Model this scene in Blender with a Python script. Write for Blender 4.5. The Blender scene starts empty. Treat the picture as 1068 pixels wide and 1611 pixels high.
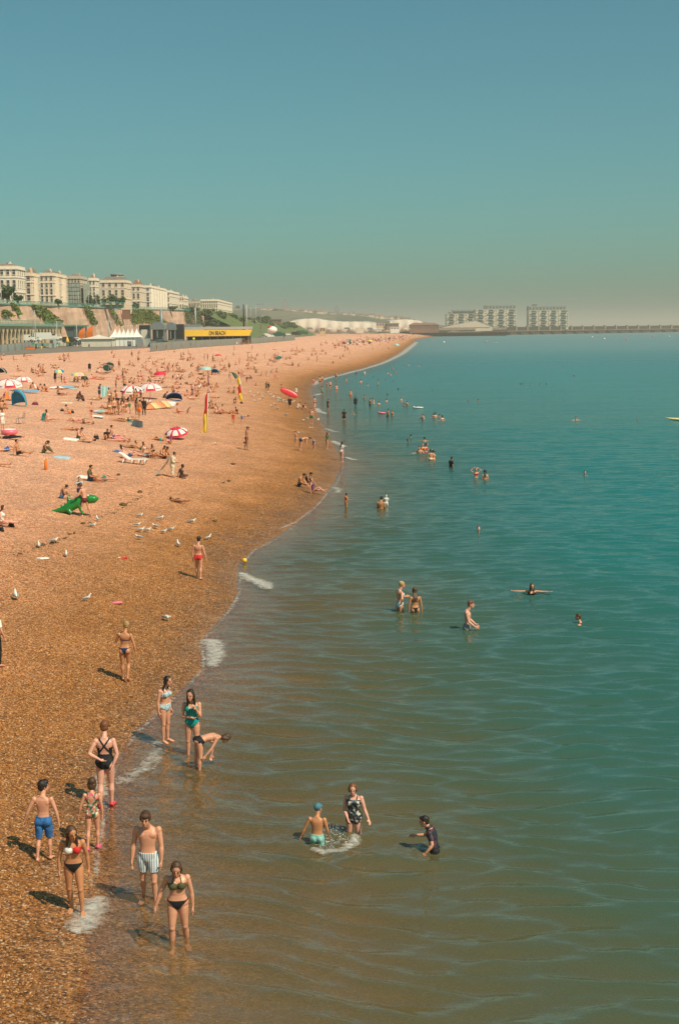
import bpy, bmesh, math, random
import numpy as np
from mathutils import Vector, Matrix, Euler
rng = random.Random(7)
nr = np.random.RandomState(11)
S = bpy.context.scene
C = S.collection
PI = math.pi
def R(a): return math.radians(a)

# ------------------------------------------------------------------ camera
CAM_H = 10.5
F = 2237.0                                   # focal length in photo pixels (50 mm on 36 mm)
W0, H0 = 1068.0, 1611.0
PITCH = math.atan((805.5 - 518.5) / F)
ROLL = R(0.6)
_f = Vector((0, math.cos(PITCH), -math.sin(PITCH)))
_u0 = Vector((0, math.sin(PITCH), math.cos(PITCH)))
_r0 = Vector((1, 0, 0))
_r = _r0 * math.cos(ROLL) - _u0 * math.sin(ROLL)
_u = _u0 * math.cos(ROLL) + _r0 * math.sin(ROLL)
cam = bpy.data.cameras.new('camera')
camo = bpy.data.objects.new('camera', cam)
C.objects.link(camo)
m = Matrix((( _r.x, _u.x, -_f.x, 0), (_r.y, _u.y, -_f.y, 0), (_r.z, _u.z, -_f.z, CAM_H), (0, 0, 0, 1)))
camo.matrix_world = m
cam.sensor_fit = 'VERTICAL'; cam.sensor_height = 36.0; cam.sensor_width = 24.0
cam.lens = 50.0
cam.clip_start = 0.5; cam.clip_end = 90000
S.camera = camo

# ------------------------------------------------------------------ light
SUN_EL = 51.0
SUN_AZ = Vector((0.74, -0.67, 0)).normalized()          # horizontal direction towards the sun
world = bpy.data.worlds.new('World'); S.world = world
world.use_nodes = True
wn = world.node_tree.nodes; wl = world.node_tree.links
wn.clear()
wo = wn.new('ShaderNodeOutputWorld'); wb = wn.new('ShaderNodeBackground')
sky = wn.new('ShaderNodeTexSky'); sky.sky_type = 'NISHITA'; sky.sun_disc = False
sky.sun_elevation = R(SUN_EL)
sky.sun_rotation = math.atan2(SUN_AZ.x, SUN_AZ.y)
sky.altitude = 0; sky.air_density = 0.85; sky.dust_density = 1.8; sky.ozone_density = 6.0
wb.inputs['Strength'].default_value = 0.108
tint = wn.new('ShaderNodeMix'); tint.data_type = 'RGBA'; tint.blend_type = 'MULTIPLY'
tint.inputs[0].default_value = 1.0
tint.inputs[7].default_value = (0.61, 1.025, 0.735, 1)     # the film's teal cast
wl.new(sky.outputs[0], tint.inputs[6]); wl.new(tint.outputs[2], wb.inputs['Color'])
wl.new(wb.outputs[0], wo.inputs['Surface'])
sun = bpy.data.lights.new('sun', 'SUN'); sun.energy = 4.9; sun.angle = R(0.6); sun.color = (1.0, 0.86, 0.66)
suno = bpy.data.objects.new('sun', sun); C.objects.link(suno)
ldir = Vector((-SUN_AZ.x * math.cos(R(SUN_EL)), -SUN_AZ.y * math.cos(R(SUN_EL)), -math.sin(R(SUN_EL))))
suno.rotation_euler = ldir.to_track_quat('-Z', 'Y').to_euler()
suno.location = (60, -40, 120)
S.view_settings.view_transform = 'Standard'
try: S.view_settings.look = 'None'
except Exception: pass
S.view_settings.exposure = 0.0; S.view_settings.gamma = 1.0
S.view_settings.use_curve_mapping = False
S.render.engine = 'CYCLES'
S.cycles.use_denoising = True
S.cycles.max_bounces = 8; S.cycles.transparent_max_bounces = 12
S.cycles.volume_bounces = 0
S.cycles.caustics_reflective = False; S.cycles.caustics_refractive = False
S.cycles.sample_clamp_indirect = 4.0

# ------------------------------------------------------------------ pixels, shore and terrain
def ray(px, py):
    d = _f * F + _r * (px - W0 / 2) - _u * (py - H0 / 2)
    return d.normalized()
def at_z(px, py, z):
    d = ray(px, py); t = (z - CAM_H) / d.z
    return Vector((d.x * t, d.y * t, z))
def at_y(px, py, Y):
    d = ray(px, py); t = Y / d.y
    return Vector((d.x * t, Y, CAM_H + d.z * t))
shore_px = [(30,1790),(70,1700),(108,1611),(128,1540),(140,1490),(122,1440),(146,1390),(150,1340),(163,1265),(183,1190),
            (215,1150),(248,1120),(285,1085),(318,1052),(314,1012),(335,985),(365,955),(373,930),(374,888),(400,866),
            (435,845),(470,820),(503,790),(527,755),(538,725),(525,700),(512,680),(500,650),(492,630),(488,612),
            (503,596),(533,589),(570,580),(600,571),(630,556),(648,542),(656,534),(690,528.5)]
_sp = [at_z(px, py, 0.0) for px, py in shore_px]
_sp.sort(key=lambda v: v.y)
SY = np.array([-400, 0, 10] + [v.y for v in _sp] + [3000, 60000.0])
SX = np.array([_sp[0].x - 2.0, _sp[0].x - 0.8, _sp[0].x - 0.4] + [v.x for v in _sp] + [_sp[-1].x + 90, _sp[-1].x + 400])
def shore_x(Y): return np.interp(Y, SY, SX)
_hd = np.array([-400, -100, -40, -14, -7, -2.5, -0.9, 0, 2, 8, 24, 45, 70, 3000, 90000.0])
_hz = np.array([-9, -6, -3.2, -1.35, -0.8, -0.36, -0.16, 0, 0.36, 1.25, 3.1, 4.6, 5.1, 5.6, 5.6])
def vnoise(x, y):
    return (np.sin(x * 1.7 + np.sin(y * .9)) * np.cos(y * 1.3 + 1.2 * np.sin(x * .7)) +
            .5 * np.sin(x * 3.9 + y * 2.7) * np.cos(y * 3.1 - x * 1.9))
def ground_h(x, y):
    d = shore_x(y) - x
    h = np.interp(d, _hd, _hz)
    w = np.clip(d / 4, 0, 1) * np.clip((80 - d) / 30, 0, 1)
    wob = .8 * np.sin(y * .21) + .5 * np.sin(y * .57 + 1)
    h = h + (y < 160) * (.11 * np.exp(-((d - 11 - wob) / .8) ** 2) + .09 * np.exp(-((d - 5.2 - wob * .8) / .6) ** 2) + .06 * np.exp(-((d - 17 - wob) / 1.2) ** 2))
    return h + w * (0.06 * vnoise(x * .25, y * .18) + .025 * vnoise(x * .9, y * .7))
_ts = np.geomspace(14, 9000, 900)
def on_ground(px, py):
    d = ray(px, py)
    t = _ts / d.y
    z = CAM_H + d.z * t
    g = np.maximum(ground_h(d.x * t, d.y * t), 0.0)
    below = np.nonzero(z < g)[0]
    if len(below) == 0: return at_y(px, py, 4000)
    i = below[0]; a, b = t[max(i - 1, 0)], t[i]
    for _ in range(30):
        mm = (a + b) / 2
        if CAM_H + d.z * mm < max(float(ground_h(d.x * mm, d.y * mm)), 0.0): b = mm
        else: a = mm
    return Vector((d.x * b, d.y * b, CAM_H + d.z * b))
def px_of(v):
    v = Vector(v) - Vector((0, 0, CAM_H))
    k = F / v.dot(_f)
    return W0 / 2 + v.dot(_r) * k, H0 / 2 - v.dot(_u) * k

# ------------------------------------------------------------------ materials
MATS = {}
def nodes_of(name):
    mt = bpy.data.materials.new(name); mt.use_nodes = True
    nt = mt.node_tree; nt.nodes.clear()
    out = nt.nodes.new('ShaderNodeOutputMaterial')
    return mt, nt, out
def mat(name, col, rough=0.6, var=0.14, scale=6.0, bump=0.0, spec=0.4, metal=0.0, sheen=0.0, coat=0.0):
    if name in MATS: return MATS[name]
    mt, nt, out = nodes_of(name)
    N, L = nt.nodes.new, nt.links.new
    p = N('ShaderNodeBsdfPrincipled')
    tc = N('ShaderNodeTexCoord'); nz = N('ShaderNodeTexNoise'); nz.inputs['Scale'].default_value = scale
    nz.inputs['Detail'].default_value = 5
    L(tc.outputs['Object'], nz.inputs['Vector'])
    rp = N('ShaderNodeValToRGB')
    c = Vector(col)
    a, b = c * (1 - var), c * (1 + var)
    rp.color_ramp.elements[0].position = .3; rp.color_ramp.elements[1].position = .7
    rp.color_ramp.elements[0].color = (*a, 1); rp.color_ramp.elements[1].color = (min(b[0], 1), min(b[1], 1), min(b[2], 1), 1)
    L(nz.outputs['Fac'], rp.inputs[0]); L(rp.outputs[0], p.inputs['Base Color'])
    p.inputs['Roughness'].default_value = rough; p.inputs['Metallic'].default_value = metal
    p.inputs['Specular IOR Level'].default_value = spec
    if coat: p.inputs['Coat Weight'].default_value = coat
    if bump:
        bp = N('ShaderNodeBump'); bp.inputs['Strength'].default_value = bump; bp.inputs['Distance'].default_value = 0.05
        L(nz.outputs['Fac'], bp.inputs['Height']); L(bp.outputs[0], p.inputs['Normal'])
    L(p.outputs[0], out.inputs['Surface'])
    MATS[name] = mt
    return mt
def spotted(name, base, cols, scale=22.0, rough=.6):
    """printed fabric: blotches of several colours"""
    if name in MATS: return MATS[name]
    mt, nt, out = nodes_of(name); N, L = nt.nodes.new, nt.links.new
    p = N('ShaderNodeBsdfPrincipled'); p.inputs['Roughness'].default_value = rough
    tc = N('ShaderNodeTexCoord'); vo = N('ShaderNodeTexVoronoi'); vo.inputs['Scale'].default_value = scale
    L(tc.outputs['Object'], vo.inputs['Vector'])
    sp = N('ShaderNodeSeparateColor'); L(vo.outputs['Color'], sp.inputs[0])
    rp = N('ShaderNodeValToRGB'); rp.color_ramp.interpolation = 'CONSTANT'
    allc = [base] + cols
    el = rp.color_ramp.elements
    el[0].position = 0; el[0].color = (*base, 1); el[1].position = .4; el[1].color = (*cols[0], 1)
    for i, c in enumerate(cols[1:]):
        e = el.new(.4 + .6 * (i + 1) / len(cols)); e.color = (*c, 1)
    L(sp.outputs[0], rp.inputs[0]); L(rp.outputs[0], p.inputs['Base Color']); L(p.outputs[0], out.inputs['Surface'])
    MATS[name] = mt
    return mt
def striped(name, c1, c2, scale=30.0, rough=.7):
    if name in MATS: return MATS[name]
    mt, nt, out = nodes_of(name); N, L = nt.nodes.new, nt.links.new
    p = N('ShaderNodeBsdfPrincipled'); p.inputs['Roughness'].default_value = rough
    tc = N('ShaderNodeTexCoord'); wv = N('ShaderNodeTexWave'); wv.bands_direction = 'X'; wv.inputs['Scale'].default_value = scale
    wv.inputs['Distortion'].default_value = .6
    L(tc.outputs['Object'], wv.inputs['Vector'])
    rp = N('ShaderNodeValToRGB'); rp.color_ramp.elements[0].position = .45; rp.color_ramp.elements[1].position = .55
    rp.color_ramp.elements[0].color = (*c1, 1); rp.color_ramp.elements[1].color = (*c2, 1)
    L(wv.outputs['Fac'], rp.inputs[0]); L(rp.outputs[0], p.inputs['Base Color']); L(p.outputs[0], out.inputs['Surface'])
    MATS[name] = mt
    return mt

# ------------------------------------------------------------------ objects
def tag(o, label=None, cat=None, group=None, kind=None):
    if label: o['label'] = label
    if cat: o['category'] = cat
    if group: o['group'] = group
    if kind: o['kind'] = kind
    return o
def thing(name, label, cat, loc=(0, 0, 0), rz=0.0, group=None):
    o = bpy.data.objects.new(name, None); C.objects.link(o)
    o.location = loc; o.rotation_euler = (0, 0, rz); o.empty_display_size = .3
    return tag(o, label, cat, group)
def copy_tree(o, parent=None, kids=None):
    c = o.copy(); C.objects.link(c)
    if parent is not None: c.parent = parent
    for ch in (o.children): copy_tree(ch, c)
    return c
class MB:
    """collects boxes, prisms, tubes and lofts, then links them as ONE mesh object"""
    def __init__(s): s.v = []; s.f = []; s.mi = []; s.cur = 0; s.smooth = []
    def add(s, vs, fs, smooth=False):
        n = len(s.v); s.v += [tuple(v) for v in vs]; s.f += [tuple(i + n for i in f) for f in fs]
        s.mi += [s.cur] * len(fs); s.smooth += [smooth] * len(fs)
    def box(s, c, d, rz=0.0, M=None):
        hx, hy, hz = d[0] / 2, d[1] / 2, d[2] / 2
        vs = [Vector((x, y, z)) for x in (-hx, hx) for y in (-hy, hy) for z in (-hz, hz)]
        if M is None: M = Matrix.Rotation(rz, 3, 'Z')
        vs = [M @ v + Vector(c) for v in vs]
        s.add(vs, [(0, 1, 3, 2), (4, 6, 7, 5), (0, 4, 5, 1), (2, 3, 7, 6), (0, 2, 6, 4), (1, 5, 7, 3)])
    def prism(s, poly, h0, h1):
        n = len(poly); vs = [(x, y, h0) for x, y in poly] + [(x, y, h1) for x, y in poly]
        s.add(vs, [tuple(range(n - 1, -1, -1)), tuple(range(n, 2 * n))] + [(i, (i + 1) % n, n + (i + 1) % n, n + i) for i in range(n)])
    def quad(s, a, b, c, d): s.add([a, b, c, d], [(0, 1, 2, 3)])
    def tube(s, pts, rad, n=8, cap=True, flat=None):
        pts = [Vector(p) for p in pts]
        if not hasattr(rad, '__len__'): rad = [rad] * len(pts)
        prev = None; rings = []
        for i, p in enumerate(pts):
            t = (pts[min(i + 1, len(pts) - 1)] - pts[max(i - 1, 0)])
            t = t.normalized() if t.length > 1e-9 else Vector((0, 0, 1))
            if prev is None:
                a = Vector((1, 0, 0)) if abs(t.x) < .9 else Vector((0, 1, 0))
                a = (a - t * a.dot(t)).normalized()
            else:
                a = prev - t * prev.dot(t); a = a.normalized() if a.length > 1e-6 else Vector((1, 0, 0))
            prev = a; b = t.cross(a)
            rings.append([p + (a * math.cos(2 * PI * k / n) + b * math.sin(2 * PI * k / n)) * rad[i] for k in range(n)])
        vs = [v for r in rings for v in r]; fs = []
        for i in range(len(rings) - 1):
            for k in range(n):
                fs.append((i * n + k, i * n + (k + 1) % n, (i + 1) * n + (k + 1) % n, (i + 1) * n + k))
        if cap:
            fs.append(tuple(range(n - 1, -1, -1))); fs.append(tuple((len(rings) - 1) * n + k for k in range(n)))
        s.add(vs, fs, True)
    def ell(s, c, r, M=None, nu=10, nv=7):
        vs = []; fs = []
        c = Vector(c)
        for j in range(1, nv):
            th = PI * j / nv
            for i in range(nu):
                ph = 2 * PI * i / nu
                v = Vector((r[0] * math.sin(th) * math.cos(ph), r[1] * math.sin(th) * math.sin(ph), r[2] * math.cos(th)))
                vs.append(c + (M @ v if M is not None else v))
        t = Vector((0, 0, r[2])); top = len(vs); vs.append(c + (M @ t if M is not None else t)); vs.append(c - (M @ t if M is not None else t))
        for j in range(nv - 2):
            for i in range(nu):
                fs.append((j * nu + i, (j + 1) * nu + i, (j + 1) * nu + (i + 1) % nu, j * nu + (i + 1) % nu))
        for i in range(nu):
            fs.append((top, i, (i + 1) % nu)); k = (nv - 2) * nu
            fs.append((top + 1, k + (i + 1) % nu, k + i))
        s.add(vs, fs, True)
    def ring_loft(s, rings, cap=True):
        n = len(rings[0]); vs = [v for r in rings for v in r]; fs = []
        for i in range(len(rings) - 1):
            for k in range(n):
                fs.append((i * n + k, i * n + (k + 1) % n, (i + 1) * n + (k + 1) % n, (i + 1) * n + k))
        if cap:
            fs.append(tuple(range(n - 1, -1, -1))); fs.append(tuple((len(rings) - 1) * n + k for k in range(n)))
        s.add(vs, fs, True)
    def mesh(s, name, mats):
        me = bpy.data.meshes.new(name)
        me.from_pydata(s.v, [], s.f)
        mats = mats if isinstance(mats, (list, tuple)) else [mats]
        for mm in mats: me.materials.append(mm)
        if len(mats) > 1: me.polygons.foreach_set('material_index', s.mi)
        me.polygons.foreach_set('use_smooth', s.smooth)
        me.update()
        return me
    def build(s, name, mats, parent=None, loc=None):
        return link(name, s.mesh(name, mats), parent, loc)
def link(name, me, parent=None, loc=None):
    o = bpy.data.objects.new(name, me); C.objects.link(o)
    if parent is not None: o.parent = parent
    if loc is not None: o.location = loc
    return o
# ------------------------------------------------------------------ beach: one sheet from the sea bed to the land behind
def grid_object(name, X, Y, Z, attrs, mt, flip=False):
    n, k = X.shape
    v = np.stack([X, Y, Z], -1).reshape(-1, 3)
    i = np.arange(n - 1)[:, None] * k + np.arange(k - 1)[None, :]
    f = np.stack([i, i + 1, i + k + 1, i + k], -1).reshape(-1, 4)
    if flip: f = f[:, ::-1]
    me = bpy.data.meshes.new(name)
    me.vertices.add(len(v)); me.vertices.foreach_set('co', v.astype(np.float32).ravel())
    me.loops.add(f.size); me.loops.foreach_set('vertex_index', f.ravel().astype(np.int32))
    me.polygons.add(len(f)); me.polygons.foreach_set('loop_start', np.arange(0, f.size, 4, dtype=np.int32))
    me.polygons.foreach_set('use_smooth', np.ones(len(f), bool))
    me.update(calc_edges=True)
    for an, arr in attrs.items():
        a = me.attributes.new(an, 'FLOAT', 'POINT'); a.data.foreach_set('value', arr.reshape(-1).astype(np.float32))
    me.materials.append(mt); me.validate()
    return link(name, me)

def beach_material():
    mt, nt, out = nodes_of('shingle'); N, L = nt.nodes.new, nt.links.new
    p = N('ShaderNodeBsdfPrincipled'); tc = N('ShaderNodeTexCoord'); at = N('ShaderNodeAttribute'); at.attribute_name = 'inland'
    # ragged wet edge
    nz = N('ShaderNodeTexNoise'); nz.inputs['Scale'].default_value = .55; nz.inputs['Detail'].default_value = 6
    L(tc.outputs['Object'], nz.inputs['Vector'])
    ma = N('ShaderNodeMath'); ma.operation = 'MULTIPLY_ADD'; L(nz.outputs['Fac'], ma.inputs[0]); ma.inputs[1].default_value = 5.0; ma.inputs[2].default_value = -2.5
    ad = N('ShaderNodeMath'); L(at.outputs['Fac'], ad.inputs[0]); L(ma.outputs[0], ad.inputs[1])
    mr = N('ShaderNodeMapRange'); mr.inputs['From Min'].default_value = -10; mr.inputs['From Max'].default_value = 60; L(ad.outputs[0], mr.inputs['Value'])
    rp = N('ShaderNodeValToRGB'); el = rp.color_ramp.elements
    P = lambda d: (d + 10) / 70
    stops = [(-9, (.15, .085, .033)), (-1.4, (.30, .15, .06)), (-.2, (.24, .105, .036)), (.9, (.205, .086, .025)), (1.9, (.26, .105, .028)), (3.2, (.30, .115, .026)), (6, (.43, .185, .074)), (10, (.53, .245, .13)), (18, (.62, .31, .19)), (40, (.68, .35, .225))]
    el[0].position = P(stops[0][0]); el[0].color = (*stops[0][1], 1); el[1].position = P(stops[-1][0]); el[1].color = (*stops[-1][1], 1)
    for d, c in stops[1:-1]:
        e = el.new(P(d)); e.color = (*c, 1)
    L(mr.outputs[0], rp.inputs[0])
    # pebbles: three sizes of random cells
    col = rp.outputs[0]
    for sc, lo, hi in ((24.0, .32, 1.8), (9.0, .78, 1.24), (2.6, .92, 1.08)):
        vo = N('ShaderNodeTexVoronoi'); vo.inputs['Scale'].default_value = sc; L(tc.outputs['Object'], vo.inputs['Vector'])
        sp = N('ShaderNodeSeparateColor'); L(vo.outputs['Color'], sp.inputs[0])
        m1 = N('ShaderNodeMapRange'); m1.inputs['To Min'].default_value = lo; m1.inputs['To Max'].default_value = hi; L(sp.outputs[0], m1.inputs['Value'])
        mx = N('ShaderNodeMix'); mx.data_type = 'RGBA'; mx.blend_type = 'MULTIPLY'; mx.inputs[0].default_value = 1
        L(col, mx.inputs[6]); L(m1.outputs[0], mx.inputs[7]); col = mx.outputs[2]
        if sc == 24.0:
            # pale flints among the brown ones
            gt = N('ShaderNodeMath'); gt.operation = 'GREATER_THAN'; gt.inputs[1].default_value = .93; L(sp.outputs[1], gt.inputs[0])
            m2 = N('ShaderNodeMix'); m2.data_type = 'RGBA'; ms = N('ShaderNodeMath'); ms.operation = 'MULTIPLY'; ms.inputs[1].default_value = .5
            L(gt.outputs[0], ms.inputs[0]); L(ms.outputs[0], m2.inputs[0]); L(col, m2.inputs[6]); m2.inputs[7].default_value = (.62, .47, .33, 1); col = m2.outputs[2]
            pebv = vo
    big = N('ShaderNodeTexNoise'); big.inputs['Scale'].default_value = .22; big.inputs['Detail'].default_value = 7; big.inputs['Roughness'].default_value = .65
    L(tc.outputs['Object'], big.inputs['Vector'])
    m3 = N('ShaderNodeMapRange'); m3.inputs['From Min'].default_value = .3; m3.inputs['From Max'].default_value = .7
    m3.inputs['To Min'].default_value = .84; m3.inputs['To Max'].default_value = 1.14; L(big.outputs['Fac'], m3.inputs['Value'])
    mx = N('ShaderNodeMix'); mx.data_type = 'RGBA'; mx.blend_type = 'MULTIPLY'; mx.inputs[0].default_value = 1
    L(col, mx.inputs[6]); L(m3.outputs[0], mx.inputs[7])
    L(mx.outputs[2], p.inputs['Base Color'])
    wet = N('ShaderNodeMapRange'); wet.inputs['From Min'].default_value = .2; wet.inputs['From Max'].default_value = 2.2
    wet.inputs['To Min'].default_value = .42; wet.inputs['To Max'].default_value = .85; L(ad.outputs[0], wet.inputs['Value']); L(wet.outputs[0], p.inputs['Roughness'])
    p.inputs['Specular IOR Level'].default_value = .3
    # relief: pebbles and hollows trodden into the shingle
    tr = N('ShaderNodeTexNoise'); tr.inputs['Scale'].default_value = 2.3; tr.inputs['Detail'].default_value = 4; L(tc.outputs['Object'], tr.inputs['Vector'])
    b1 = N('ShaderNodeBump'); b1.inputs['Strength'].default_value = .8; b1.inputs['Distance'].default_value = .06; L(tr.outputs['Fac'], b1.inputs['Height'])
    b2 = N('ShaderNodeBump'); b2.invert = True; b2.inputs['Strength'].default_value = .9; b2.inputs['Distance'].default_value = .03
    L(pebv.outputs['Distance'], b2.inputs['Height']); L(b1.outputs[0], b2.inputs['Normal']); L(b2.outputs[0], p.inputs['Normal'])
    L(p.outputs[0], out.inputs['Surface'])
    return mt
MAT_BEACH = beach_material()
Yr = np.concatenate([np.linspace(-60, 14, 12)[:-1], np.arange(14, 70, .35), np.geomspace(70, 3200, 230), np.geomspace(3400, 60000, 14)])
dc = np.concatenate([-np.geomspace(120, 8.5, 22), np.arange(-8, 14, .35), np.geomspace(14.5, 120, 46), np.geomspace(140, 4000, 14), [9000., 30000.]])
DY, DD = np.meshgrid(Yr, dc, indexing='ij')
XX = shore_x(DY) - DD
ZZ = ground_h(XX, DY)
beach = tag(grid_object('beach', XX, DY, ZZ, {'inland': DD}, MAT_BEACH, flip=False), kind='structure')

# ------------------------------------------------------------------ sea
def sea_material():
    mt, nt, out = nodes_of('sea_water'); N, L = nt.nodes.new, nt.links.new
    tc = N('ShaderNodeTexCoord'); at = N('ShaderNodeAttribute'); at.attribute_name = 'depth'
    # bump: ripples of three sizes, longer across the wind
    def nois(sx, sy, det, rot, dist=.0):
        mp = N('ShaderNodeMapping'); mp.inputs['Scale'].default_value = (sx, sy, 1); mp.inputs['Rotation'].default_value = (0, 0, rot); L(tc.outputs['Object'], mp.inputs[0])
        n = N('ShaderNodeTexNoise'); n.inputs['Scale'].default_value = 1; n.inputs['Detail'].default_value = det; n.inputs['Roughness'].default_value = .55
        n.inputs['Distortion'].default_value = dist; L(mp.outputs[0], n.inputs[0]); return n.outputs['Fac']
    n0 = nois(2.4, 6.5, 2, .15, .5); n1 = nois(1.1, 2.6, 3, .2, .3); n2 = nois(.22, .6, 3, .12, .4); n3 = nois(.03, .085, 4, .05, .3)
    ps = N('ShaderNodeNewGeometry'); sx_ = N('ShaderNodeSeparateXYZ'); L(ps.outputs['Position'], sx_.inputs[0])
    far = N('ShaderNodeMapRange'); far.inputs['From Min'].default_value = 35; far.inputs['From Max'].default_value = 130; far.inputs['To Min'].default_value = .22; L(sx_.outputs[1], far.inputs['Value'])
    b0 = N('ShaderNodeBump'); b0.inputs['Distance'].default_value = .014; b0.inputs['Strength'].default_value = .8; L(n0, b0.inputs['Height'])
    b1 = N('ShaderNodeBump'); L(b0.outputs[0], b1.inputs['Normal']); b1.inputs['Distance'].default_value = .06; L(n1, b1.inputs['Height'])
    b2 = N('ShaderNodeBump'); b2.inputs['Strength'].default_value = 1; b2.inputs['Distance'].default_value = .25; L(n2, b2.inputs['Height']); L(b1.outputs[0], b2.inputs['Normal'])
    b3 = N('ShaderNodeBump'); b3.inputs['Strength'].default_value = 1; b3.inputs['Distance'].default_value = .6; L(n3, b3.inputs['Height']); L(b2.outputs[0], b3.inputs['Normal'])
    for bb in (b1, b2, b3): L(far.outputs[0], bb.inputs['Strength'])
    nrm = b3.outputs[0]
    mr = N('ShaderNodeMapRange'); mr.inputs['From Max'].default_value = 4.0; L(at.outputs['Fac'], mr.inputs['Value'])
    # stirred-up patches shift the colour locally
    pn = nois(.05, .02, 4, .3); pm = N('ShaderNodeMath'); pm.operation = 'MULTIPLY_ADD'; L(pn, pm.inputs[0]); pm.inputs[1].default_value = .34; pm.inputs[2].default_value = -.17
    pa = N('ShaderNodeMath'); pa.use_clamp = True; L(mr.outputs[0], pa.inputs[0]); L(pm.outputs[0], pa.inputs[1])
    rp = N('ShaderNodeValToRGB'); el = rp.color_ramp.elements
    stops = SEA_STOPS
    el[0].position = stops[0][0]; el[0].color = (*stops[0][1], 1); el[1].position = stops[-1][0]; el[1].color = (*stops[-1][1], 1)
    for q, c in stops[1:-1]:
        e = el.new(q); e.color = (*c, 1)
    L(pa.outputs[0], rp.inputs[0])
    df = N('ShaderNodeBsdfDiffuse'); L(rp.outputs[0], df.inputs['Color'])
    upv = N('ShaderNodeCombineXYZ'); upv.inputs[2].default_value = 1; L(upv.outputs[0], df.inputs['Normal'])   # light scattered inside the water does not follow the ripples
    tr = N('ShaderNodeBsdfTransparent'); tr.inputs['Color'].default_value = (.97, .92, .84, 1)
    # how much of the bed is lost in the water: 1 - exp(-k depth)
    mk = N('ShaderNodeMath'); mk.operation = 'MULTIPLY'; mk.inputs[1].default_value = -3.6; L(at.outputs['Fac'], mk.inputs[0])
    ex = N('ShaderNodeMath'); ex.operation = 'EXPONENT'; L(mk.outputs[0], ex.inputs[0])
    om = N('ShaderNodeMath'); om.operation = 'SUBTRACT'; om.use_clamp = True; om.inputs[0].default_value = 1.0; L(ex.outputs[0], om.inputs[1])
    body = N('ShaderNodeMixShader'); L(om.outputs[0], body.inputs[0]); L(tr.outputs[0], body.inputs[1]); L(df.outputs[0], body.inputs[2])
    gl = N('ShaderNodeBsdfGlossy'); rg = N('ShaderNodeMapRange'); rg.inputs['From Min'].default_value = 60; rg.inputs['From Max'].default_value = 700; rg.inputs['To Min'].default_value = .06; rg.inputs['To Max'].default_value = .42; L(sx_.outputs[1], rg.inputs['Value']); L(rg.outputs[0], gl.inputs['Roughness']); L(nrm, gl.inputs['Normal'])
    fr = N('ShaderNodeFresnel'); io = N('ShaderNodeMapRange'); io.inputs['To Min'].default_value = 1.9; io.inputs['To Max'].default_value = 1 / 1.9; L(ps.outputs['Backfacing'], io.inputs['Value']); L(io.outputs[0], fr.inputs['IOR'])   # the same mirror from below, so that sunlight reaches the bed
    L(nrm, fr.inputs['Normal'])
    fs = N('ShaderNodeMath'); fs.operation = 'MULTIPLY'; fs.inputs[1].default_value = .35; L(fr.outputs[0], fs.inputs[0])
    fa = N('ShaderNodeMath'); fa.inputs[1].default_value = 1; L(fs.outputs[0], fa.inputs[0]); fd = N('ShaderNodeMath'); fd.operation = 'DIVIDE'; L(fr.outputs[0], fd.inputs[0]); L(fa.outputs[0], fd.inputs[1])   # a rough sea mirrors less at grazing angles
    mx = N('ShaderNodeMixShader'); L(fd.outputs[0], mx.inputs[0]); L(body.outputs[0], mx.inputs[1]); L(gl.outputs[0], mx.inputs[2])
    L(mx.outputs[0], out.inputs['Surface'])
    return mt
SEA_STOPS = [(0, (0.26, 0.16, 0.07)), (0.055, (0.145, 0.112, 0.046)), (0.13, (0.076, 0.102, 0.053)), (0.23, (0.033, 0.114, 0.087)), (0.42, (0.008, 0.152, 0.143)), (1, (0.003, 0.19, 0.187))]
MAT_SEA = sea_material()
WAVES = []
for lam, amp, n in ((5.5, .020, 4), (3.0, .015, 6), (1.7, .020, 9), (1.05, .027, 15), (.70, .024, 18), (.45, .009, 12)):
    for i in range(n):
        a = R(-104) + nr.normal(0, .33)
        l = lam * nr.uniform(.8, 1.25)
        WAVES.append((l, amp * nr.uniform(.6, 1.3) / math.sqrt(n) * 1.0, a, nr.uniform(0, 2 * PI)))
def wave_z(x, y, res):
    z = np.zeros_like(x)
    dd = np.clip(x - shore_x(y), 0, None)
    shoal = np.clip(dd / 3.0, .12, 1)
    px = x + .35 * np.sin(y * .31) + .2 * np.sin(y * .83 + x * .4); py = y + .45 * np.sin(x * .37 + 1) + .2 * np.sin(x * 1.1 + y * .3)
    for l, a, th, ph in WAVES:
        k = 2 * PI / l
        fade = np.clip((l / res - 3) / 4, 0, 1)
        s = np.sin(k * (px * math.cos(th) + py * math.sin(th)) + ph)
        z += a * fade * (s + .25 * (s * s - .5))
    # small swash waves running in along the cusps
    return z * shoal + .05 * np.exp(-((dd - 4.2 - .8 * np.sin(y * .21)) / .55) ** 2) * (.5 + .5 * np.sin(y * .33)) * np.clip((120 - y) / 60, 0, 1)
Ys = np.concatenate([[-900, -300, -100, -40, 0, 10], np.geomspace(15, 150, 1000)[:-1], np.geomspace(150, 420, 170), np.geomspace(430, 2400, 90), np.geomspace(2600, 60000, 30)])
uu = np.concatenate([np.linspace(0, .12, 34)[:-1], np.linspace(.12, 1, 200)])
ext = np.geomspace(1.03, 40, 16)
U = np.concatenate([uu, ext])
x0 = shore_x(np.minimum(Ys, 2300)) - 2.2
x1 = np.maximum(.275 * np.maximum(Ys, 8) + 5, x0 + 8)
SXg = x0[:, None] + (x1 - x0)[:, None] * U[None, :]
SXg[:, -1] = 60000
SXg[-1, :] = np.linspace(-60000, 60000, SXg.shape[1]); SXg[-2, 0] = -30000
SYg = np.repeat(Ys[:, None], SXg.shape[1], 1)
res = np.maximum(np.gradient(SYg, axis=0), np.gradient(SXg, axis=1))
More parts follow.
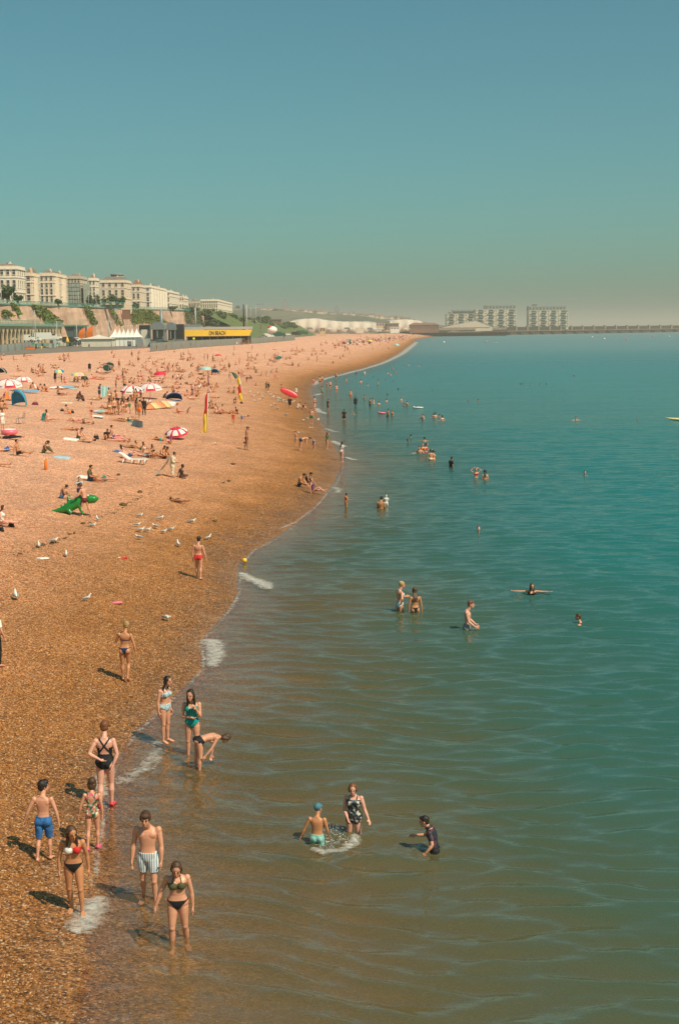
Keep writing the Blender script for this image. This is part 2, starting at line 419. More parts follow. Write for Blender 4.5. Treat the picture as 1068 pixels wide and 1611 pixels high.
SZg = wave_z(SXg, SYg, res) * np.clip((420 - SYg) / 120, 0, 1) * (SYg > 12)
for wx, wy, am in ((283, 1475, .022), (236, 1413, .018), (312, 1212, .018), (304, 1188, .012), (499, 1328, .045), (557, 1310, .035), (684, 1339, .04), (628, 962, .03), (653, 965, .03), (734, 992, .035), (836, 936, .06), (913, 979, .04)):
    w_ = at_z(wx, wy, 0); rr_ = np.hypot(SXg - w_.x, SYg - w_.y)          # rings spreading from the waders
    SZg += am * np.cos(rr_ * 2 * PI / .42) * np.exp(-rr_ / .8) * (rr_ < 5)
bed = np.clip(-ground_h(SXg, SYg), 0, 9)
# depth driving the water colour: scaled down nearby, added to with distance
dep = np.clip(bed + SZg, 0, 9) * (.58 + .42 * np.clip((SYg - 24) / 60, 0, 1)) + np.clip((SYg - 60) / 500, 0, 1.2) * np.clip((SXg - shore_x(SYg)) / 8, 0, 1)
sea = tag(grid_object('sea', SXg, SYg, SZg, {'depth': dep}, MAT_SEA), kind='structure')

# ------------------------------------------------------------------ foam left by the breaking wavelets
def foam_material():
    mt, nt, out = nodes_of('foam'); N, L = nt.nodes.new, nt.links.new
    tc = N('ShaderNodeTexCoord'); at = N('ShaderNodeAttribute'); at.attribute_name = 'cover'
    nz = N('ShaderNodeTexNoise'); nz.inputs['Scale'].default_value = 5.0; nz.inputs['Detail'].default_value = 10; nz.inputs['Roughness'].default_value = .78; nz.inputs['Distortion'].default_value = .8
    L(tc.outputs['Object'], nz.inputs[0])
    ad = N('ShaderNodeMath'); ad.operation = 'MULTIPLY_ADD'; ad.inputs[1].default_value = 1.8; L(nz.outputs['Fac'], ad.inputs[0]); L(at.outputs['Fac'], ad.inputs[2])
    mr = N('ShaderNodeMapRange'); mr.inputs['From Min'].default_value = 1.1; mr.inputs['From Max'].default_value = 1.9; L(ad.outputs[0], mr.inputs['Value'])
    tr = N('ShaderNodeBsdfTransparent'); p = N('ShaderNodeBsdfPrincipled'); p.inputs['Base Color'].default_value = (.78, .76, .70, 1); p.inputs['Roughness'].default_value = .8
    bp = N('ShaderNodeBump'); bp.inputs['Distance'].default_value = .05; L(nz.outputs['Fac'], bp.inputs['Height']); L(bp.outputs[0], p.inputs['Normal'])
    mx = N('ShaderNodeMixShader'); L(mr.outputs[0], mx.inputs[0]); L(tr.outputs[0], mx.inputs[1]); L(p.outputs[0], mx.inputs[2]); L(mx.outputs[0], out.inputs['Surface'])
    return mt
MAT_FOAM = foam_material()
def foam_patch(path, widths, strength, name='foam'):
    """a ragged carpet of bubbles along a pixel path on the water's edge"""
    pts = [at_z(px, py, .03) for px, py in path]
    P = []; Wd = []
    for i in range(len(pts) - 1):
        for k in range(14):
            t = k / 14; P.append(pts[i].lerp(pts[i + 1], t)); Wd.append(widths[i] * (1 - t) + widths[i + 1] * t)
    P.append(pts[-1]); Wd.append(widths[-1])
    n, k = len(P), 13
    X = np.zeros((n, k)); Y = X.copy(); Z = X.copy(); A = X.copy()
    for i, p in enumerate(P):
        t = (P[min(i + 1, n - 1)] - P[max(i - 1, 0)]); t.z = 0; t.normalize(); q = Vector((t.y, -t.x, 0))
        for j in range(k):
            s = j / (k - 1) * 2 - 1
            X[i, j] = p.x + q.x * s * Wd[i]; Y[i, j] = p.y + q.y * s * Wd[i]
            e = (1 - abs(s) ** 1.6) * min(1, i / 5, (n - 1 - i) / 5)
            A[i, j] = -.50 + (.72 + strength) * e
    g = ground_h(X, Y)
    Z = np.maximum(g, wave_z(X, Y, np.full_like(X, .1))) + .03 + .035 * np.clip(A, 0, 1) * (.6 + .4 * vnoise(X * 4, Y * 4))
    o = grid_object(name, X, Y, Z, {'cover': A}, MAT_FOAM)
    return tag(o, kind='stuff')
FOAMS = [
    ([(376,897),(392,910),(412,917),(428,930)], [.25,.7,.9,.35], .36, 'white foam of a wavelet breaking below the yellow ball'),
    ([(318,1004),(336,1010),(340,1032),(331,1056)], [.5,.85,.7,.3], .34, 'white foam at the point of the shore between the walking women'),
    ([(178,1238),(205,1222),(232,1205),(250,1180),(246,1160)], [.35,.75,.7,.5,.3], .17, 'thin foam sliding off the shingle beside the girl in pale blue'),
    ([(158,1215),(158,1238),(166,1262)], [.25,.35,.25], .28, 'small foam patch by the woman with red shoes'),
    ([(116,1476),(132,1456),(144,1432),(160,1402)], [.34,.62,.66,.25], .40, 'bright foam splash at the feet of the woman in white and red'),
    ([(430,838),(465,822),(500,795)], [.2,.25,.2], .12, 'thin foam line along the shore'),
    ([(524,765),(533,770),(530,778)], [.5,.8,.4], .18, 'foam patch near the sitting trio'),
    ([(540,718),(552,722),(566,725)], [.4,.6,.3], .3, 'foam curl by the woman in the white top'),
    ([(520,692),(532,698),(548,705)], [.5,.9,.4], .3, 'foam curl beside the girl in pink'),
    ([(508,672),(522,678),(535,680)], [.5,.8,.4], .2, 'foam patch near the water line'),
    ([(495,640),(503,648),(516,652)], [.8,1.2,.6], .3, 'foam patch near the red board'),
    ([(484,622),(496,622),(508,618)], [.8,1.4,.6], .3, 'foam patch near the bathers'),
]
for path, wd, st, lab in FOAMS:
    foam_patch(path, wd, st)['label'] = lab
_fl = [(488,608),(500,599),(515,594),(533,590),(552,585),(570,580.5),(585,576),(600,571),(615,564.5),(630,556.5),(640,549),(648,542.5),(655,536)]
foam_patch([(a + 2, b + .4) for a, b in _fl], [1.2, 1.5, 1.8, 1.5, 2.2, 1.6, 2.2, 2.2, 2.6, 3.4, 4.2, 5, 4], .30)['label'] = 'white line of surf along the far curve of the beach'
_lp = [(a, b) for a, b in shore_px if 1480 > b > 690]
for q in range(len(_lp) - 2):
    a, c, e = _lp[q:q + 3]
    foam_patch([(a[0] + 6, a[1]), (c[0] + 3 + 3 * math.sin(q * 2.3), c[1]), (e[0] + 5, e[1])], [.06, .2 + .05 * (q % 3), .06], -.05 + .08 * ((q * 5) % 3))['label'] = 'thin lace of foam along the edge of the shingle'
foam_patch([(480,1335),(510,1342),(540,1338),(560,1322),(556,1312)], [.12,.3,.34,.3,.12], .30)['label'] = 'churned foam round the splashing boy in the cap'
# drops thrown up by the splashing boy
b = MB()
for i in range(240):
    u = rng.random(); px = 505 + 45 * u + rng.gauss(0, 4); w_ = at_z(px, 1330 - 8 * u + rng.gauss(0, 5), 0); s = rng.uniform(.003, .009)
    b.ell(w_ + Vector((0, 0, .02 + .42 * rng.random() ** 2 * math.sin(PI * min(u + .1, 1)))), (s, s, s * 1.3), None, 5, 4)
tag(b.build('splash', mat('spray', (.75, .76, .74), .2)), 'spray of drops between the boy in the cap and the woman beside him', kind='stuff')
# ------------------------------------------------------------------ people
def smooth_np(v, quads, it=2, lam=.5, mu=-.52):
    n = len(v)
    e = np.concatenate([quads[:, [0, 1]], quads[:, [1, 2]], quads[:, [2, 3]], quads[:, [3, 0]]])
    e = np.sort(e, 1); e = np.unique(e, axis=0)
    cnt = np.bincount(e.ravel(), minlength=n).astype(float)[:, None]; cnt[cnt == 0] = 1
    for k in range(it):
        for w in (lam, mu):
            s = np.zeros_like(v)
            for c in range(3):
                s[:, c] = np.bincount(e[:, 0], v[e[:, 1], c], n) + np.bincount(e[:, 1], v[e[:, 0], c], n)
            v = v + w * (s / cnt - v)
    return v
def remesh(mb, voxel, it=3):
    """one closed continuous surface round everything collected in mb: returns vertices, quads"""
    me = mb.mesh('tmp', [MATS['skin_fair']])
    o = bpy.data.objects.new('tmp', me); C.objects.link(o)
    md = o.modifiers.new('r', 'REMESH'); md.mode = 'VOXEL'; md.voxel_size = voxel; md.adaptivity = 0
    dg = bpy.context.evaluated_depsgraph_get(); ev = o.evaluated_get(dg); em = ev.to_mesh()
    n = len(em.vertices); v = np.empty(n * 3, np.float32); em.vertices.foreach_get('co', v); v = v.reshape(-1, 3).astype(float)
    q = np.empty(len(em.loops), np.int32); em.loops.foreach_get('vertex_index', q); q = q.reshape(-1, 4)
    ev.to_mesh_clear(); bpy.data.objects.remove(o); bpy.data.meshes.remove(me)
    return smooth_np(v, q, it), q
def np_mesh(name, v, f, mats, mi=None):
    me = bpy.data.meshes.new(name)
    me.vertices.add(len(v)); me.vertices.foreach_set('co', v.astype(np.float32).ravel())
    me.loops.add(f.size); me.loops.foreach_set('vertex_index', f.ravel().astype(np.int32))
    me.polygons.add(len(f)); me.polygons.foreach_set('loop_start', np.arange(0, f.size, f.shape[1], dtype=np.int32))
    me.polygons.foreach_set('use_smooth', np.ones(len(f), bool))
    for mm in mats: me.materials.append(mm)
    if mi is not None: me.polygons.foreach_set('material_index', mi.astype(np.int32))
    me.update(calc_edges=True)
    return me
def normals(v, q):
    n = np.cross(v[q[:, 2]] - v[q[:, 0]], v[q[:, 3]] - v[q[:, 1]])
    n /= np.linalg.norm(n, axis=1)[:, None] + 1e-12
    vn = np.zeros_like(v)
    for k in range(4): np.add.at(vn, q[:, k], n)
    vn /= np.linalg.norm(vn, axis=1)[:, None] + 1e-12
    return n, vn
SKIN = {'fair': (.64, .30, .185), 'pink': (.69, .345, .25), 'tan': (.52, .225, .105), 'brown': (.36, .16, .085), 'dark': (.12, .055, .032), 'red': (.60, .24, .15)}
for k, c in SKIN.items(): mat('skin_' + k, c, .42, .13, 5, .0, .4)
CLOTH = {'black': (.016, .016, .018), 'dark grey': (.06, .065, .07), 'grey': (.24, .25, .26), 'white': (.72, .70, .65), 'red': (.62, .035, .03), 'pink': (.75, .18, .25), 'blue': (.035, .14, .36), 'navy': (.02, .035, .09),
         'teal': (.012, .27, .24), 'green': (.05, .20, .06), 'orange': (.80, .20, .03), 'yellow': (.80, .50, .05), 'purple': (.15, .05, .13), 'pale blue': (.36, .52, .60), 'olive': (.09, .09, .04), 'cream': (.66, .57, .42), 'maroon': (.17, .025, .04)}
for k, c in CLOTH.items(): mat('cloth_' + k, c, .75, .12, 14, .2, .25)
HAIR = {'dark': (.018, .011, .008), 'brown': (.07, .033, .016), 'ginger': (.17, .06, .02), 'blonde': (.42, .27, .11), 'white': (.6, .57, .5), 'grey': (.25, .24, .22)}
for k, c in HAIR.items(): mat('hair_' + k, c, .5, .35, 30, .3, .4)
mat('eye', (.02, .015, .012), .2); mat('lips', (.40, .11, .09), .4); mat('brow', (.06, .03, .015), .8)

def stand(**k):
    d = dict(up=0, lean=0, ptilt=0, twist=0, side=0, npitch=0, nyaw=0, root=0,
             aL=((-.12, 0, -1), (-.03, .14, -1)), aR=((.12, 0, -1), (.03, .14, -1)),
             lL=((-.05, .04, -1), (-.02, -.05, -1)), lR=((.05, .0, -1), (.02, -.05, -1)), fL=(-.18, 1, 0), fR=(.18, 1, 0))
    d.update(k); return d
POSES = {
 'stand': stand(), 
 'walk': stand(lL=((-.04, .28, -1), (-.0, -.06, -1)), lR=((.04, -.16, -1), (.0, -.42, -1)), aL=((-.2, -.22, -1), (-.05, .05, -1)), aR=((.2, .22, -1), (.02, .4, -1)), lean=4),
 'hips': stand(aR=((.75, -.1, -.75), (-.75, .2, -.5)), aL=((-.2, 0, -1), (-.05, .2, -1)), side=3),
 'hold': stand(aL=((-.16, .15, -1), (.45, .85, .05)), aR=((.16, .15, -1), (-.45, .85, .1)), npitch=18),
 'armsup': stand(aL=((-.75, .2, .55), (.75, -.1, .55)), aR=((.75, .2, .55), (-.75, -.1, .55))),
 'reach': stand(aL=((-.6, .5, -.5), (-.2, .9, .1)), aR=((.25, .1, -1), (.1, .4, -1)), lean=6),
 'bend': stand(ptilt=62, lean=30, aL=((-.1, .25, -1), (0, .1, -1)), aR=((.1, .25, -1), (0, .2, -1)), lL=((-.08, -.16, -1), (0, -.02, -1)), lR=((.08, -.1, -1), (0, -.06, -1)), npitch=-25),
 'sit_knees': stand(ptilt=-12, lean=42, lL=((-.12, .78, .62), (0, .62, -.80)), lR=((.12, .72, .68), (0, .62, -.80)), aL=((-.25, .62, -.7), (.35, .9, .15)), aR=((.25, .62, -.7), (-.35, .9, .1)), fL=(-.1, 1, -.2), fR=(.1, 1, -.2), npitch=8),
 'sit_legs': stand(ptilt=-16, lean=4, lL=((-.12, 1, .03), (-.02, 1, -.05)), lR=((.12, 1, .22), (0, .9, -.32)), aL=((-.3, -.55, -.8), (-.05, -.15, -1)), aR=((.3, -.55, -.8), (.05, -.15, -1)), fL=(-.3, .3, 1), fR=(.3, .4, 1)),
 'sit_cross': stand(ptilt=-5, lean=26, lL=((-.75, .66, .08), (.92, .25, -.2)), lR=((.75, .66, .08), (-.92, .35, -.1)), aL=((-.25, .35, -1), (.2, .9, -.2)), aR=((.25, .35, -1), (-.25, .9, -.1)), fL=(.6, .8, 0), fR=(-.6, .8, 0), npitch=20),
 'sit_side': stand(ptilt=-8, lean=10, side=10, lL=((.3, .92, .12), (.35, -.75, -.2)), lR=((.55, .75, .2), (.3, -.8, -.3)), aL=((-.45, -.1, -.9), (-.1, -.05, -1)), aR=((.2, .4, -1), (-.2, .8, -.3)), fL=(.3, -.6, 0), fR=(.3, -.6, 0)),
 'lie_back': stand(root=90, aL=((-.3, .02, -1), (-.1, .06, -1)), aR=((.3, .02, -1), (.1, .06, -1)), lL=((-.1, .02, -1), (-.02, -.02, -1)), lR=((.12, .05, -1), (.02, -.05, -1)), fL=(-.4, 1, -.4), fR=(.4, 1, -.4)),
 'lie_knees': stand(root=90, aL=((-.7, .0, .6), (.75, .15, .5)), aR=((.35, .02, -1), (-.1, .1, -1)), lL=((-.08, .72, -.7), (0, -.72, -.68)), lR=((.1, .15, -1), (.02, -.15, -1)), fL=(-.1, .1, -1), fR=(.3, 1, -.4)),
 'lie_front': stand(root=-90, aL=((-.8, .1, .5), (.75, .1, .6)), aR=((.8, .1, .5), (-.75, .1, .6)), lL=((-.1, .0, -1), (-.02, .0, -1)), lR=((.1, .0, -1), (.02, .0, -1)), fL=(-.2, .0, -1), fR=(.2, 0, -1)),
 'prop': stand(root=90, ptilt=0, lean=44, aL=((-.3, -.75, -.55), (-.05, .2, -1)), aR=((.3, -.75, -.55), (.05, .2, -1)), lL=((-.1, .06, -1), (-.02, -.06, -1)), lR=((.1, .55, -.85), (.0, -.55, -.85)), fL=(-.3, 1, -.3), fR=(.2, .4, -1), npitch=10),
 'kneel': stand(lean=24, ptilt=14, lL=((-.12, .18, -1), (-.02, -1, -.06)), lR=((.12, .18, -1), (.02, -1, -.06)), fL=(0, -1, .0), fR=(0, -1, 0), aL=((-.2, .6, -.8), (.1, .6, -.8)), aR=((.2, .6, -.8), (-.1, .6, -.8)), npitch=20),
 'swim': stand(aL=((-.85, .5, -.12), (-.5, .85, .02)), aR=((.85, .5, -.12), (.5, .85, .02)), lL=((-.1, -.1, -1), (0, -.3, -1)), lR=((.1, .2, -1), (0, -.3, -1))),
 'wade': stand(aL=((-.55, .15, -.9), (-.5, .6, .05)), aR=((.55, .15, -.9), (.5, .6, .05))),
}
def V(*a): return Vector(a)
def build_body(P, sex='f', chub=1.0, headk=1.0, hair='long', fingers=False, voxel=.024, curl=.35, scale=1.0):
    """mesh of one posed figure 1.70 m tall (before scale). Returns vertices, quads, coordinates for cutting clothes, and the hair collector"""
    f = sex == 'f'
    mb = MB(); hb = MB()
    # torso sections: height above hip joints, half width, half depth, forward offset
    if f: sec = [(-.095, .06, .06, -.01), (-.05, .148, .098, -.012), (.0, .172, .113, -.014), (.05, .166, .108, -.008), (.10, .142, .094, .002), (.165, .117, .082, .008), (.24, .124, .088, .008), (.31, .137, .098, .006), (.375, .148, .102, .002), (.43, .158, .085, -.006), (.468, .138, .062, -.014), (.50, .075, .05, -.016), (.53, .05, .05, -.012)]
    else: sec = [(-.095, .06, .06, -.01), (-.05, .14, .096, -.010), (.0, .157, .105, -.010), (.06, .148, .098, -.002), (.12, .136, .088, .004), (.19, .134, .086, .006), (.27, .146, .095, .004), (.34, .162, .104, .002), (.40, .168, .104, -.002), (.45, .168, .085, -.010), (.485, .142, .062, -.016), (.515, .085, .053, -.016), (.545, .056, .054, -.010)]
    sw = .170 if f else .186
    # spine
    def rot(ax, a): return Matrix.Rotation(R(a), 3, ax)
    frames = []; pos = V(0, 0, 0); s_prev = 0
    def orient(s):
        k = min(max((s - .0) / .36, 0), 1); k = k * k * (3 - 2 * k)
        return rot('X', -(P['ptilt'] + P['lean'] * k)) @ rot('Y', P['side'] * (k - .35) * 2) @ rot('Z', P['twist'] * k)
    ss = np.linspace(-.10, .56, 67)
    P0 = {}
    p = V(0, 0, 0)
    idx0 = int(np.argmin(abs(ss)))
    posl = [None] * len(ss)
    posl[idx0] = V(0, 0, 0)
    for i in range(idx0 + 1, len(ss)):
        posl[i] = posl[i - 1] + orient((ss[i] + ss[i - 1]) / 2) @ V(0, 0, ss[i] - ss[i - 1])
    for i in range(idx0 - 1, -1, -1):
        posl[i] = posl[i + 1] + orient(ss[i]) @ V(0, 0, ss[i] - ss[i + 1])
    Ol = [orient(s) for s in ss]
    def at(s, lat=0, fr=0):
        i = int(np.clip(round((s + .10) / .01), 0, len(ss) - 1))
        return posl[i] + Ol[i] @ V(lat, fr, s - ss[i])
    def fr_at(s): return Ol[int(np.clip(round((s + .10) / .01), 0, len(ss) - 1))]
    rings = []
    for s, w, d, o in sec:
        w *= (1 + (chub - 1) * (1 if s < .45 else .3)); d *= (1 + (chub - 1) * (1.3 if s < .45 else .2))
        rr = []
        for k in range(20):
            a = 2 * PI * k / 20; ca, sa = math.cos(a), math.sin(a)
            e = .86
            rr.append(at(s, w * math.copysign(abs(ca) ** e, ca), o + d * math.copysign(abs(sa) ** e, sa)))
        rings.append(rr)
    mb.ring_loft(rings)
    chest = fr_at(.36)
    if f:
        for sx in (-1, 1): mb.ell(at(.355, sx * .073, .072 + .02 * chub), (.062 * chub, .055 * chub, .066 * chub), chest)
    else:
        for sx in (-1, 1): mb.ell(at(.385, sx * .078, .06), (.082, .04, .06), chest)
    pel = fr_at(-.02)
    for sx in (-1, 1): mb.ell(at(-.035, sx * .078, -.062 if f else -.055), (.088 * chub, .078 * chub, .088), pel)
    # shoulder blades and collar
    for sx in (-1, 1): mb.ell(at(.40, sx * .085, -.058), (.06, .03, .075), chest)
    # neck and head
    nk = fr_at(.52)
    b0 = at(.49, 0, -.018)
    hm = nk @ rot('Z', P['nyaw']) @ rot('X', -P['npitch'])
    nd = nk @ rot('X', -P['npitch'] * .5) @ V(0, .10, .145)
    hc = b0 + nd + hm @ V(0, .005, .075 * headk)
    mb.tube([b0, b0 + nd * .5, hc - hm @ V(0, .015, .02)], [.056 if f else .066, .05 if f else .06, .05 if f else .058], 12)
    hk = headk * 1.06
    mb.ell(hc + hm @ V(0, -.012, .025) * hk, (.074 * hk, .093 * hk, .088 * hk), hm, 14, 10)
    mb.ell(hc + hm @ V(0, .028, -.035) * hk, (.056 * hk, .060 * hk, .078 * hk), hm, 14, 9)
    mb.ell(hc + hm @ V(0, .072, -.088) * hk, (.026 * hk, .022 * hk, .022 * hk), hm)
    if fingers:
        mb.tube([hc + hm @ V(0, .084, .022) * hk, hc + hm @ V(0, .106, -.026) * hk], [.010 * hk, .0165 * hk], 8)
        for sx in (-1, 1): mb.ell(hc + hm @ V(sx * .074, -.012, -.008) * hk, (.010, .022, .034), hm)
        mb.ell(hc + hm @ V(0, .083, -.058) * hk, (.026, .014, .011), hm)
    # arms
    bones = {}
    for sd, key in ((-1, 'aL'), (1, 'aR')):
        sh = at(.447 if f else .46, sd * sw, -.012)
        M = fr_at(.45)
        u = (M @ V(*P[key][0])).normalized(); w = (M @ V(*P[key][1])).normalized()
        el = sh + u * .285; wr = el + w * .245
        r = 1.0 if f else 1.17
        r *= .5 + .5 * chub
        mb.ell(sh + V(0, 0, -.005), (.052 * r, .054 * r, .058 * r))
        mb.tube([sh - u * .01, sh + u * .07, sh + u * .16, el], [.046 * r, .047 * r, .042 * r, .034 * r], 10)
        mb.tube([el - u * .01, el + w * .06, el + w * .14, wr], [.034 * r, .038 * r, .032 * r, .0225 * r], 10)
        mb.tube([at(.40, sd * (sw - .06), -.005), sh], [.06, .05 * r], 10)
        bones['ua' + key[1]] = (sh, el); bones['fa' + key[1]] = (el, wr)
        # hand: palm, four fingers with two bends, thumb
        side = (w.cross(V(0, 0, 1)) if abs(w.z) < .8 else w.cross(M @ V(0, 1, 0)).cross(w))
        side = (M @ V(0, 1, 0)); side = (side - w * side.dot(w))
        if side.length < .2: side = M @ V(0, 0, 1); side = side - w * side.dot(w)
        side.normalize(); pn = w.cross(side) * (sd)      # palm faces the body
        if pn.dot(M @ V(-sd, 0, 0)) < 0: pn = -pn
        kn = wr + w * .088
        if fingers:
            for q in np.linspace(-.03, .03, 4):
                mb.tube([wr + side * q * .5, kn + side * q], [.0165, .0145], 8)
            for i, q in enumerate((.031, .0105, -.0105, -.030)):
                ln = (.068, .077, .071, .054)[i]; c = curl * (1 + .15 * i)
                d1 = (w + pn * c * .6).normalized(); d2 = (w * math.cos(c * 1.8) + pn * math.sin(c * 1.8)).normalized()
                a0 = kn + side * q - w * .012
                a1 = a0 + d1 * (ln * .55 + .012) + side * q * .12; a2 = a1 + d2 * ln * .48
                mb.tube([a0, a1, a2], [.0105, .0098, .0085], 7)
            t0 = wr + w * .022 + side * .022; t1 = t0 + (w * .6 + side * .75 + pn * .25).normalized() * .048; t2 = t1 + (w * .95 + side * .2 + pn * .3).normalized() * .034
            mb.tube([t0, t1, t2], [.0155, .0125, .0095], 7)
        else:
            mb.tube([wr, wr + w * .05, kn + w * .04 + pn * .015, kn + w * .085 + pn * .05 * curl], [.024, .036, .03, .018], 8)
        bones['ha' + key[1]] = (wr, kn + w * .06)
    # legs
    feet = []
    for sd, key, fk in ((-1, 'lL', 'fL'), (1, 'lR', 'fR')):
        hp = pel @ V(sd * .085, -.008, 0)
        u = V(*P[key][0]).normalized(); w = V(*P[key][1]).normalized()
        kn = hp + u * .42; an = kn + w * .405
        r = (1.0 if f else .96) * (.25 + .75 * chub)
        mb.tube([hp - u * .03, hp + u * .06, hp + u * .17, hp + u * .31, kn], [.078 * r, .089 * r, .082 * r, .064 * r, .052 * r], 14)
        back = w.cross(u.cross(w)) ; 
        bk = V(0, -1, 0) if abs(w.y) < .6 else V(0, 0, -1)
        bk = bk - w * bk.dot(w); bk.normalize()
        mb.ell(kn + -bk * .008, (.051 * r, .051 * r, .054 * r))
        mb.tube([kn - u * .02, kn + w * .05 + bk * .006, kn + w * .14 + bk * .016, kn + w * .27 + bk * .006, an], [.048 * r, .05 * r, .055 * r, .038 * r, .031 * r], 12)
        ft = V(*P[fk]).normalized()
        dn = w - ft * w.dot(ft); dn = dn.normalized() if dn.length > .1 else V(0, 0, -1)
        sdv = ft.cross(dn)
        heel = an + dn * .045 - ft * .035
        mb.tube([an - dn * .0, heel], [.034, .032], 10)
        for q in (-.022, 0, .022):
            mb.tube([heel + sdv * q * .5, an + dn * .03 + ft * .06 + sdv * q, an + dn * .055 + ft * .13 + sdv * q * 1.4, an + dn * .06 + ft * (.185 - abs(q) * .6) + sdv * q * 1.3], [.027, .026, .018, .012], 8)
        bones['th' + key[1]] = (hp, kn); bones['sh' + key[1]] = (kn, an); bones['fo' + key[1]] = (heel, an + ft * .15 + dn * .05)
        feet.append(an)
    # hair collector (same space)
    def H(x, y, z): return hc + hm @ V(x, y, z) * hk
    if hair != 'none':
        hb.ell(H(0, -.026, .037), (.083 * hk, .094 * hk, .090 * hk), hm, 14, 10)
        if hair in ('bob', 'long', 'plaits', 'wet'):
            for sx in (-1, 1): hb.tube([H(sx * .055, -.0, .05), H(sx * .072, -.022, -.02), H(sx * .066, -.036, -.085)], [.034, .03, .024], 9)
        if hair == 'short': hb.ell(H(0, -.058, -.02), (.068 * hk, .045 * hk, .06 * hk), hm); hb.ell(H(.01, .035, .085), (.062 * hk, .05 * hk, .034 * hk), hm)
        if hair == 'mop': hb.ell(H(0, .03, .075), (.078 * hk, .066 * hk, .05 * hk), hm); hb.ell(H(0, -.055, -.015), (.078 * hk, .055 * hk, .07 * hk), hm); [hb.ell(H(sx * .066, -.0, .02), (.026, .05, .055), hm) for sx in (-1, 1)]
        if hair == 'bob': hb.ell(H(0, -.055, -.05), (.088 * hk, .055 * hk, .10 * hk), hm)
        if hair == 'bun': hb.ell(H(0, -.055, -.01), (.07 * hk, .05 * hk, .06 * hk), hm); hb.ell(H(0, -.085, .085), (.042, .042, .042), hm)
        if hair in ('long', 'wet'):
            q = fr_at(.4)
            hb.ell(H(0, -.05, -.04), (.078 * hk, .06 * hk, .10 * hk), hm)
            base = H(0, -.062, -.09)
            tip = at(.34, 0, -.125); mid = at(.44, 0, -.105)
            for x in (-.045, -.015, .015, .045): hb.tube([H(x, -.06, -.05), mid + q @ V(x * 1.25, 0, 0), tip + q @ V(x * 1.05, 0, -abs(x) * -.3)], [.03, .03, .014], 8)
        if hair == 'wet':                      # also a lock in front of each shoulder
            for sx in (-1, 1): hb.tube([H(sx * .07, -.01, -.05), at(.45, sx * .085, .055), at(.36, sx * .075, .135)], [.027, .026, .011], 8)
        if hair == 'plaits':
            for sx in (-1, 1): hb.tube([H(sx * .065, -.03, -.07), at(.46, sx * .10, .03), at(.33, sx * .08, .125)], [.026, .025, .014], 8)
            hb.ell(H(0, -.05, -.03), (.078 * hk, .058 * hk, .09 * hk), hm)
        if hair == 'pony':
            hb.ell(H(0, -.05, 0), (.07 * hk, .05 * hk, .07 * hk), hm); hb.tube([H(0, -.105, .05), H(0, -.15, .0), H(0, -.145, -.12), H(0, -.13, -.2)], [.02, .03, .028, .012], 8)
        if hair == 'cap':
            hb.cur = 0; hb.tube([H(0, .06, .055), H(0, .12, .035)], [.05, .03], 8)
    body = mb
    rot_root = rot('X', P['root'])
    return dict(mb=mb, hb=hb, bones=bones, posl=posl, Ol=Ol, ss=ss, hc=hc, hm=hm, hk=hk, feet=feet, root=rot_root, P=P, voxel=voxel, scale=scale, hair=hair, f=f, chub=chub)
def finish(B):
    """remesh, root rotation, drop to the ground, compute clothes coordinates"""
    v, q = remesh(B['mb'], B['voxel'])
    fc = v[q].mean(1)
    # nearest bone
    names = list(B['bones']); best = np.full(len(fc), 9.); part = np.full(len(fc), -1); tt = np.zeros(len(fc))
    RAD = dict(ua=.048, fa=.036, ha=.04, th=.085, sh=.05, fo=.045)
    for i, n in enumerate(names):
        a, b = (np.array(x) for x in B['bones'][n]); ab = b - a
        t = np.clip(((fc - a) @ ab) / (ab @ ab), 0, 1)
        d = np.linalg.norm(fc - (a + t[:, None] * ab), axis=1) / RAD[n[:2]]
        mk = d < best; best[mk] = d[mk]; part[mk] = i; tt[mk] = t[mk]
    pl = np.array([tuple(p) for p in B['posl']]); Ol = np.array([np.array(o) for o in B['Ol']])
    d2 = ((fc[:, None, :] - pl[None, ::3, :]) ** 2).sum(-1)
    k = d2.argmin(1) * 3
    loc = np.einsum('nji,nj->ni', Ol[k], fc - pl[k])
    s = B['ss'][k] + loc[:, 2]; lat, fr = loc[:, 0], loc[:, 1]
    dt = np.sqrt((lat / .15) ** 2 + (fr / .11) ** 2)
    istorso = (dt < best * 1.02) & (s > -.13) & (s < .535)
    head = np.linalg.norm(fc - np.array(tuple(B['hc'])), axis=1) < .15
    # pelvis coordinates for everything near the hips
    pf = np.array(B['Ol'][8]); pc = (fc) @ pf
    pname = np.array([n[:2] for n in names] + ['to'])
    part2 = np.where(istorso, len(names), part)
    kind = pname[part2]; kind = np.where(head & (kind != 'ha') & (kind != 'fa'), 'he', kind)
    rr = np.array(B['root'])
    v = v @ rr.T
    mn = v[:, 2].min(); 
    if B['P']['root'] == 0 and B['P']['ptilt'] >= -3 and B['P']['lean'] < 60 and abs(B['P']['lL'][0][2]) > .6:
        c = (np.array(tuple(B['feet'][0])) + np.array(tuple(B['feet'][1]))) / 2
    else: c = v.mean(0) if B['P']['root'] else np.array([0, 0, 0.])
    off = np.array([c[0], c[1], mn])
    v = (v - off) * B['scale']
    B.update(v=v, q=q, kind=kind, t=tt, s=s, lat=lat, fr=fr, pc=pc, off=off, side=np.array([(-1 if n[-1] == 'L' else 1) for n in names] + [0])[part2])
    fn, vn = normals(v, q); B['vn'] = vn; B['fn'] = fn
    # torso-frame forwardness of each face's normal
    B['nfr'] = np.einsum('nj,nj->n', (fn @ rr), Ol[k][:, :, 1])
    return B
def xf(B, vv): return (np.asarray(vv) @ np.array(B['root']).T - B['off']) * B['scale']
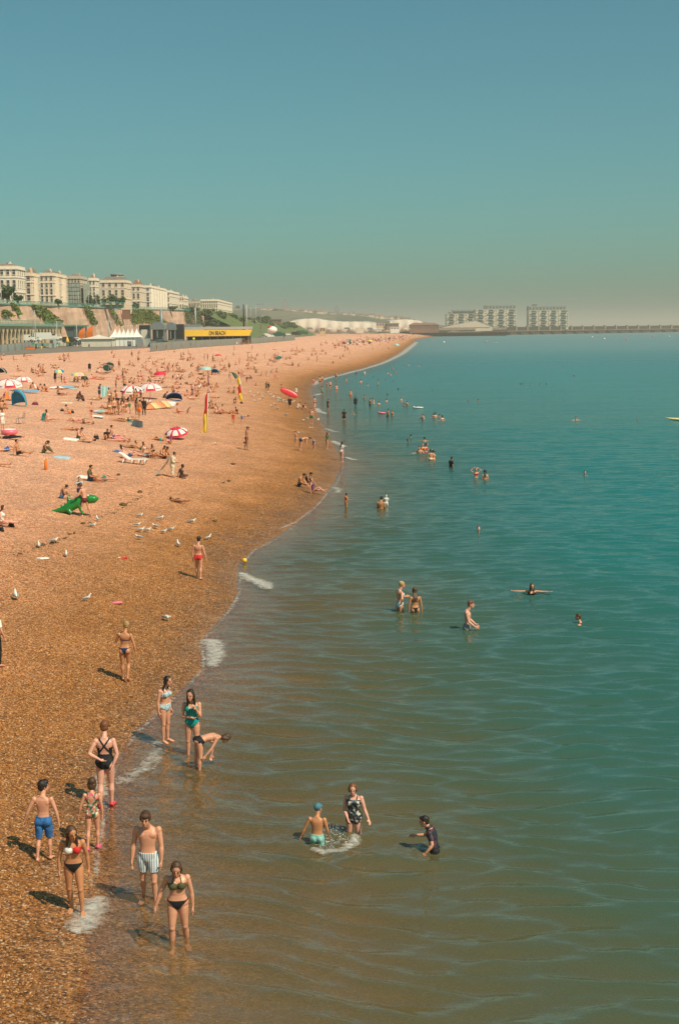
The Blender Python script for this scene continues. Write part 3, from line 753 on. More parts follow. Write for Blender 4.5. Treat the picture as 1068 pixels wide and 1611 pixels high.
def region(B, name):
    kind, t, s, lat, fr, pc, nf = B['kind'], B['t'], B['s'], B['lat'], B['fr'], B['pc'], B['nfr']
    tor = kind == 'to'; th = kind == 'th'; al = np.abs(lat)
    hip = (tor | (th & (t < .4)))
    z = pc[:, 2]; ax = np.abs(pc[:, 0]); front = pc[:, 1] > -.005
    fit = B['f']
    if name == 'bottom':      # bikini bottom, tied or plain
        leg = np.where(front, .055 - .155 * np.clip(1 - ax / .165, 0, 1) ** 1.0, .045 - .15 * np.clip(1 - ax / .16, 0, 1) ** .75)
        return hip & (z < .072) & (z > leg) & (z > -.15)
    if name == 'string':      # low narrow bottom
        leg = np.where(front, .062 - .165 * np.clip(1 - ax / .155, 0, 1) ** 1.1, .06 - .20 * np.clip(1 - ax / .10, 0, 1) ** 1.2)
        return hip & (z < .075) & (z > leg) & (z > -.15)
    if name == 'brief':
        leg = np.where(front, .03 - .13 * np.clip(1 - ax / .17, 0, 1) ** .8, .0 - .12 * np.clip(1 - ax / .175, 0, 1) ** .6)
        return hip & (z < .105) & (z > leg) & (z > -.15)
    if name == 'top':         # triangle or band top
        cup = (fr > .03) & (s > .305) & (s < .425 - .55 * np.abs(al - .073)) & (al < .15)
        band = (s > .300) & (s < .322)
        neck = (fr > -.02) & (s >= .40) & (s < .52) & (np.abs(al - .075 + .25 * (s - .41)) < .008)
        return tor & (cup | band | neck)
    if name == 'band':        # bandeau / sports top
        return tor & (s > .30) & (s < np.where(fr > 0, .415, .35)) | (tor & (s > .35) & (s < .5) & (np.abs(al - .085) < .016))
    if name == 'suit':        # swimsuit, low round back
        nb = np.where(fr > 0, .42 - .04 * (al < .05), .27 + .9 * np.clip(al - .04, 0, 1))
        strap = (s > .25) & (np.abs(al - .085) < .016) & (s < .5)
        return (region(B, 'bottom')) | (tor & (s > .04) & (s < nb)) | (tor & strap)
    if name == 'racer':       # swimsuit with a cut-out racer back
        body = tor & (s > .04) & (s < np.where(fr > 0, .43, .19))
        sidep = tor & (s > .18) & (s < .33) & (al > .09) & (fr <= .02)
        X = tor & (fr <= 0) & (s > .20) & (s < .50) & (np.abs(al - np.clip(np.abs(s - .365) * .75, .0, .12)) < .019)
        strapf = tor & (fr > 0) & (s > .4) & (s < .5) & (np.abs(al - .085) < .016)
        return region(B, 'brief') | body | sidep | X | strapf
    if name == 'swimdress':   # swimsuit with short legs
        nb = np.where(fr > 0, .425, .33)
        return (tor & (s < nb)) | (th & (t < .22)) | (tor & (s > .3) & (s < .5) & (np.abs(al - .085) < .016))
    if name == 'tee': return (tor & (s > .02) & (s < .51)) | ((kind == 'ua') & (t < .62))
    if name == 'vest': return (tor & (s > .02) & (s < .49) & ((al < .13) | (s < .42)))
    if name == 'shorts': return (tor & (s < .085)) | (th & (t < .62))
    if name == 'long_shorts': return (tor & (s < .085)) | (th & (t < .93))
    if name == 'trunks': return (tor & (s < .07)) | (th & (t < .34))
    if name == 'trousers': return (tor & (s < .10)) | th | ((kind == 'sh') & (t < .97))
    if name == 'dress': return (tor & (s < .46)) | (th & (t < .8))
    if name == 'robe': return (tor & (s < .49)) | th | ((kind == 'sh') & (t < .8)) | ((kind == 'ua')) | ((kind == 'fa') & (t < .5))
    if name == 'wetsuit': return (tor & (s < .52)) | th | (kind == 'sh') | (kind == 'ua') | ((kind == 'fa') & (t < .9))
    if name == 'shoes': return (kind == 'fo') | ((kind == 'sh') & (t > .95))
    raise KeyError(name)
LOOSE = dict(shorts=.02, long_shorts=.024, trunks=.016, tee=.016, dress=.022, robe=.05, trousers=.02, vest=.014, shoes=.010, wetsuit=.006)
def garment(B, names, mats_, part_name, split=None):
    """cloth laid over the body region(s): an offset shell with a hem turned in to the skin"""
    mk = np.zeros(len(B['q']), bool)
    for n in names.split('+'): mk |= region(B, n)
    q = B['q'][mk]
    if len(q) == 0: return None
    off = LOOSE.get(names.split('+')[0], .0075)
    if B['voxel'] > .015: off = max(off, .010)
    ids, inv = np.unique(q, return_inverse=True); q2 = inv.reshape(-1, 4)
    vv = B['v'][ids].copy(); nn = B['vn'][ids]
    # boundary vertices hug the skin less for loose clothes
    e = np.concatenate([q2[:, [0, 1]], q2[:, [1, 2]], q2[:, [2, 3]], q2[:, [3, 0]]]); es = np.sort(e, 1)
    u, ix, cn = np.unique(es, axis=0, return_index=True, return_counts=True)
    if off > .012:                                  # soft folds
        ww = np.sin(vv[:, 0] * 42 / B['scale'] + 3 * np.sin(vv[:, 2] * 9)) * np.sin(vv[:, 1] * 37 + 2.0) * .32 + 1
    else: ww = np.ones(len(vv))
    outer = vv + nn * (off * ww)[:, None] * B['scale']
    outer = smooth_np(outer, q2, 2 if off < .012 else 5)
    bd = e[ix[cn == 1]]
    inner = vv - nn * .004
    n = len(outer)
    hem = np.stack([bd[:, 1], bd[:, 0], bd[:, 0] + n, bd[:, 1] + n], 1)
    return np_mesh(part_name, np.concatenate([outer, inner]), np.concatenate([q2, hem]), mats_)
def hair_mesh(B, mt, voxel=None):
    if not B['hb'].v: return None
    vx = voxel or max(.011, B['voxel'] * .9)
    v, q = remesh(B['hb'], vx, 2)
    if B['voxel'] < .012:                           # strands: gentle streaks in the surface
        _, n = normals(v, q); v = v + n * (np.sin(v[:, 0] * 260 + v[:, 1] * 150) * .0035)[:, None]
    return np_mesh('hair', xf(B, v), q, [mt])
def face_parts(B, root):
    hc, hm, hk = B['hc'], B['hm'], B['hk']
    Mr = B['root']
    def put(name, m_, cs, r):
        b = MB()
        for c in cs:
            b.ell((0, 0, 0), r, None, 8, 5)
        b2 = MB(); p = Vector(xf(B, tuple(hc + hm @ Vector(cs[0]) * hk)))
        b2.ell((0, 0, 0), [x * B['scale'] * hk for x in r], Mr @ hm, 8, 6)
        return b2.build(name, MATS[m_], root, p)
    for sx in (-1, 1):
        put('eye', 'eye', [(sx * .030, .079, .006)], (.0125, .008, .0065))
        put('eyebrow', 'brow', [(sx * .031, .085, .026)], (.019, .007, .0045))
    put('mouth', 'lips', [(0, .0955, -.057)], (.021, .008, .0075))
# ------------------------------------------------------------------ land behind the beach
def wall_Y(px): return float(np.interp(px, [-60, 0, 130, 210, 290, 365, 450, 520], [440, 485, 600, 720, 860, 1010, 1300, 1650]))
TOPL = [(-60, 474), (0, 477), (70, 480), (130, 481.5), (210, 486), (290, 487.5), (330, 490), (365, 492), (400, 501), (450, 512)]
def wall_top(px): return float(np.interp(px, [a for a, b in TOPL], [b for a, b in TOPL]))
mat('stucco', (.76, .58, .42), .8, .07, .5); mat('stucco_white', (.80, .68, .55), .8, .07, .5); mat('stucco_dim', (.55, .44, .33), .8, .08, .5)
mat('slate_brown', (.24, .15, .11), .8, .2, 1.0); mat('slate', (.19, .16, .135), .7, .2, 1.0); mat('tile_red', (.28, .14, .09), .8, .2, 1.0); mat('glass_dark', (.085, .085, .08), .12, .1, 3, 0, .5)
mat('netting', (.33, .34, .27), .9, .25, .6); mat('iron_green', (.10, .30, .23), .6, .15, 2.0); mat('ledge_green', (.17, .33, .26), .7, .15, 1.0)
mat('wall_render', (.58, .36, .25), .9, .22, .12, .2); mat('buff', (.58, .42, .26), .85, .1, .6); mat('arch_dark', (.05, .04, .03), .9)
mat('metal_grey', (.23, .25, .25), .5, .1, 3, 0, .4, .3); mat('pole_pale', (.45, .44, .40), .5, .08); mat('black_paint', (.02, .02, .022), .6)
mat('white_paint', (.78, .76, .70), .45, .05); mat('canvas', (.80, .78, .72), .8, .05, 1.0); mat('canvas_cream', (.66, .60, .50), .8, .06, 1.0)
mat('yellow_sign', (.86, .50, .03), .6, .05, 1); mat('sign_black', (.03, .028, .02), .7); mat('hoarding', (.23, .235, .20), .8, .16, .7)
mat('orange_cloth', (.85, .20, .02), .7, .08); mat('red_paint', (.55, .04, .03), .5); mat('green_dark', (.03, .10, .07), .5); mat('tarmac', (.20, .17, .135), .9, .2, .4)
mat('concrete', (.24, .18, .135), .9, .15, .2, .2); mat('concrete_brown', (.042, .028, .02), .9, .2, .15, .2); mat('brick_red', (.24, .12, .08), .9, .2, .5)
mat('chalk', (.62, .53, .44), .95, .08, .06, .3); mat('teal_glass', (.07, .115, .12), .25, .2, .3); mat('grey_clad', (.26, .27, .25), .7, .12, .3); mat('sand_clad', (.68, .57, .45), .8, .08, .3)
mat('rubber', (.02, .02, .02), .8); mat('chrome', (.5, .5, .5), .25, .05, 3, 0, .5, .9); mat('red_lamp', (.5, .02, .02), .3); mat('wood', (.25, .14, .07), .8, .2, 4)
for k, c in (('ivy', (.13, .16, .028)), ('ivy_dark', (.06, .095, .025)), ('shrub', (.085, .12, .035)), ('bank', (.11, .14, .04))): mat(k, c, .8, .35, 1.2)

# road and promenade behind the beach
rd = MB(); vs = []; ry = list(range(330, 1341, 45))
for y in ry:
    xr = float(np.interp(y, [330, 460, 560, 700, 900, 1340], [-84, -64, -54, -46, -38, -20]))
    for k in range(5): x = xr - (k / 4) ** 1.5 * 190; vs.append((x, y, float(ground_h(x, y)) + .03))
rd.add(vs, [(i * 5 + k, i * 5 + k + 1, (i + 1) * 5 + k + 1, (i + 1) * 5 + k) for i in range(len(ry) - 1) for k in range(4)], True)
tag(rd.build('promenade', MATS['tarmac']), kind='structure')

# the high sea wall, its plateau, and the grassy bank where the wall ends
wpx = list(range(-60, 321, 20))
mb = MB(); plat = MB()
def wall_pt(px, py): return at_y(px, py, wall_Y(px))
feet_, tops_ = [], []
for px in wpx:
    t = wall_pt(px, wall_top(px)); lean = 2.6
    tops_.append(t); feet_.append(Vector((t.x + lean, t.y - .6, 5.0)))
sw = thing('sea_wall', 'long pink rendered cliff wall hung with ivy below the white terraces', 'wall', (feet_[3].x, feet_[3].y, 5.0))
o0 = Vector(sw.location)
for i in range(len(wpx) - 1):
    b = MB(); n = 6
    g = []
    for k in range(n + 1):
        f_ = k / n
        a = feet_[i].lerp(tops_[i], f_); c = feet_[i + 1].lerp(tops_[i + 1], f_)
        wob = .35 * math.sin(i * 1.7 + k * 1.1)
        g.append((a + Vector((wob, 0, 0)), c + Vector((.35 * math.sin((i + 1) * 1.7 + k * 1.1), 0, 0))))
    for k in range(n): b.quad(g[k][0] - o0, g[k][1] - o0, g[k + 1][1] - o0, g[k + 1][0] - o0)
    b.build('wall_panel', MATS['wall_render'], sw)
    if i % 2 == 0:                                # buttress ribs
        b = MB(); a, t = feet_[i] - o0, tops_[i] - o0
        b.add([a + Vector((1.6, -1.4, 0)), a + Vector((1.6, 1.4, 0)), a + Vector((-2, 1.4, 0)), a + Vector((-2, -1.4, 0)),
               t + Vector((.35, -.8, -.3)), t + Vector((.35, .8, -.3)), t + Vector((-2, .8, -.3)), t + Vector((-2, -.8, -.3))],
              [(0, 1, 5, 4), (1, 2, 6, 5), (2, 3, 7, 6), (3, 0, 4, 7), (4, 5, 6, 7)])
        b.build('buttress', MATS['wall_render'], sw)
    b = MB(); a, c = tops_[i] - o0, tops_[i + 1] - o0
    mid = (a + c) / 2; d = c - a
    M3 = Matrix.Rotation(math.atan2(d.y, d.x), 3, 'Z') @ Matrix.Rotation(-math.atan2(d.z, math.hypot(d.x, d.y)), 3, 'Y')
    b.box(mid + Vector((0, 0, -.12)), (d.length, 1.0, .5), M=M3); b.build('coping', MATS['ledge_green'], sw)
    b = MB()                                      # railing along the clifftop
    for z in (.55, 1.15): b.box(mid + Vector((.2, 0, z)), (d.length, .12, .12), M=M3)
    for k in range(9):
        p = a.lerp(c, (k + .5) / 9); b.box(p + Vector((.2, 0, .6)), (.16, .16, 1.2))
    b.build('railing', MATS['iron_green'], sw)
vs = [(t.x + .2, t.y, t.z + .05) for t in tops_] + [(t.x - 260, t.y + 30, t.z + .6) for t in tops_]
n = len(tops_)
plat.add(vs, [(i, i + 1, n + i + 1, n + i) for i in range(n - 1)])
tag(plat.build('clifftop_road', MATS['tarmac']), kind='structure')
# grassy bank
bpx = list(range(320, 471, 10)); g = MB(); rows = 6; vs = []
for px in bpx:
    t = wall_pt(px, wall_top(px)); z1 = max(t.z, 6.5)
    base = Vector((t.x + 3 + (z1 - 5) * 1.5, t.y - 12, 5.3))
    for k in range(rows + 1):
        f_ = k / rows; p = base.lerp(Vector((t.x, t.y, z1)), f_)
        vs.append(p + Vector((.7 * math.sin(px * .3 + k * 2), 0, .35 * math.sin(px * .7 + k * 1.3) * (0 < k < rows))))
    vs.append(Vector((t.x - 300, t.y + 60, z1 + 1)))
rw = rows + 2
g.add(vs, [(i * rw + k, (i + 1) * rw + k, (i + 1) * rw + k + 1, i * rw + k + 1) for i in range(len(bpx) - 1) for k in range(rw - 1)], True)
tag(g.build('grassy_bank', MATS['bank']), kind='structure')

# hills behind, chalk at their foot
def hill_material():
    mt, nt, out = nodes_of('downland'); N, L = nt.nodes.new, nt.links.new
    p = N('ShaderNodeBsdfPrincipled'); p.inputs['Roughness'].default_value = .95
    tc = N('ShaderNodeTexCoord'); mp = N('ShaderNodeMapping'); mp.inputs['Scale'].default_value = (.006, .0022, .02); L(tc.outputs['Object'], mp.inputs[0])
    vo = N('ShaderNodeTexVoronoi'); vo.inputs['Scale'].default_value = 1; L(mp.outputs[0], vo.inputs[0])
    sp = N('ShaderNodeSeparateColor'); L(vo.outputs['Color'], sp.inputs[0])
    rp = N('ShaderNodeValToRGB'); el = rp.color_ramp.elements
    el[0].color = (.10, .105, .05, 1); el[1].color = (.26, .185, .105, 1); e = el.new(.5); e.color = (.19, .15, .085, 1); e = el.new(.75); e.color = (.085, .085, .045, 1)
    L(sp.outputs[0], rp.inputs[0])
    nz = N('ShaderNodeTexNoise'); nz.inputs['Scale'].default_value = .03; nz.inputs['Detail'].default_value = 8; L(tc.outputs['Object'], nz.inputs[0])
    mr = N('ShaderNodeMapRange'); mr.inputs['From Min'].default_value = .35; mr.inputs['From Max'].default_value = .65; mr.inputs['To Min'].default_value = .65; mr.inputs['To Max'].default_value = 1.25; L(nz.outputs['Fac'], mr.inputs['Value'])
    mx = N('ShaderNodeMix'); mx.data_type = 'RGBA'; mx.blend_type = 'MULTIPLY'; mx.inputs[0].default_value = 1; L(rp.outputs[0], mx.inputs[6]); L(mr.outputs[0], mx.inputs[7])
    L(mx.outputs[2], p.inputs['Base Color']); L(p.outputs[0], out.inputs['Surface'])
    return mt
MAT_HILL = hill_material()
SKYL = [(-400, 470), (300, 482), (380, 485.5), (430, 488.5), (480, 491), (530, 494.5), (580, 498.5), (630, 503), (660, 507), (700, 512), (760, 515.4), (800, 516.5)]
def hill(name, pxs, sk, Y0, Y1, z0=5.0, rough=1.0, drop=0):
    k = 14; n = len(pxs); X = np.zeros((n, k + 3)); Y = X.copy(); Z = X.copy()
    for i, px in enumerate(pxs):
        py = np.interp(px, [a for a, b in sk], [b for a, b in sk])
        top = at_y(px, py, Y1)
        for j in range(k + 3):
            t = j / k
            yy = Y0 + (Y1 - Y0) * t
            d = at_y(px, 500, yy)
            e = min(t, 1); e = e * e * (3 - 2 * e)
            X[i, j] = d.x; Y[i, j] = yy
            Z[i, j] = z0 + (top.z - z0) * e + rough * 3 * math.sin(px * .11 + j * 1.3) * math.sin(j * .9 + px * .05) * (0 < j < k)
            if t > 1: Z[i, j] = top.z - (t - 1) * 60
    return tag(grid_object(name, X, Y, Z, {}, MAT_HILL, True), kind='structure')
hill('hills', list(np.linspace(-500, 800, 90)), SKYL, 1900, 3600)
def hill_z(px, py, Y): return at_y(px, py, Y)
def cliff(pts, Y, base, thick, label):
    b = MB(); rs = []
    xs = np.linspace(pts[0][0], pts[-1][0], 40)
    for i, px in enumerate(xs):
        py = np.interp(px, [p[0] for p in pts], [p[1] for p in pts]) + .5 * math.sin(px * 1.1) * .4
        bot = at_y(px, base, Y); bot.z = max(min(bot.z, 7), 4.8); top = at_y(px, py, Y)
        wob = 1.0 * math.sin(px * .9) + 2 * math.sin(px * .37)
        rs.append([Vector((bot.x, Y - 6 + wob, bot.z)), Vector((bot.x, Y - 2 + wob, (bot.z + top.z) / 2)), Vector((top.x, Y + wob * .6, top.z)), Vector((top.x, Y + thick, top.z + 1.5)), Vector((bot.x, Y + thick, bot.z))])
    b.ring_loft(rs)
    o = b.build('chalk_cliff', MATS['chalk']); tag(o, kind='structure'); o['label'] = label
cliff([(452, 508.5), (462, 504.5), (478, 502.4), (498, 501.8), (515, 505), (540, 507), (566, 507), (600, 510)], 1750, 514, 60, 'white chalk cliff below the hill')
cliff([(560, 508), (575, 506.5), (600, 509), (618, 504.5), (640, 503.2), (660, 505), (668, 509), (676, 516)], 1900, 516, 60, 'white chalk cliff beside the red brick building')

# houses and trees scattered on the hill
def small_house(px, py, Y, w, h, roof):
    p = at_y(px, py, Y)
    t = thing('house', 'tiny pale house on the far hillside behind the chalk cliffs', 'house', p, rng.uniform(-.5, .5), 'distant houses on the hillside')
    b = MB(); b.box((0, 0, h / 2 - 2), (w, w * .7, h + 4)); b.build('wall', MATS[rng.choice(['stucco_dim', 'stucco', 'sand_clad'])], t)
    b = MB(); q = w * .55
    b.add([(-q, -w * .4, h), (q, -w * .4, h), (q, w * .4, h), (-q, w * .4, h), (-q, 0, h * 1.6), (q, 0, h * 1.6)], [(0, 1, 5, 4), (2, 3, 4, 5), (0, 4, 3), (1, 2, 5), (3, 2, 1, 0)])
    b.build('roof', MATS[roof], t)
for i in range(46):
    px = 405 + i * 5.4 + rng.uniform(-2, 2)
    sk = np.interp(px, [a for a, b in SKYL], [b for a, b in SKYL])
    small_house(px, sk + rng.uniform(.3, 2.2), 3500 - rng.uniform(0, 250), rng.uniform(8, 13), rng.uniform(4, 6.5), rng.choice(['slate', 'tile_red', 'tile_red']))
for px, w, h, lab in ((449, 14, 30, 'dark tower block on the skyline nearer the terraces'), (530, 12, 22, 'lone dark tower block on the far skyline')):
    p = at_y(px, np.interp(px, [a for a, b in SKYL], [b for a, b in SKYL]) + 3.5, 3400)
    t = thing('tower_block', lab, 'tower block', p)
    b = MB(); b.box((0, 0, h / 2), (w, 12, h)); b.build('wall', MATS['grey_clad'], t)
    b = MB(); b.box((0, 0, h + 1), (w * .5, 8, 2)); b.build('roof_plant', MATS['slate'], t)

# ------------------------------------------------------------------ terraces on the clifftop
def window_mesh(w, h):
    b = MB(); t = .14
    b.box((0, -.03, h / 2 + t / 2), (w + 2 * t, .18, t)); b.box((0, -.05, -h / 2 - t / 2), (w + 2 * t + .1, .26, t))
    for s in (-1, 1): b.box((s * (w / 2 + t / 2), -.03, 0), (t, .18, h))
    b.box((0, 0, 0), (w, .08, .08))
    f_ = b.mesh('window', MATS['stucco_white'])
    p = MB(); p.box((0, .03, 0), (w, .06, h)); return f_, p.mesh('pane', MATS['glass_dark'])
WIN = window_mesh(1.25, 2.1)
def add_window(parent, loc, rz, sc=1.0, scz=None, pair=None):
    f_, p = pair or WIN
    o = link('window', f_, parent, loc); o.rotation_euler = (0, 0, rz); o.scale = (sc, 1, scz or sc)
    link('pane', p, o)
def terrace(name, label, a, b_, c, Y1, ybase, ytop, rowsW, nW, nF, wall='stucco', roof='slate', rooftype='mansard', roofh=2.6, chim=2, bay=False, blank=False):
    """a: left edge of the wall facing us, b_: corner, c: far end of the front along the road"""
    cor = at_y(b_, ybase, Y1); top = at_y(b_, ytop, Y1); X1 = at_y(a, ybase, Y1).x
    Y2 = cor.x / at_y(c, ybase, 1.0).x if c > b_ else Y1 + 12
    Y2 = min(max(Y2, Y1 + 6), Y1 + 260)
    w = cor.x - X1; dpt = Y2 - Y1; h = top.z - cor.z
    t = thing('terraced_house', label, 'building', (cor.x, Y1, cor.z))
    mw = MATS[wall]; b = MB()
    b.box((-w / 2, dpt / 2, h / 2 - 2), (w, dpt, h + 4)); b.build('wall', mw, t)
    b = MB()
    for z, pr, th in ((h, .36, .4), (h * .74, .2, .25), (h * .28, .25, .28)):
        b.box((-w / 2, -pr / 2, z), (w + 2 * pr, pr, th)); b.box((pr / 2, dpt / 2, z), (pr, dpt - .02, th))
    b.build('cornice', MATS['stucco_white'] if wall != 'stucco_dim' else MATS['stucco_dim'], t)
    b = MB(); b.box((-w / 2, .15, h + .7), (w, .3, .9)); b.box((-.15, dpt / 2 + .2, h + .7), (.3, dpt - .4, .9)); b.build('parapet', mw, t)
    b = MB(); ins = 2.0
    ins = min(ins, w * .3)
    b.add([(-w + .3, .5, h + .2), (-.4, .5, h + .2), (-.4, dpt - .4, h + .2), (-w + .3, dpt - .4, h + .2),
           (-w + .3 + ins, .5 + ins, h + roofh), (-.4 - ins, .5 + ins, h + roofh), (-.4 - ins, dpt - .4 - ins, h + roofh), (-w + .3 + ins, dpt - .4 - ins, h + roofh)],
          [(0, 1, 5, 4), (1, 2, 6, 5), (2, 3, 7, 6), (3, 0, 4, 7), (4, 5, 6, 7)])
    ro = b.build('roof', MATS[roof], t)
    for k in range(chim):
        b = MB(); y = dpt * (k + .5) / chim; x = -w * (.35 + .3 * (k % 2))
        b.box((x, y, h + roofh * .7), (.8, 1.8, 1.9))
        for q in (-.5, 0, .5): b.tube([(x, y + q, h + roofh * .7 + .95), (x, y + q, h + roofh * .7 + 1.4)], .14, 6)
        b.build('chimney', MATS['brick_red'] if k % 2 else mw, ro)
    if not blank:
        for r_ in range(rowsW):
            z = h * (.16 + .76 * r_ / max(rowsW - 1, 1)) if rowsW > 1 else h * .5
            sz = (1.3, 1.25, 1.05, .9, .8)[min(r_, 4)] * min(1.0, h / (rowsW * 3.1))
            for k in range(nW): add_window(t, (-w * (k + .5) / nW, -.02, z), 0, min(1, w / nW / 2.6), sz)
            for k in range(nF): add_window(t, (.02, dpt * (k + .5) / nF, z), PI / 2, min(1.2, dpt / nF / 2.4), sz)
    for k in range(bay):                        # shallow canted bays with their own windows
        y = dpt * (k + .5) / bay; q = dpt / bay * .3; pr = min(1.1, q * .6)
        b = MB(); b.prism([(-.1, y - q), (pr, y - q * .5), (pr, y + q * .5), (-.1, y + q)], -1, h * .93); bo = b.build('bay_front', mw, t)
        for r_ in range(rowsW): add_window(t, (pr + .02, y, h * (.16 + .66 * r_ / max(rowsW - 1, 1))), PI / 2, min(1.2, q / 2.2), 1.0)
    return t
terrace('b', 'tall cream corner house at the left edge with a brown attic roof', -9, 29, 42, 520, 474, 423, 3, 4, 4, 'stucco_white', 'slate_brown', roofh=1.9, chim=2)
terrace('b', 'narrow cream house with a bowed front right of the corner house', 41, 52, 64, 545, 475, 433.5, 4, 1, 3, 'stucco', 'tile_red', roofh=2.4, bay=1)
terrace('b', 'cream house whose side wall has three columns of dark windows', 64, 86, 107, 580, 477, 433.5, 4, 3, 4, 'stucco', 'slate', roofh=2.2, chim=3, bay=2)
sc_ = terrace('b', 'grey terraced house wrapped in scaffold netting between cream neighbours', 108, 128, 139, 640, 480, 438, 4, 4, 3, 'stucco_dim', 'slate', roofh=2.0, chim=1)
terrace('b', 'slim cream house next to the netted scaffolding', 141, 152, 158, 660, 480, 441, 4, 2, 2, 'stucco_white', 'tile_red', roofh=2.6)
terrace('b', 'wide cream house with a round roof lantern and a dark tree in front', 159, 199, 208, 690, 480, 444, 3, 4, 2, 'stucco', 'slate', roofh=2.8, chim=3)
terrace('b', 'cream house under a long red brown roof', 208, 222, 229, 745, 483, 451, 3, 2, 2, 'stucco', 'tile_red', roofh=3.6)
terrace('b', 'long white terrace with bay fronts stepping away beyond the red roof', 229, 238, 263, 780, 484, 452, 4, 1, 8, 'stucco_white', 'slate', roofh=1.6, chim=4, bay=6)
terrace('b', 'white terrace with a plain cornice right of the bowed terrace', 263, 268, 283, 850, 484, 460, 3, 1, 6, 'stucco_white', 'slate', roofh=1.0, chim=2)
terrace('b', 'small white house with two rows of windows and tall chimneys', 283, 290, 297, 900, 484, 469, 2, 2, 3, 'stucco_white', 'tile_red', roofh=1.6, chim=3)
terrace('b', 'low house with a grey roof left of the last white terrace', 297, 313, 316, 930, 486, 477, 1, 4, 1, 'stucco_dim', 'slate', roofh=2.4, chim=2)
terrace('b', 'last long white terrace with red roofs above the green bank', 316, 343, 366, 960, 491, 473.5, 3, 8, 9, 'stucco_white', 'tile_red', roofh=1.3, chim=6)
# scaffold poles and netting on the grey house
h_ = at_y(128, 438, 640).z - at_y(128, 480, 640).z; w_ = at_y(128, 480, 640).x - at_y(108, 480, 640).x
b = MB(); b.box((-w_ / 2, -1.25, h_ * .42), (w_ + .6, .05, h_ * .8)); b.box((1.25, 9, h_ * .42), (.05, 18, h_ * .8)); b.build('netting', MATS['netting'], sc_)
b = MB()
for k in range(6):
    x = -w_ * k / 5; b.tube([(x, -1.4, -1), (x, -1.4, h_ * .9)], .07, 6)
for k in range(6): b.box((-w_ / 2, -1.4, h_ * (.08 + .15 * k)), (w_ + .8, .1, .1))
b.build('scaffold_pole', MATS['metal_grey'], sc_)
lt = [o for o in bpy.data.objects if o.get('label', '').startswith('wide cream house')][0]
b = MB(); b.tube([(-5, 7, 11), (-5, 7, 14.5)], 3.0, 14); b.tube([(-5, 7, 14.5), (-5, 7, 15)], [3.4, 3.2], 14); b.build('roof_lantern', MATS['grey_clad'], lt)

# ------------------------------------------------------------------ foliage made of many leaf-sized faces
def leaves(name, label, cat, pts, size, m_, parent=None, loc=None, group=None, stems=None):
    vs = []; fs = []
    loc = Vector(loc)
    for p in pts:
        s = size * rng.uniform(.6, 1.4)
        a = Vector((rng.uniform(-1, 1), rng.uniform(-1, 1), rng.uniform(-.6, 1))).normalized()
        c = a.orthogonal().normalized(); d = a.cross(c); q = rng.uniform(0, 6.28); c, d = c * math.cos(q) + d * math.sin(q), d * math.cos(q) - c * math.sin(q)
        p = Vector(p) - loc; n = len(vs)
        vs += [p + c * s, p + d * s * .6, p - c * s, p - d * s * .6]; fs.append((n, n + 1, n + 2, n + 3))
    t = thing(name, label, cat, loc, 0, group)
    b = MB(); b.add(vs, fs); b.build('foliage', [m_], t)
    if stems:
        b = MB()
        for q in stems: b.tube([Vector(x) - loc for x in q], [.22, .12, .05][:len(q)], 6)
        b.build('stem', MATS['wood'], t)
    return t
def ivy(poly, n, label, m_='ivy', size=.55):
    """poly: pixel quadrilateral top-left, top-right, bottom-right, bottom-left on the wall"""
    pts = []
    for _ in range(n):
        u, v = rng.random(), rng.random() ** .9
        x = (poly[0][0] * (1 - u) + poly[1][0] * u) * (1 - v) + (poly[3][0] * (1 - u) + poly[2][0] * u) * v
        y = (poly[0][1] * (1 - u) + poly[1][1] * u) * (1 - v) + (poly[3][1] * (1 - u) + poly[2][1] * u) * v
        x += rng.gauss(0, .8); y += rng.gauss(0, .6)
        Y = wall_Y(x); p = at_y(x, y, Y); ft = 2.6 * np.clip((at_y(x, wall_top(x), Y).z - p.z) / 14, 0, 1.2)
        pts.append(p + Vector((ft + rng.uniform(0.2, 1.3), -rng.uniform(.2, 1.2), 0)))
    c = sum(pts, Vector()) / len(pts); c.z = min(p.z for p in pts)
    leaves('ivy', label, 'ivy', pts, size, MATS[m_], loc=c)
ivy([(16, 478), (23, 478), (27, 494), (24, 494)], 260, 'narrow strip of ivy hanging on the pink wall at far left')
ivy([(49, 480), (62, 481), (92, 507), (62, 506)], 1300, 'broad triangle of ivy spreading over the pink wall')
ivy([(131, 482), (138, 482), (147, 510), (138, 510)], 520, 'ivy strip falling down the wall left of the peaked marquee')
ivy([(169, 485), (174, 485), (186, 512), (180, 512)], 320, 'thin ivy strip above the peaked marquee')
ivy([(196, 487), (212, 487), (228, 508), (204, 509)], 900, 'ivy mass on the wall right of the dark red door')
ivy([(214, 487), (236, 488), (258, 508), (230, 509)], 1100, 'bright ivy bank behind the arched stage')
ivy([(0, 489), (8, 490), (16, 497), (0, 497)], 200, 'low tuft of ivy above the arcade at the left edge')
ivy([(289, 489), (312, 490), (314, 512), (288, 510)], 900, 'dark ivy on the wall left of the pale buttress', 'ivy_dark')
b = MB(); p = wall_pt(189, 488); q = wall_pt(196, 503)
dr = thing('doorway', 'dark red boarded doorway high in the ivy wall', 'doorway', (p.x + 2.2, p.y - 1, q.z))
b.box((1, 0, (p.z - q.z) / 2), (abs(q.x - p.x) + 3.5, .5, p.z - q.z)); b.build('door_panel', MATS['brick_red'], dr)
b = MB(); b.box((1, 0, p.z - q.z + .2), (abs(q.x - p.x) + 4.2, .9, .4)); b.build('lintel', MATS['wall_render'], dr)
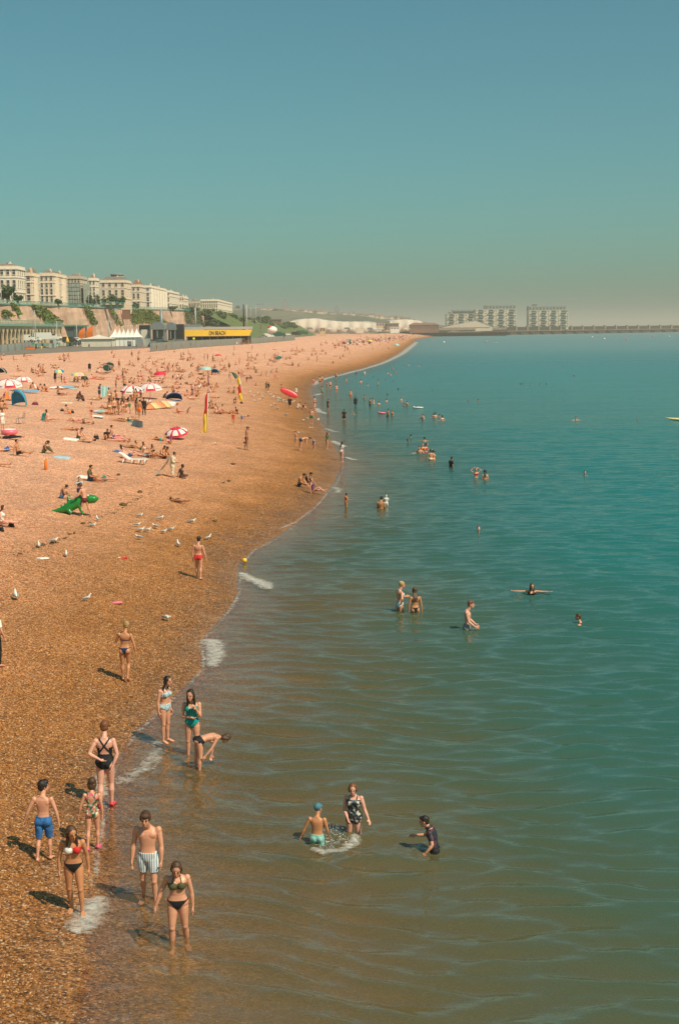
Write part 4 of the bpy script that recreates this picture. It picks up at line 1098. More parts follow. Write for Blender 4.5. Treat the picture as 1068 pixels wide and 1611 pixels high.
def bush(px, py, wpx_, hpx, Y, n, label, m_='shrub', size=.5, name='shrub', cat='shrub', group=None):
    base = at_y(px, py, Y); w = wpx_ / F * Y; h = hpx / F * Y
    lobes = [(rng.gauss(0, .23) * w, rng.gauss(0, .2) * w, rng.uniform(.35, .8) * h, rng.uniform(.16, .30)) for _ in range(9)]
    pts = []
    for _ in range(n):
        lx, ly, lz, r_ = rng.choice(lobes)
        d = Vector((rng.gauss(0, 1), rng.gauss(0, 1), rng.gauss(0, 1))).normalized() * (rng.random() ** .4)
        pts.append(base + Vector((lx + d.x * r_ * w, ly + d.y * r_ * w, max(lz + d.z * r_ * h * 1.1, .1))))
    st = [[base + Vector((0, 0, -.5)), base + Vector((lx * .5, ly * .5, lz * .6)), base + Vector((lx, ly, lz))] for lx, ly, lz, r_ in lobes[:4]]
    return leaves(name, label, cat, pts, size, MATS[m_], loc=base, group=group, stems=st)
bush(12, 475, 20, 25, 505, 900, 'big dark shrub in front of the corner house at the left edge', 'ivy_dark')
bush(29, 476, 15, 13, 510, 420, 'low dark shrub right of the biggest clifftop shrub', 'ivy_dark')
bush(92, 479, 11, 8, 565, 260, 'small round dark shrub before the bowed house front', 'ivy_dark')
bush(147, 481, 15, 16, 640, 600, 'dark shrub on the clifftop before the netted house', 'ivy_dark')
bush(183, 483, 24, 18, 670, 800, 'large dark tree in front of the wide cream house', 'ivy_dark', name='tree', cat='tree')
bush(213, 487, 12, 11, 730, 300, 'small dark shrub before the red roofed house', 'shrub')
bush(272, 489, 16, 7, 820, 300, 'low hedge shrub below the plain white terrace', 'ivy_dark')
bush(304, 492, 22, 11, 880, 500, 'dark shrubs below the low grey roofed house', 'ivy_dark')
for i, (px, py, w_, h_) in enumerate([(326, 499, 26, 12), (345, 505, 30, 14), (365, 508, 30, 15), (384, 511, 28, 14), (402, 514, 26, 13), (420, 517, 24, 11), (438, 519, 22, 9), (335, 515, 26, 12), (357, 516, 24, 10), (390, 518, 26, 9), (452, 516, 20, 9), (414, 506, 18, 8)]):
    bush(px, py, w_, h_, wall_Y(px) - 22 - (i > 6) * 12, 900, 'dense green scrub on the bank below the last white terrace', 'shrub' if i % 2 else 'bank', .8, group='scrub on the grassy bank')
bush(463, 517, 16, 8, 1150, 320, 'bright green willow clump left of the chalk cliff', 'bank', .7)
for px, py, w_, h_, lab in ((374, 487.5, 5, 5, 'round tree on the skyline beside the last terrace'), (432, 490.5, 9, 4, 'dark tree clump on the skyline right of the tall masts'), (441, 491, 6, 3.4, 'small tree clump on the far skyline')):
    bush(px, py, w_, h_, 3300, 160, lab, 'ivy_dark', 3.2, 'tree', 'tree')

# ------------------------------------------------------------------ arcade with cast iron arches at the left
Xa = -107.0
def pxY(px, X=Xa): return X / at_y(px, 520, 1.0).x
arc = thing('arcade', 'long buff arcade of pointed dark arches under a green deck at left', 'arcade', (Xa, pxY(0), 6.0))
Y0a, Y1a = pxY(-30), pxY(97); na = 22; zt = at_y(50, 513.5, pxY(50)).z - 6.0; stp = (Y1a - Y0a) / na
b = MB(); n = 8
yy = stp / 2; ph = zt
prof = [(-yy, 0), (-yy * .80, 0), (-yy * .80, ph * .45)] + [(-yy * .8 * math.cos(PI / 2 * k / n), ph * .45 + ph * .45 * math.sin(PI / 2 * k / n)) for k in range(1, n + 1)]
outer = [(-yy, 0), (-yy, ph)]
left = prof[1:]
for sg in (-1, 1):
    pl = [(sg * -yy, 0)] + [(sg * y if sg > 0 else -y, z) for y, z in [(q[0] * 1, q[1]) for q in left]] 
    poly = [(-yy, 0)] + left + [(0, ph), (-yy, ph)]
    vs = [(0.25, sg * y, z) for y, z in poly] + [(-.35, sg * y, z) for y, z in poly]
    k = len(poly); b.add(vs, [tuple(range(k)), tuple(range(2 * k - 1, k - 1, -1))] + [(i, (i + 1) % k, k + (i + 1) % k, k + i) for i in range(k)])
am = b.mesh('arch', MATS['buff'])
for i in range(na): link('arch', am, arc, (0, Y0a - pxY(0) + stp * (i + .5), 0))
b = MB(); L_ = Y1a - Y0a; cy = (Y0a + Y1a) / 2 - pxY(0)
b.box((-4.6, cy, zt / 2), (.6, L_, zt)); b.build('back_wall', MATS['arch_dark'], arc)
b = MB(); b.box((-2.2, cy, zt + .35), (6.2, L_ + 2, .7)); b.build('deck', MATS['ledge_green'], arc)
b = MB()
for z in (1.0, 1.9): b.box((.7, cy, zt + z), (.14, L_ + 2, .14))
for k in range(60): b.box((.7, Y0a - pxY(0) + L_ * k / 59, zt + 1.2), (.12, .12, 1.4))
b.build('railing', MATS['iron_green'], arc)
b = MB(); b.box((1.6, cy, .2), (2.2, L_ + 4, 1.1)); b.build('kerb_wall', MATS['ledge_green'], arc)
p = at_y(108, 524, pxY(110))
kb = thing('glazed_pavilion', 'long green roofed pavilion with dark glazing at the end of the arcade', 'building', (p.x, p.y, 6.0))
zz = at_y(108, 513.5, p.y).z - 6
b = MB(); b.box((0, 12, zz / 2), (5.5, 30, zz)); b.build('wall', MATS['teal_glass'], kb)
for k in range(7):
    b = MB(); b.box((2.8, -2 + k * 4.6, zz / 2), (.2, .35, zz)); b.build('mullion', MATS['black_paint'], kb)
b = MB(); b.box((0, 12, zz + .3), (7, 32, .6)); b.build('roof', MATS['iron_green'], kb)

# ------------------------------------------------------------------ lamp posts and masts
def post(px, yb, yt, Y, label, m_='pole_pale', rad=.16, name='lamp_post', cat='lamp post', head=True, group=None):
    b0 = at_y(px, yb, Y); h = at_y(px, yt, Y).z - b0.z
    t = thing(name, label, cat, b0, 0, group)
    b = MB(); b.tube([(0, 0, -.5), (0, 0, h * .5), (0, 0, h)], [rad, rad * .85, rad * .6], 8); b.build('pole', MATS[m_], t)
    b = MB(); b.tube([(0, 0, -.5), (0, 0, .6)], [rad * 1.8, rad * 1.5], 8); b.build('base', MATS[m_], t)
    if head:
        b = MB()
        for s in (-1, 1): b.tube([(0, 0, h * .97), (s * .5, 0, h * 1.0), (s * 1.1, 0, h * .985)], .06, 6); b.box((s * 1.3, 0, h * .98), (.7, .3, .16))
        b.build('lamp_head', MATS['metal_grey'], t)
for i, (px, yb, yt) in enumerate([(3, 476, 452), (21, 477, 457), (124, 481, 459), (140, 482, 457), (152, 482, 463), (182, 512, 474), (290, 488, 476), (301, 489, 470), (310, 491, 477)]):
    post(px, yb, yt, wall_Y(px) + 4 if yb < 500 else wall_Y(px) - 12, 'slim pale lamp post on the clifftop road', group='clifftop lamp posts')
for i, (px, yb, yt) in enumerate([(57, 541, 488), (91, 545, 505), (122, 545, 511), (172, 541, 503), (34, 544, 512), (10, 545, 514), (52, 541, 518)]):
    post(px, yb, yt, 470 + px * .5, 'slim pale lamp post on the road behind the beach', group='lamp posts along the seafront road')
post(384, 519, 479, 640, 'thick dark mast standing behind the yellow banner', 'black_paint', .42, 'mast', 'mast', False)
post(388.5, 519, 479, 650, 'pale mast close beside the thick dark mast', 'pole_pale', .3, 'mast', 'mast', False)
post(410.5, 521, 478, 680, 'tall lattice floodlight mast right of the yellow banner', 'metal_grey', .22, 'mast', 'mast')
post(255, 536, 487, 560, 'square grey tower mast behind the arched stage', 'metal_grey', .9, 'mast', 'mast', False)
post(308, 513, 484, 600, 'pale mast above the left end of the yellow banner', 'pole_pale', .4, 'mast', 'mast', False)
post(403, 506, 482, 900, 'short pale pole on the scrub bank', 'pole_pale', .22, 'mast', 'mast', False)
post(395, 505, 484, 900, 'thin pale pole just left of the short pale pole', 'pole_pale', .16, 'mast', 'mast', False)

# ------------------------------------------------------------------ marina blocks, breakwater and far shore buildings
MW = window_mesh(1.5, 1.7)
def block(label, a, c, Y, ytop, ybase, floors, bays, pent, m_='sand_clad', hide_left=0):
    p = at_y(a, ybase, Y); q = at_y(c, ytop, Y); w = q.x - p.x; h = q.z - p.z
    t = thing('apartment_block', label, 'building', (p.x, Y, p.z))
    b = MB(); b.box((w / 2, 12, h / 2), (w, 24, h)); b.build('wall', MATS[m_], t)
    for a2, c2, yt in pent:
        x0_ = at_y(a2, ybase, Y).x - p.x; x1_ = at_y(c2, ybase, Y).x - p.x; hh = at_y(c2, yt, Y).z - q.z
        b = MB(); b.box(((x0_ + x1_) / 2, 13, h + hh / 2), (x1_ - x0_, 20, hh)); o = b.build('penthouse', MATS['grey_clad'], t)
        nn = max(2, int((x1_ - x0_) / 5))
        for k in range(nn):
            b = MB(); b.box((x0_ + (x1_ - x0_) * (k + .5) / nn, 2.95, h + hh * .45), ((x1_ - x0_) / nn * .55, .2, hh * .5)); b.build('window', MATS['teal_glass'], t)
    fh = h / floors
    bal = MB(); bw = w / bays
    bal.box((0, -.6, -fh * .36), (bw * .5, 1.3, .4)); bal.build
    bm = bal.mesh('balcony', MATS['sand_clad'])
    gm = MB(); gm.box((0, -1.2, -fh * .12), (bw * .5, .12, fh * .36)); gmm = gm.mesh('balustrade', MATS['teal_glass'])
    rm = MB(); rm.box((0, -.05, .1), (bw * .44, .14, fh * .74)); rmm = rm.mesh('recess', MATS['teal_glass'])
    for f_ in range(1, floors):
        for k in range(bays):
            x = bw * (k + .5); z = fh * (f_ + .5)
            link('glazing', rmm, t, (x, 0, z))
            o = link('balcony', bm, t, (x + (bw * .08 if f_ % 2 else -bw * .08), 0, z)); link('balustrade', gmm, o)
        for k in range(bays + 1):
            x = min(max(bw * k, 1.6), w - 1.6); o = link('window', MW[0], t, (x, -.05, fh * (f_ + .5))); link('pane', MW[1], o)
    b = MB()
    for k in range(bays): b.box((bw * (k + .5), -.05, fh * .5), (bw * .5, .16, fh * .7))
    b.build('shopfront', MATS['glass_dark'], t)
    b = MB(); b.box((w / 2, 12, h + .2), (w + .6, 24.6, .5)); b.build('parapet', MATS[m_], t)
block('lowest marina apartment block at the left of the three, with a grey setback roof', 702, 748, 2240, 493.5, 520, 6, 3, [(706, 748, 490), (712, 747, 487)])
block('tallest marina apartment block in the middle, with stacked teal balconies', 747.5, 812, 2200, 486.5, 520, 8, 4, [(763, 811, 479.5)])
block('free standing marina apartment block at the right end', 831, 893.5, 2230, 488, 519, 8, 4, [(831, 890, 481)])
p = at_y(842, 481, 2230); t = thing('roof_plant', 'small dark plant room on the roof of the right apartment block', 'plant room', p)
b = MB(); b.box((0, 12, 1), (7, 6, 2)); b.build('box', MATS['slate'], t); b = MB(); b.box((0, 12, 2.2), (7.6, 6.6, .4)); b.build('roof', MATS['slate'], t)
# big shed with a pitched pale roof
p = at_y(694, 517, 2060)
t = thing('pitched_shed', 'broad pale tent roofed hall before the marina flats', 'building', (p.x, 2060, p.z))
def lx(px): return at_y(px, 517, 2060).x - p.x
zr = at_y(749, 504.2, 2060).z - p.z; ze = at_y(772, 513.5, 2060).z - p.z
b = MB(); b.add([(lx(694), 0, at_y(694, 514.5, 2060).z - p.z), (lx(749), 0, zr), (lx(774), 0, ze), (lx(774), 40, ze), (lx(749), 40, zr), (lx(694), 40, 1)], [(0, 1, 4, 5), (1, 2, 3, 4)]); 
b.build('roof', MATS['canvas_cream'], t)
b = MB(); b.add([(lx(694), .4, -4), (lx(774), .4, -4), (lx(774), .4, ze - .1), (lx(749), .4, zr - .1), (lx(694), .4, 1.5)], [(0, 1, 2, 3, 4)]); b.build('gable_wall', MATS['sand_clad'], t)
b = MB(); b.box((lx(730), .2, 1), (lx(774) - lx(694), .3, .6)); b.build('trim', MATS['concrete'], t)
# breakwater
bw = thing('breakwater', 'long brown marina breakwater with arched caissons on the horizon', 'breakwater', at_z(690, 528.8, 0))
b0 = Vector(bw.location); e0 = at_z(1068, 522, 0) if False else None
P0_, P1_ = at_z(690, 528.8, 0), at_z(1068, 522.4, 0)
dirv = (P1_ - P0_).normalized(); ang = math.atan2(dirv.y, dirv.x); bw.rotation_euler = (0, 0, ang)
Lt = (P1_ - P0_).length
def along(px):            # distance along the breakwater seen at pixel column px
    lo, hi = -0.2, 1.6
    for _ in range(40):
        mdl = (lo + hi) / 2
        if px_of(P0_.lerp(P1_, mdl))[0] < px: lo = mdl
        else: hi = mdl
    return lo * Lt
zt = at_y(690, 517.4, P0_.y).z * 1.12
b = MB(); s0, s1 = along(690), along(796)
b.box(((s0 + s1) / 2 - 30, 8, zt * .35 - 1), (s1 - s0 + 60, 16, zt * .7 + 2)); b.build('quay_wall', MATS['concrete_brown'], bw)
b = MB(); b.box(((s0 + s1) / 2 - 30, 7, zt * .84), (s1 - s0 + 60, 15, zt * .28)); b.build('parapet_wall', MATS['concrete'], bw)
pxs = [795 + 17.4 * i for i in range(21)]
for i in range(len(pxs) - 1):
    a, c = along(pxs[i]), along(pxs[i + 1]); w = c - a; hh = zt * 1.06
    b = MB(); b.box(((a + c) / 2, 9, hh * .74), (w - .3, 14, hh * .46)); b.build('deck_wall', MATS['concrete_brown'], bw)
    b = MB(); b.box((a + .2, 1.5, hh * .80), (w * .13, 2.4, hh * .56)); b.build('post', MATS['concrete'], bw)
    b = MB(); b.box(((a + c) / 2, 3, hh * .47), (w - .5, 11, hh * .09)); b.build('ledge', MATS['concrete'], bw)
    b = MB(); b.add([(a + w * .45, -3, -1.5), (c - .3, -3, -1.5), (c - .3, 14, -1.5), (a + w * .45, 14, -1.5), (a + w * .25, 0, hh * .42), (c - .3, 0, hh * .42), (c - .3, 14, hh * .42), (a + w * .25, 14, hh * .42)],
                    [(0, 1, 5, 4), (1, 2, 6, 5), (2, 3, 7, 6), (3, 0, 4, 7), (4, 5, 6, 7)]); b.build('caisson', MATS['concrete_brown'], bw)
b = MB(); a, c = along(795), along(pxs[-1]); b.box(((a + c) / 2, 13, zt * .2), (c - a, 1, zt * .7)); b.build('back_wall', MATS['green_dark'], bw)  # dark teal colour stands in for the shade between the caissons
# red brick hall, pavilion, sea wall and small sheds at the far end of the beach
def simple_building(label, a, c, ybase, ytop, Y, m_, roof, rtop, nwin=5, name='building', depth=14, flat=False):
    p = at_y(a, ybase, Y); q = at_y(c, ytop, Y); w = q.x - p.x; h = q.z - p.z
    t = thing(name, label, 'building', p)
    b = MB(); b.box((w / 2, depth / 2, h / 2 - 2), (w, depth, h + 4)); b.build('wall', MATS[m_], t)
    rz = at_y(a, rtop, Y).z - q.z
    b = MB()
    if flat: b.box((w / 2, depth / 2, h + rz / 2), (w + 1, depth + 1, rz))
    else: b.add([(-.6, -.6, h), (w + .6, -.6, h), (w + .6, depth + .6, h), (-.6, depth + .6, h), (depth * .35, depth / 2, h + rz), (w - depth * .35, depth / 2, h + rz)], [(0, 1, 5, 4), (1, 2, 5), (2, 3, 4, 5), (3, 0, 4), (3, 2, 1, 0)])
    b.build('roof', MATS[roof], t)
    for k in range(nwin):
        b = MB(); b.box((w * (k + .5) / nwin, -.03, h * .5), (w / nwin * .5, .12, h * .45)); b.build('window', MATS['glass_dark'], t)
    return t
simple_building('dark red brick hall where the beach meets the breakwater', 644, 690, 519, 511, 1830, 'brick_red', 'brick_red', 508, 9)
simple_building('grey flat roofed pavilion below the chalk cliff', 592, 613, 514, 507, 1700, 'stucco_dim', 'metal_grey', 505.5, 5, flat=True)
simple_building('low wide canopy building right of the grey pavilion', 608, 627, 514, 510, 1690, 'concrete', 'metal_grey', 508.4, 4, flat=True)
simple_building('small cream beach kiosk standing alone before the chalk cliff', 503, 511.5, 523, 516.2, 1200, 'buff', 'canvas_cream', 515, 2, flat=True)
simple_building('white shed below the far chalk cliff', 614, 628, 518, 515.2, 1500, 'white_paint', 'white_paint', 514.6, 3, flat=True)
simple_building('pale low shed at the start of the far sea wall', 560, 572, 518, 516, 1500, 'canvas_cream', 'white_paint', 515.3, 2, flat=True)
simple_building('brown flat roofed house on the bank before the chalk cliff', 424, 442, 507, 503.2, 1350, 'brick_red', 'slate', 502, 3, flat=True)
b = MB(); pts = [(452, 521.5), (500, 519.6), (560, 519), (640, 520.5)]
wl_ = thing('low_sea_wall', 'low pale sea wall along the top of the far beach', 'wall', at_z(452, 521.5, 5.2))
prev = None
for i in range(len(pts) - 1):
    a = at_z(*pts[i], 6.0); c = at_z(*pts[i + 1], 6.0)
    for k in range(4):
        b = MB(); s, e = a.lerp(c, k / 4) - wl_.location, a.lerp(c, (k + 1) / 4) - wl_.location
        s.z = e.z = 0
        b.add([s + Vector((0, 0, -2)), e + Vector((0, 0, -2)), e + Vector((0, 0, 2.0)), s + Vector((0, 0, 2.0)), s + Vector((0, 3, 2.0)), e + Vector((0, 3, 2.0)), e + Vector((0, 3, -2)), s + Vector((0, 3, -2))], [(0, 1, 2, 3), (3, 2, 5, 4), (4, 5, 6, 7)])
        b.build('wall_section', MATS['concrete'], wl_)
# ------------------------------------------------------------------ the fenced beach venue, vehicles, tents
def G(px, py): return on_ground(px, py)
def fence_run(label, path, hpx, m_='hoarding'):
    t = thing('fence', label, 'fence', G(*path[0])); o0 = Vector(t.location)
    for i in range(len(path) - 1):
        a, c = G(*path[i]), G(*path[i + 1]); h0 = hpx[i] / F * a.y; h1 = hpx[i + 1] / F * c.y
        n = max(2, int((c - a).length / 3.4))
        for k in range(n):
            s, e = a.lerp(c, k / n) - o0, a.lerp(c, (k + .97) / n) - o0; h = (h0 * (1 - k / n) + h1 * k / n)
            s.z = float(ground_h(s.x + o0.x, s.y + o0.y)) - o0.z; e.z = float(ground_h(e.x + o0.x, e.y + o0.y)) - o0.z
            d = e - s; M3 = Matrix.Rotation(math.atan2(d.y, d.x), 3, 'Z')
            b = MB(); b.box((s + e) / 2 + Vector((0, 0, h / 2 + .05)), (d.length, .06, h), M=M3)
            b.box((s + e) / 2 + Vector((0, 0, h + .07)), (d.length, .1, .06), M=M3)
            b.build('panel', MATS[m_ if (k * 7 + i) % 5 else 'metal_grey'], t)
            b = MB(); b.tube([s + Vector((0, 0, -.2)), s + Vector((0, 0, h + .15))], .06, 6); b.build('post', MATS['metal_grey'], t)
    return t
mat('mesh_fence', (.30, .31, .27), .8, .25, .4)
fence_run('grey mesh fence along the promenade edge at the far left', [(-14, 556), (36, 550.5), (62, 547)], [11, 11, 9], 'mesh_fence')
fence_run('grey hoarding running along the beach below the yellow banner', [(237, 553.5), (300, 547.5), (346, 544.5), (410, 540), (464, 535.5)], [13, 11.5, 10, 8.5, 8])
fence_run('short grey fence between the marquee and the arched stage', [(214, 546.5), (237, 546)], [13, 13], 'mesh_fence')

def marquee(label, px0, px1, ybase, yeave, ypeak, Y, peaks, m_):
    p = at_y(px0, ybase, Y); q = at_y(px1, yeave, Y); w = q.x - p.x; he = q.z - p.z; hp = at_y(px0, ypeak, Y).z - p.z; dp = 10
    t = thing('marquee', label, 'tent', (p.x, Y, p.z))
    for nm, c, d in (('side_wall', (w / 2, 0, he / 2), (w, .12, he)), ('side_wall', (w / 2, dp, he / 2), (w, .12, he)), ('end_wall', (0, dp / 2, he / 2), (.12, dp - .2, he)), ('end_wall', (w, dp / 2, he / 2), (.12, dp - .2, he))):
        b = MB(); b.box(c, d); b.build(nm, MATS[m_], t)
    n = peaks; seg = 8
    for i in range(n):
        b = MB(); x0, x1 = w * i / n, w * (i + 1) / n; cx = (x0 + x1) / 2
        span = .26 if n > 1 else .5
        rings = []
        for k in range(seg + 1):
            f_ = k / seg; r_ = (1 - f_) ** 1.7
            z = he + (hp - he) * f_
            # the canopy narrows from the whole bay to a point
            xa, xb = cx - (cx - (x0 - (.6 if i == 0 else 0))) * r_, cx + ((x1 + (.6 if i == n - 1 else 0)) - cx) * r_
            inw = (w * .5 - cx) * (0.0)
            ya, yb = dp / 2 - (dp / 2 + .6) * r_, dp / 2 + (dp / 2 + .6) * r_
            rings.append([(xa, ya, z), (xb, ya, z), (xb, yb, z), (xa, yb, z)])
        b.ring_loft(rings); b.smooth = [False] * len(b.f); b.build('canopy', MATS[m_], t)
        b = MB(); b.tube([(cx, dp / 2, hp - .1), (cx, dp / 2, hp + .7)], .07, 6); b.build('finial', MATS['white_paint'], t)
    for k in range(n + 1):
        b = MB(); b.tube([(w * k / n, -.12, 0), (w * k / n, -.12, he)], .07, 6); b.build('pole', MATS['pole_pale'], t)
    return t
mq = marquee('white marquee with six little peaks behind the beach', 176, 216, 545, 530.5, 515, 520, 6, 'canvas')
marquee('low cream tent joined to the left of the peaked marquee', 129, 176, 546, 533, 526, 512, 1, 'canvas_cream')
marquee('small pale tent roof beside the parked vans at left', 84, 101, 543, 532, 529, 540, 1, 'canvas_cream')

def stage(label, px0, px1, ybase, ytop, Y, m_, depth=8):
    p = at_y(px0, ybase, Y); q = at_y(px1, ytop, Y); w = q.x - p.x; h = q.z - p.z
    t = thing('stage', label, 'stage', (p.x, Y, p.z)); n = 10
    b = MB(); prof = [(w / 2 - w / 2 * math.cos(PI * k / n), h * .68 + h * .32 * math.sin(PI * k / n) ** .8) for k in range(n + 1)]
    vs = [(x, -.5, z) for x, z in prof] + [(x, depth, z) for x, z in prof]
    b.add(vs, [(i, i + 1, n + 2 + i, n + 1 + i) for i in range(n)], True)
    vs = [(x, -.45, z) for x, z in prof]; b.add(vs, [tuple(range(n + 1))]); b.build('roof', MATS[m_], t)
    for x in (0.2, w * .5, w - .2):
        b = MB(); b.box((x, 0, h * .34), (.45, .45, h * .68)); b.build('truss_leg', MATS['metal_grey'], t)
    b = MB(); b.box((w / 2, depth - .5, h * .34), (w, .3, h * .68)); b.build('backdrop', MATS['grey_clad'], t)
    b = MB(); b.box((w / 2, depth / 2, .6), (w + 1, depth, 1.2)); b.build('platform', MATS['sign_black'], t)
    return t
stage('grey arched stage roof left of the yellow banner', 237, 259, 545, 506, 545, 'metal_grey')
stage('smaller grey arched roof between the stage and the black tower', 262, 276, 545, 507, 555, 'metal_grey')
def blockthing(name, label, cat, px0, px1, ybase, ytop, Y, m_, parts=(), depth=3.0):
    p = at_y(px0, ybase, Y); q = at_y(px1, ytop, Y); w = q.x - p.x; h = q.z - p.z
    t = thing(name, label, cat, (p.x, Y, p.z)); b = MB(); b.box((w / 2, depth / 2, h / 2), (w, depth, h)); b.build('body', MATS[m_], t)
    for nm, fx0, fx1, fz0, fz1, mm in parts:
        b = MB(); b.box((w * (fx0 + fx1) / 2, -.06, h * (fz0 + fz1) / 2), (w * (fx1 - fx0), .14, h * (fz1 - fz0))); b.build(nm, MATS[mm], t)
    return t
blockthing('speaker_tower', 'tall black speaker tower beside the yellow banner', 'speaker tower', 277, 289, 544, 510, 560, 'sign_black', [('speaker_panel', .1, .9, .72, .97, 'black_paint'), ('speaker_panel', .1, .9, .42, .68, 'black_paint'), ('truss_base', .05, .95, .0, .3, 'metal_grey')])
blockthing('screen', 'black screen on legs between marquee and arched stage', 'screen', 220, 235, 546, 511.5, 548, 'sign_black', [('screen_face', .04, .96, .82, .99, 'black_paint'), ('scaffold', .0, .2, .0, .75, 'metal_grey'), ('scaffold', .8, 1, .0, .75, 'metal_grey'), ('drape', .2, .8, .35, .8, 'canvas_cream')])
blockthing('cabin', 'small grey site cabin with a dark window at left', 'cabin', 78, 86, 547, 533, 478, 'pole_pale', [('window', .25, .75, .55, .85, 'glass_dark'), ('door', .6, .95, .0, .5, 'metal_grey')])
blockthing('notice_board', 'small dark notice board before the peaked marquee', 'board', 201, 207, 544.5, 537, 505, 'sign_black', [('panel', .1, .9, .3, .95, 'metal_grey'), ('leg', .05, .15, 0, .3, 'metal_grey')], .3)
blockthing('stall', 'red and orange stall counter on the beach at far left', 'stall', 40, 54, 549.5, 545.5, 440, 'orange_cloth', [('counter', 0, 1, .8, 1.0, 'red_paint'), ('front_cloth', .05, .95, .05, .7, 'orange_cloth')], 1.5)
blockthing('generator', 'dark generator box by the low cream tent', 'generator', 105, 113, 545, 539, 470, 'green_dark', [('grille', .1, .5, .2, .8, 'metal_grey'), ('door', .6, .95, .1, .9, 'sign_black')])
# scaffold crates behind the fence
for i, (px0, px1, yb, yt, m_, lab) in enumerate([(238, 246, 547, 534, 'metal_grey', 'grey equipment crate under the arched stage roof'), (247, 256, 547, 531, 'teal_glass', 'blue grey equipment crate below the arched stage'), (257, 264, 548, 536, 'green_dark', 'dark equipment crate right of the blue grey crate'), (265, 273, 547, 533, 'hoarding', 'pale grey crate stack under the smaller arched roof')]):
    blockthing('crate', lab, 'crate', px0, px1, yb, yt, 500, m_, [('lid', 0, 1, .9, 1, 'sign_black'), ('handle', .3, .7, .5, .58, 'sign_black')])
# the bar with the yellow sign: ON BEACH
Yb = 575
p = at_y(290, 541, Yb); q = at_y(397, 519.5, Yb)
bar = thing('beach_bar', 'long open beach bar with a yellow fascia reading ON BEACH', 'bar', (p.x, Yb, p.z))
def bx(px): return at_y(px, 530, Yb).x - p.x
def bz(py, px=344): return at_y(px, py, Yb).z - p.z
b = MB(); v = [(bx(288.3), -.25, bz(519.7, 288)), (bx(397), -.25, bz(518.8, 397)), (bx(392.6), -.6, bz(528.3, 392)), (bx(291.7), -.6, bz(529, 292))]
b.add(v + [(x, y + .3, z) for x, y, z in v], [(0, 3, 2, 1), (4, 5, 6, 7), (0, 1, 5, 4), (1, 2, 6, 5), (2, 3, 7, 6), (3, 0, 4, 7)]); fas = b.build('fascia', MATS['yellow_sign'], bar)
cu = bpy.data.curves.new('lettering', 'FONT'); cu.body = 'ON BEACH'; cu.align_x = 'CENTER'; cu.align_y = 'CENTER'; cu.size = 1.0; cu.extrude = .012; cu.offset = .02
to = bpy.data.objects.new('tmp_text', cu); C.objects.link(to)
dg = bpy.context.evaluated_depsgraph_get(); tm = bpy.data.meshes.new_from_object(to.evaluated_get(dg)); bpy.data.objects.remove(to)
tm.name = 'lettering'; tm.materials.clear(); tm.materials.append(MATS['sign_black'])
co = np.empty(len(tm.vertices) * 3, np.float32); tm.vertices.foreach_get('co', co); co = co.reshape(-1, 3)
tw = bx(355.3) - bx(329.3); thh = bz(520.8) - bz(527.4)
co[:, 0] *= tw / (co[:, 0].max() - co[:, 0].min()); co[:, 1] *= thh / (co[:, 1].max() - co[:, 1].min())
co[:, 1] -= (co[:, 1].max() + co[:, 1].min()) / 2; co[:, 0] -= (co[:, 0].max() + co[:, 0].min()) / 2
tm.vertices.foreach_set('co', co.ravel()); tm.update()
lo = link('lettering', tm, fas, ((bx(329.3) + bx(355.3)) / 2, -.50, bz(524.1))); lo.rotation_euler = (R(90) - math.atan2(.35, abs(bz(519.3) - bz(528.6))), 0, 0)
b = MB(); b.box(((bx(290) + bx(396)) / 2, 4, (bz(518) + bz(514.5)) / 2), (bx(396) - bx(290), 8, bz(514.5) - bz(518.5))); b.build('roof', MATS['pole_pale'], bar)
b = MB(); b.box(((bx(292) + bx(312)) / 2, 5, bz(512.6)), (bx(316) - bx(291), 3, 1.3)); b.build('roof_box', MATS['metal_grey'], bar)
b = MB(); b.box(((bx(345) + bx(362)) / 2, 3, bz(513.6)), (bx(362) - bx(345), 3, .9)); b.build('roof_box', MATS['sign_black'], bar)
b = MB(); b.box(((bx(292) + bx(393)) / 2, 7.6, bz(535)), (bx(393) - bx(292), .4, bz(529) - bz(541))); b.build('back_wall', MATS['sign_black'], bar)
for k in range(9):
    b = MB(); b.box((bx(294) + (bx(391) - bx(294)) * k / 8, .2, bz(534.6)), (.25, .25, bz(528.4) - bz(541))); b.build('post', MATS['metal_grey'], bar)
b = MB(); b.box(((bx(292) + bx(393)) / 2, 1.2, bz(538.2)), (bx(393) - bx(292), .8, 1.4)); b.build('counter', MATS['wood'], bar)
# feather flags, orange
def feather(px, yb, yt, Y, label, m_):
    b0 = at_y(px, yb, Y); h = at_y(px, yt, Y).z - b0.z; t = thing('feather_flag', label, 'flag', b0)
    b = MB(); b.tube([(0, 0, 0), (0, 0, h * .7), (.2, 0, h)], .06, 6); b.build('pole', MATS['pole_pale'], t)
    b = MB(); n = 8; w = h * .33
    vs = []
    for k in range(n + 1):
        z = h * (.35 + .65 * k / n); ww = w * math.sin(PI * (.16 + .84 * k / n)) ** .7 if k < n else w * .05
        vs += [(.03, -.03, z), (-ww, .2 * math.sin(k), z - .15)]
    b.add(vs, [(2 * k, 2 * k + 1, 2 * k + 3, 2 * k + 2) for k in range(n)], True); b.add([(x, y + .05, z) for x, y, z in vs], [(2 * k, 2 * k + 2, 2 * k + 3, 2 * k + 1) for k in range(n)], True)
    b.build('cloth', MATS[m_], t)
feather(147.5, 546, 511.5, 530, 'large orange feather flag behind the low cream tent', 'orange_cloth')
feather(134.5, 545, 514.5, 535, 'smaller red orange feather flag left of the large one', 'orange_cloth')

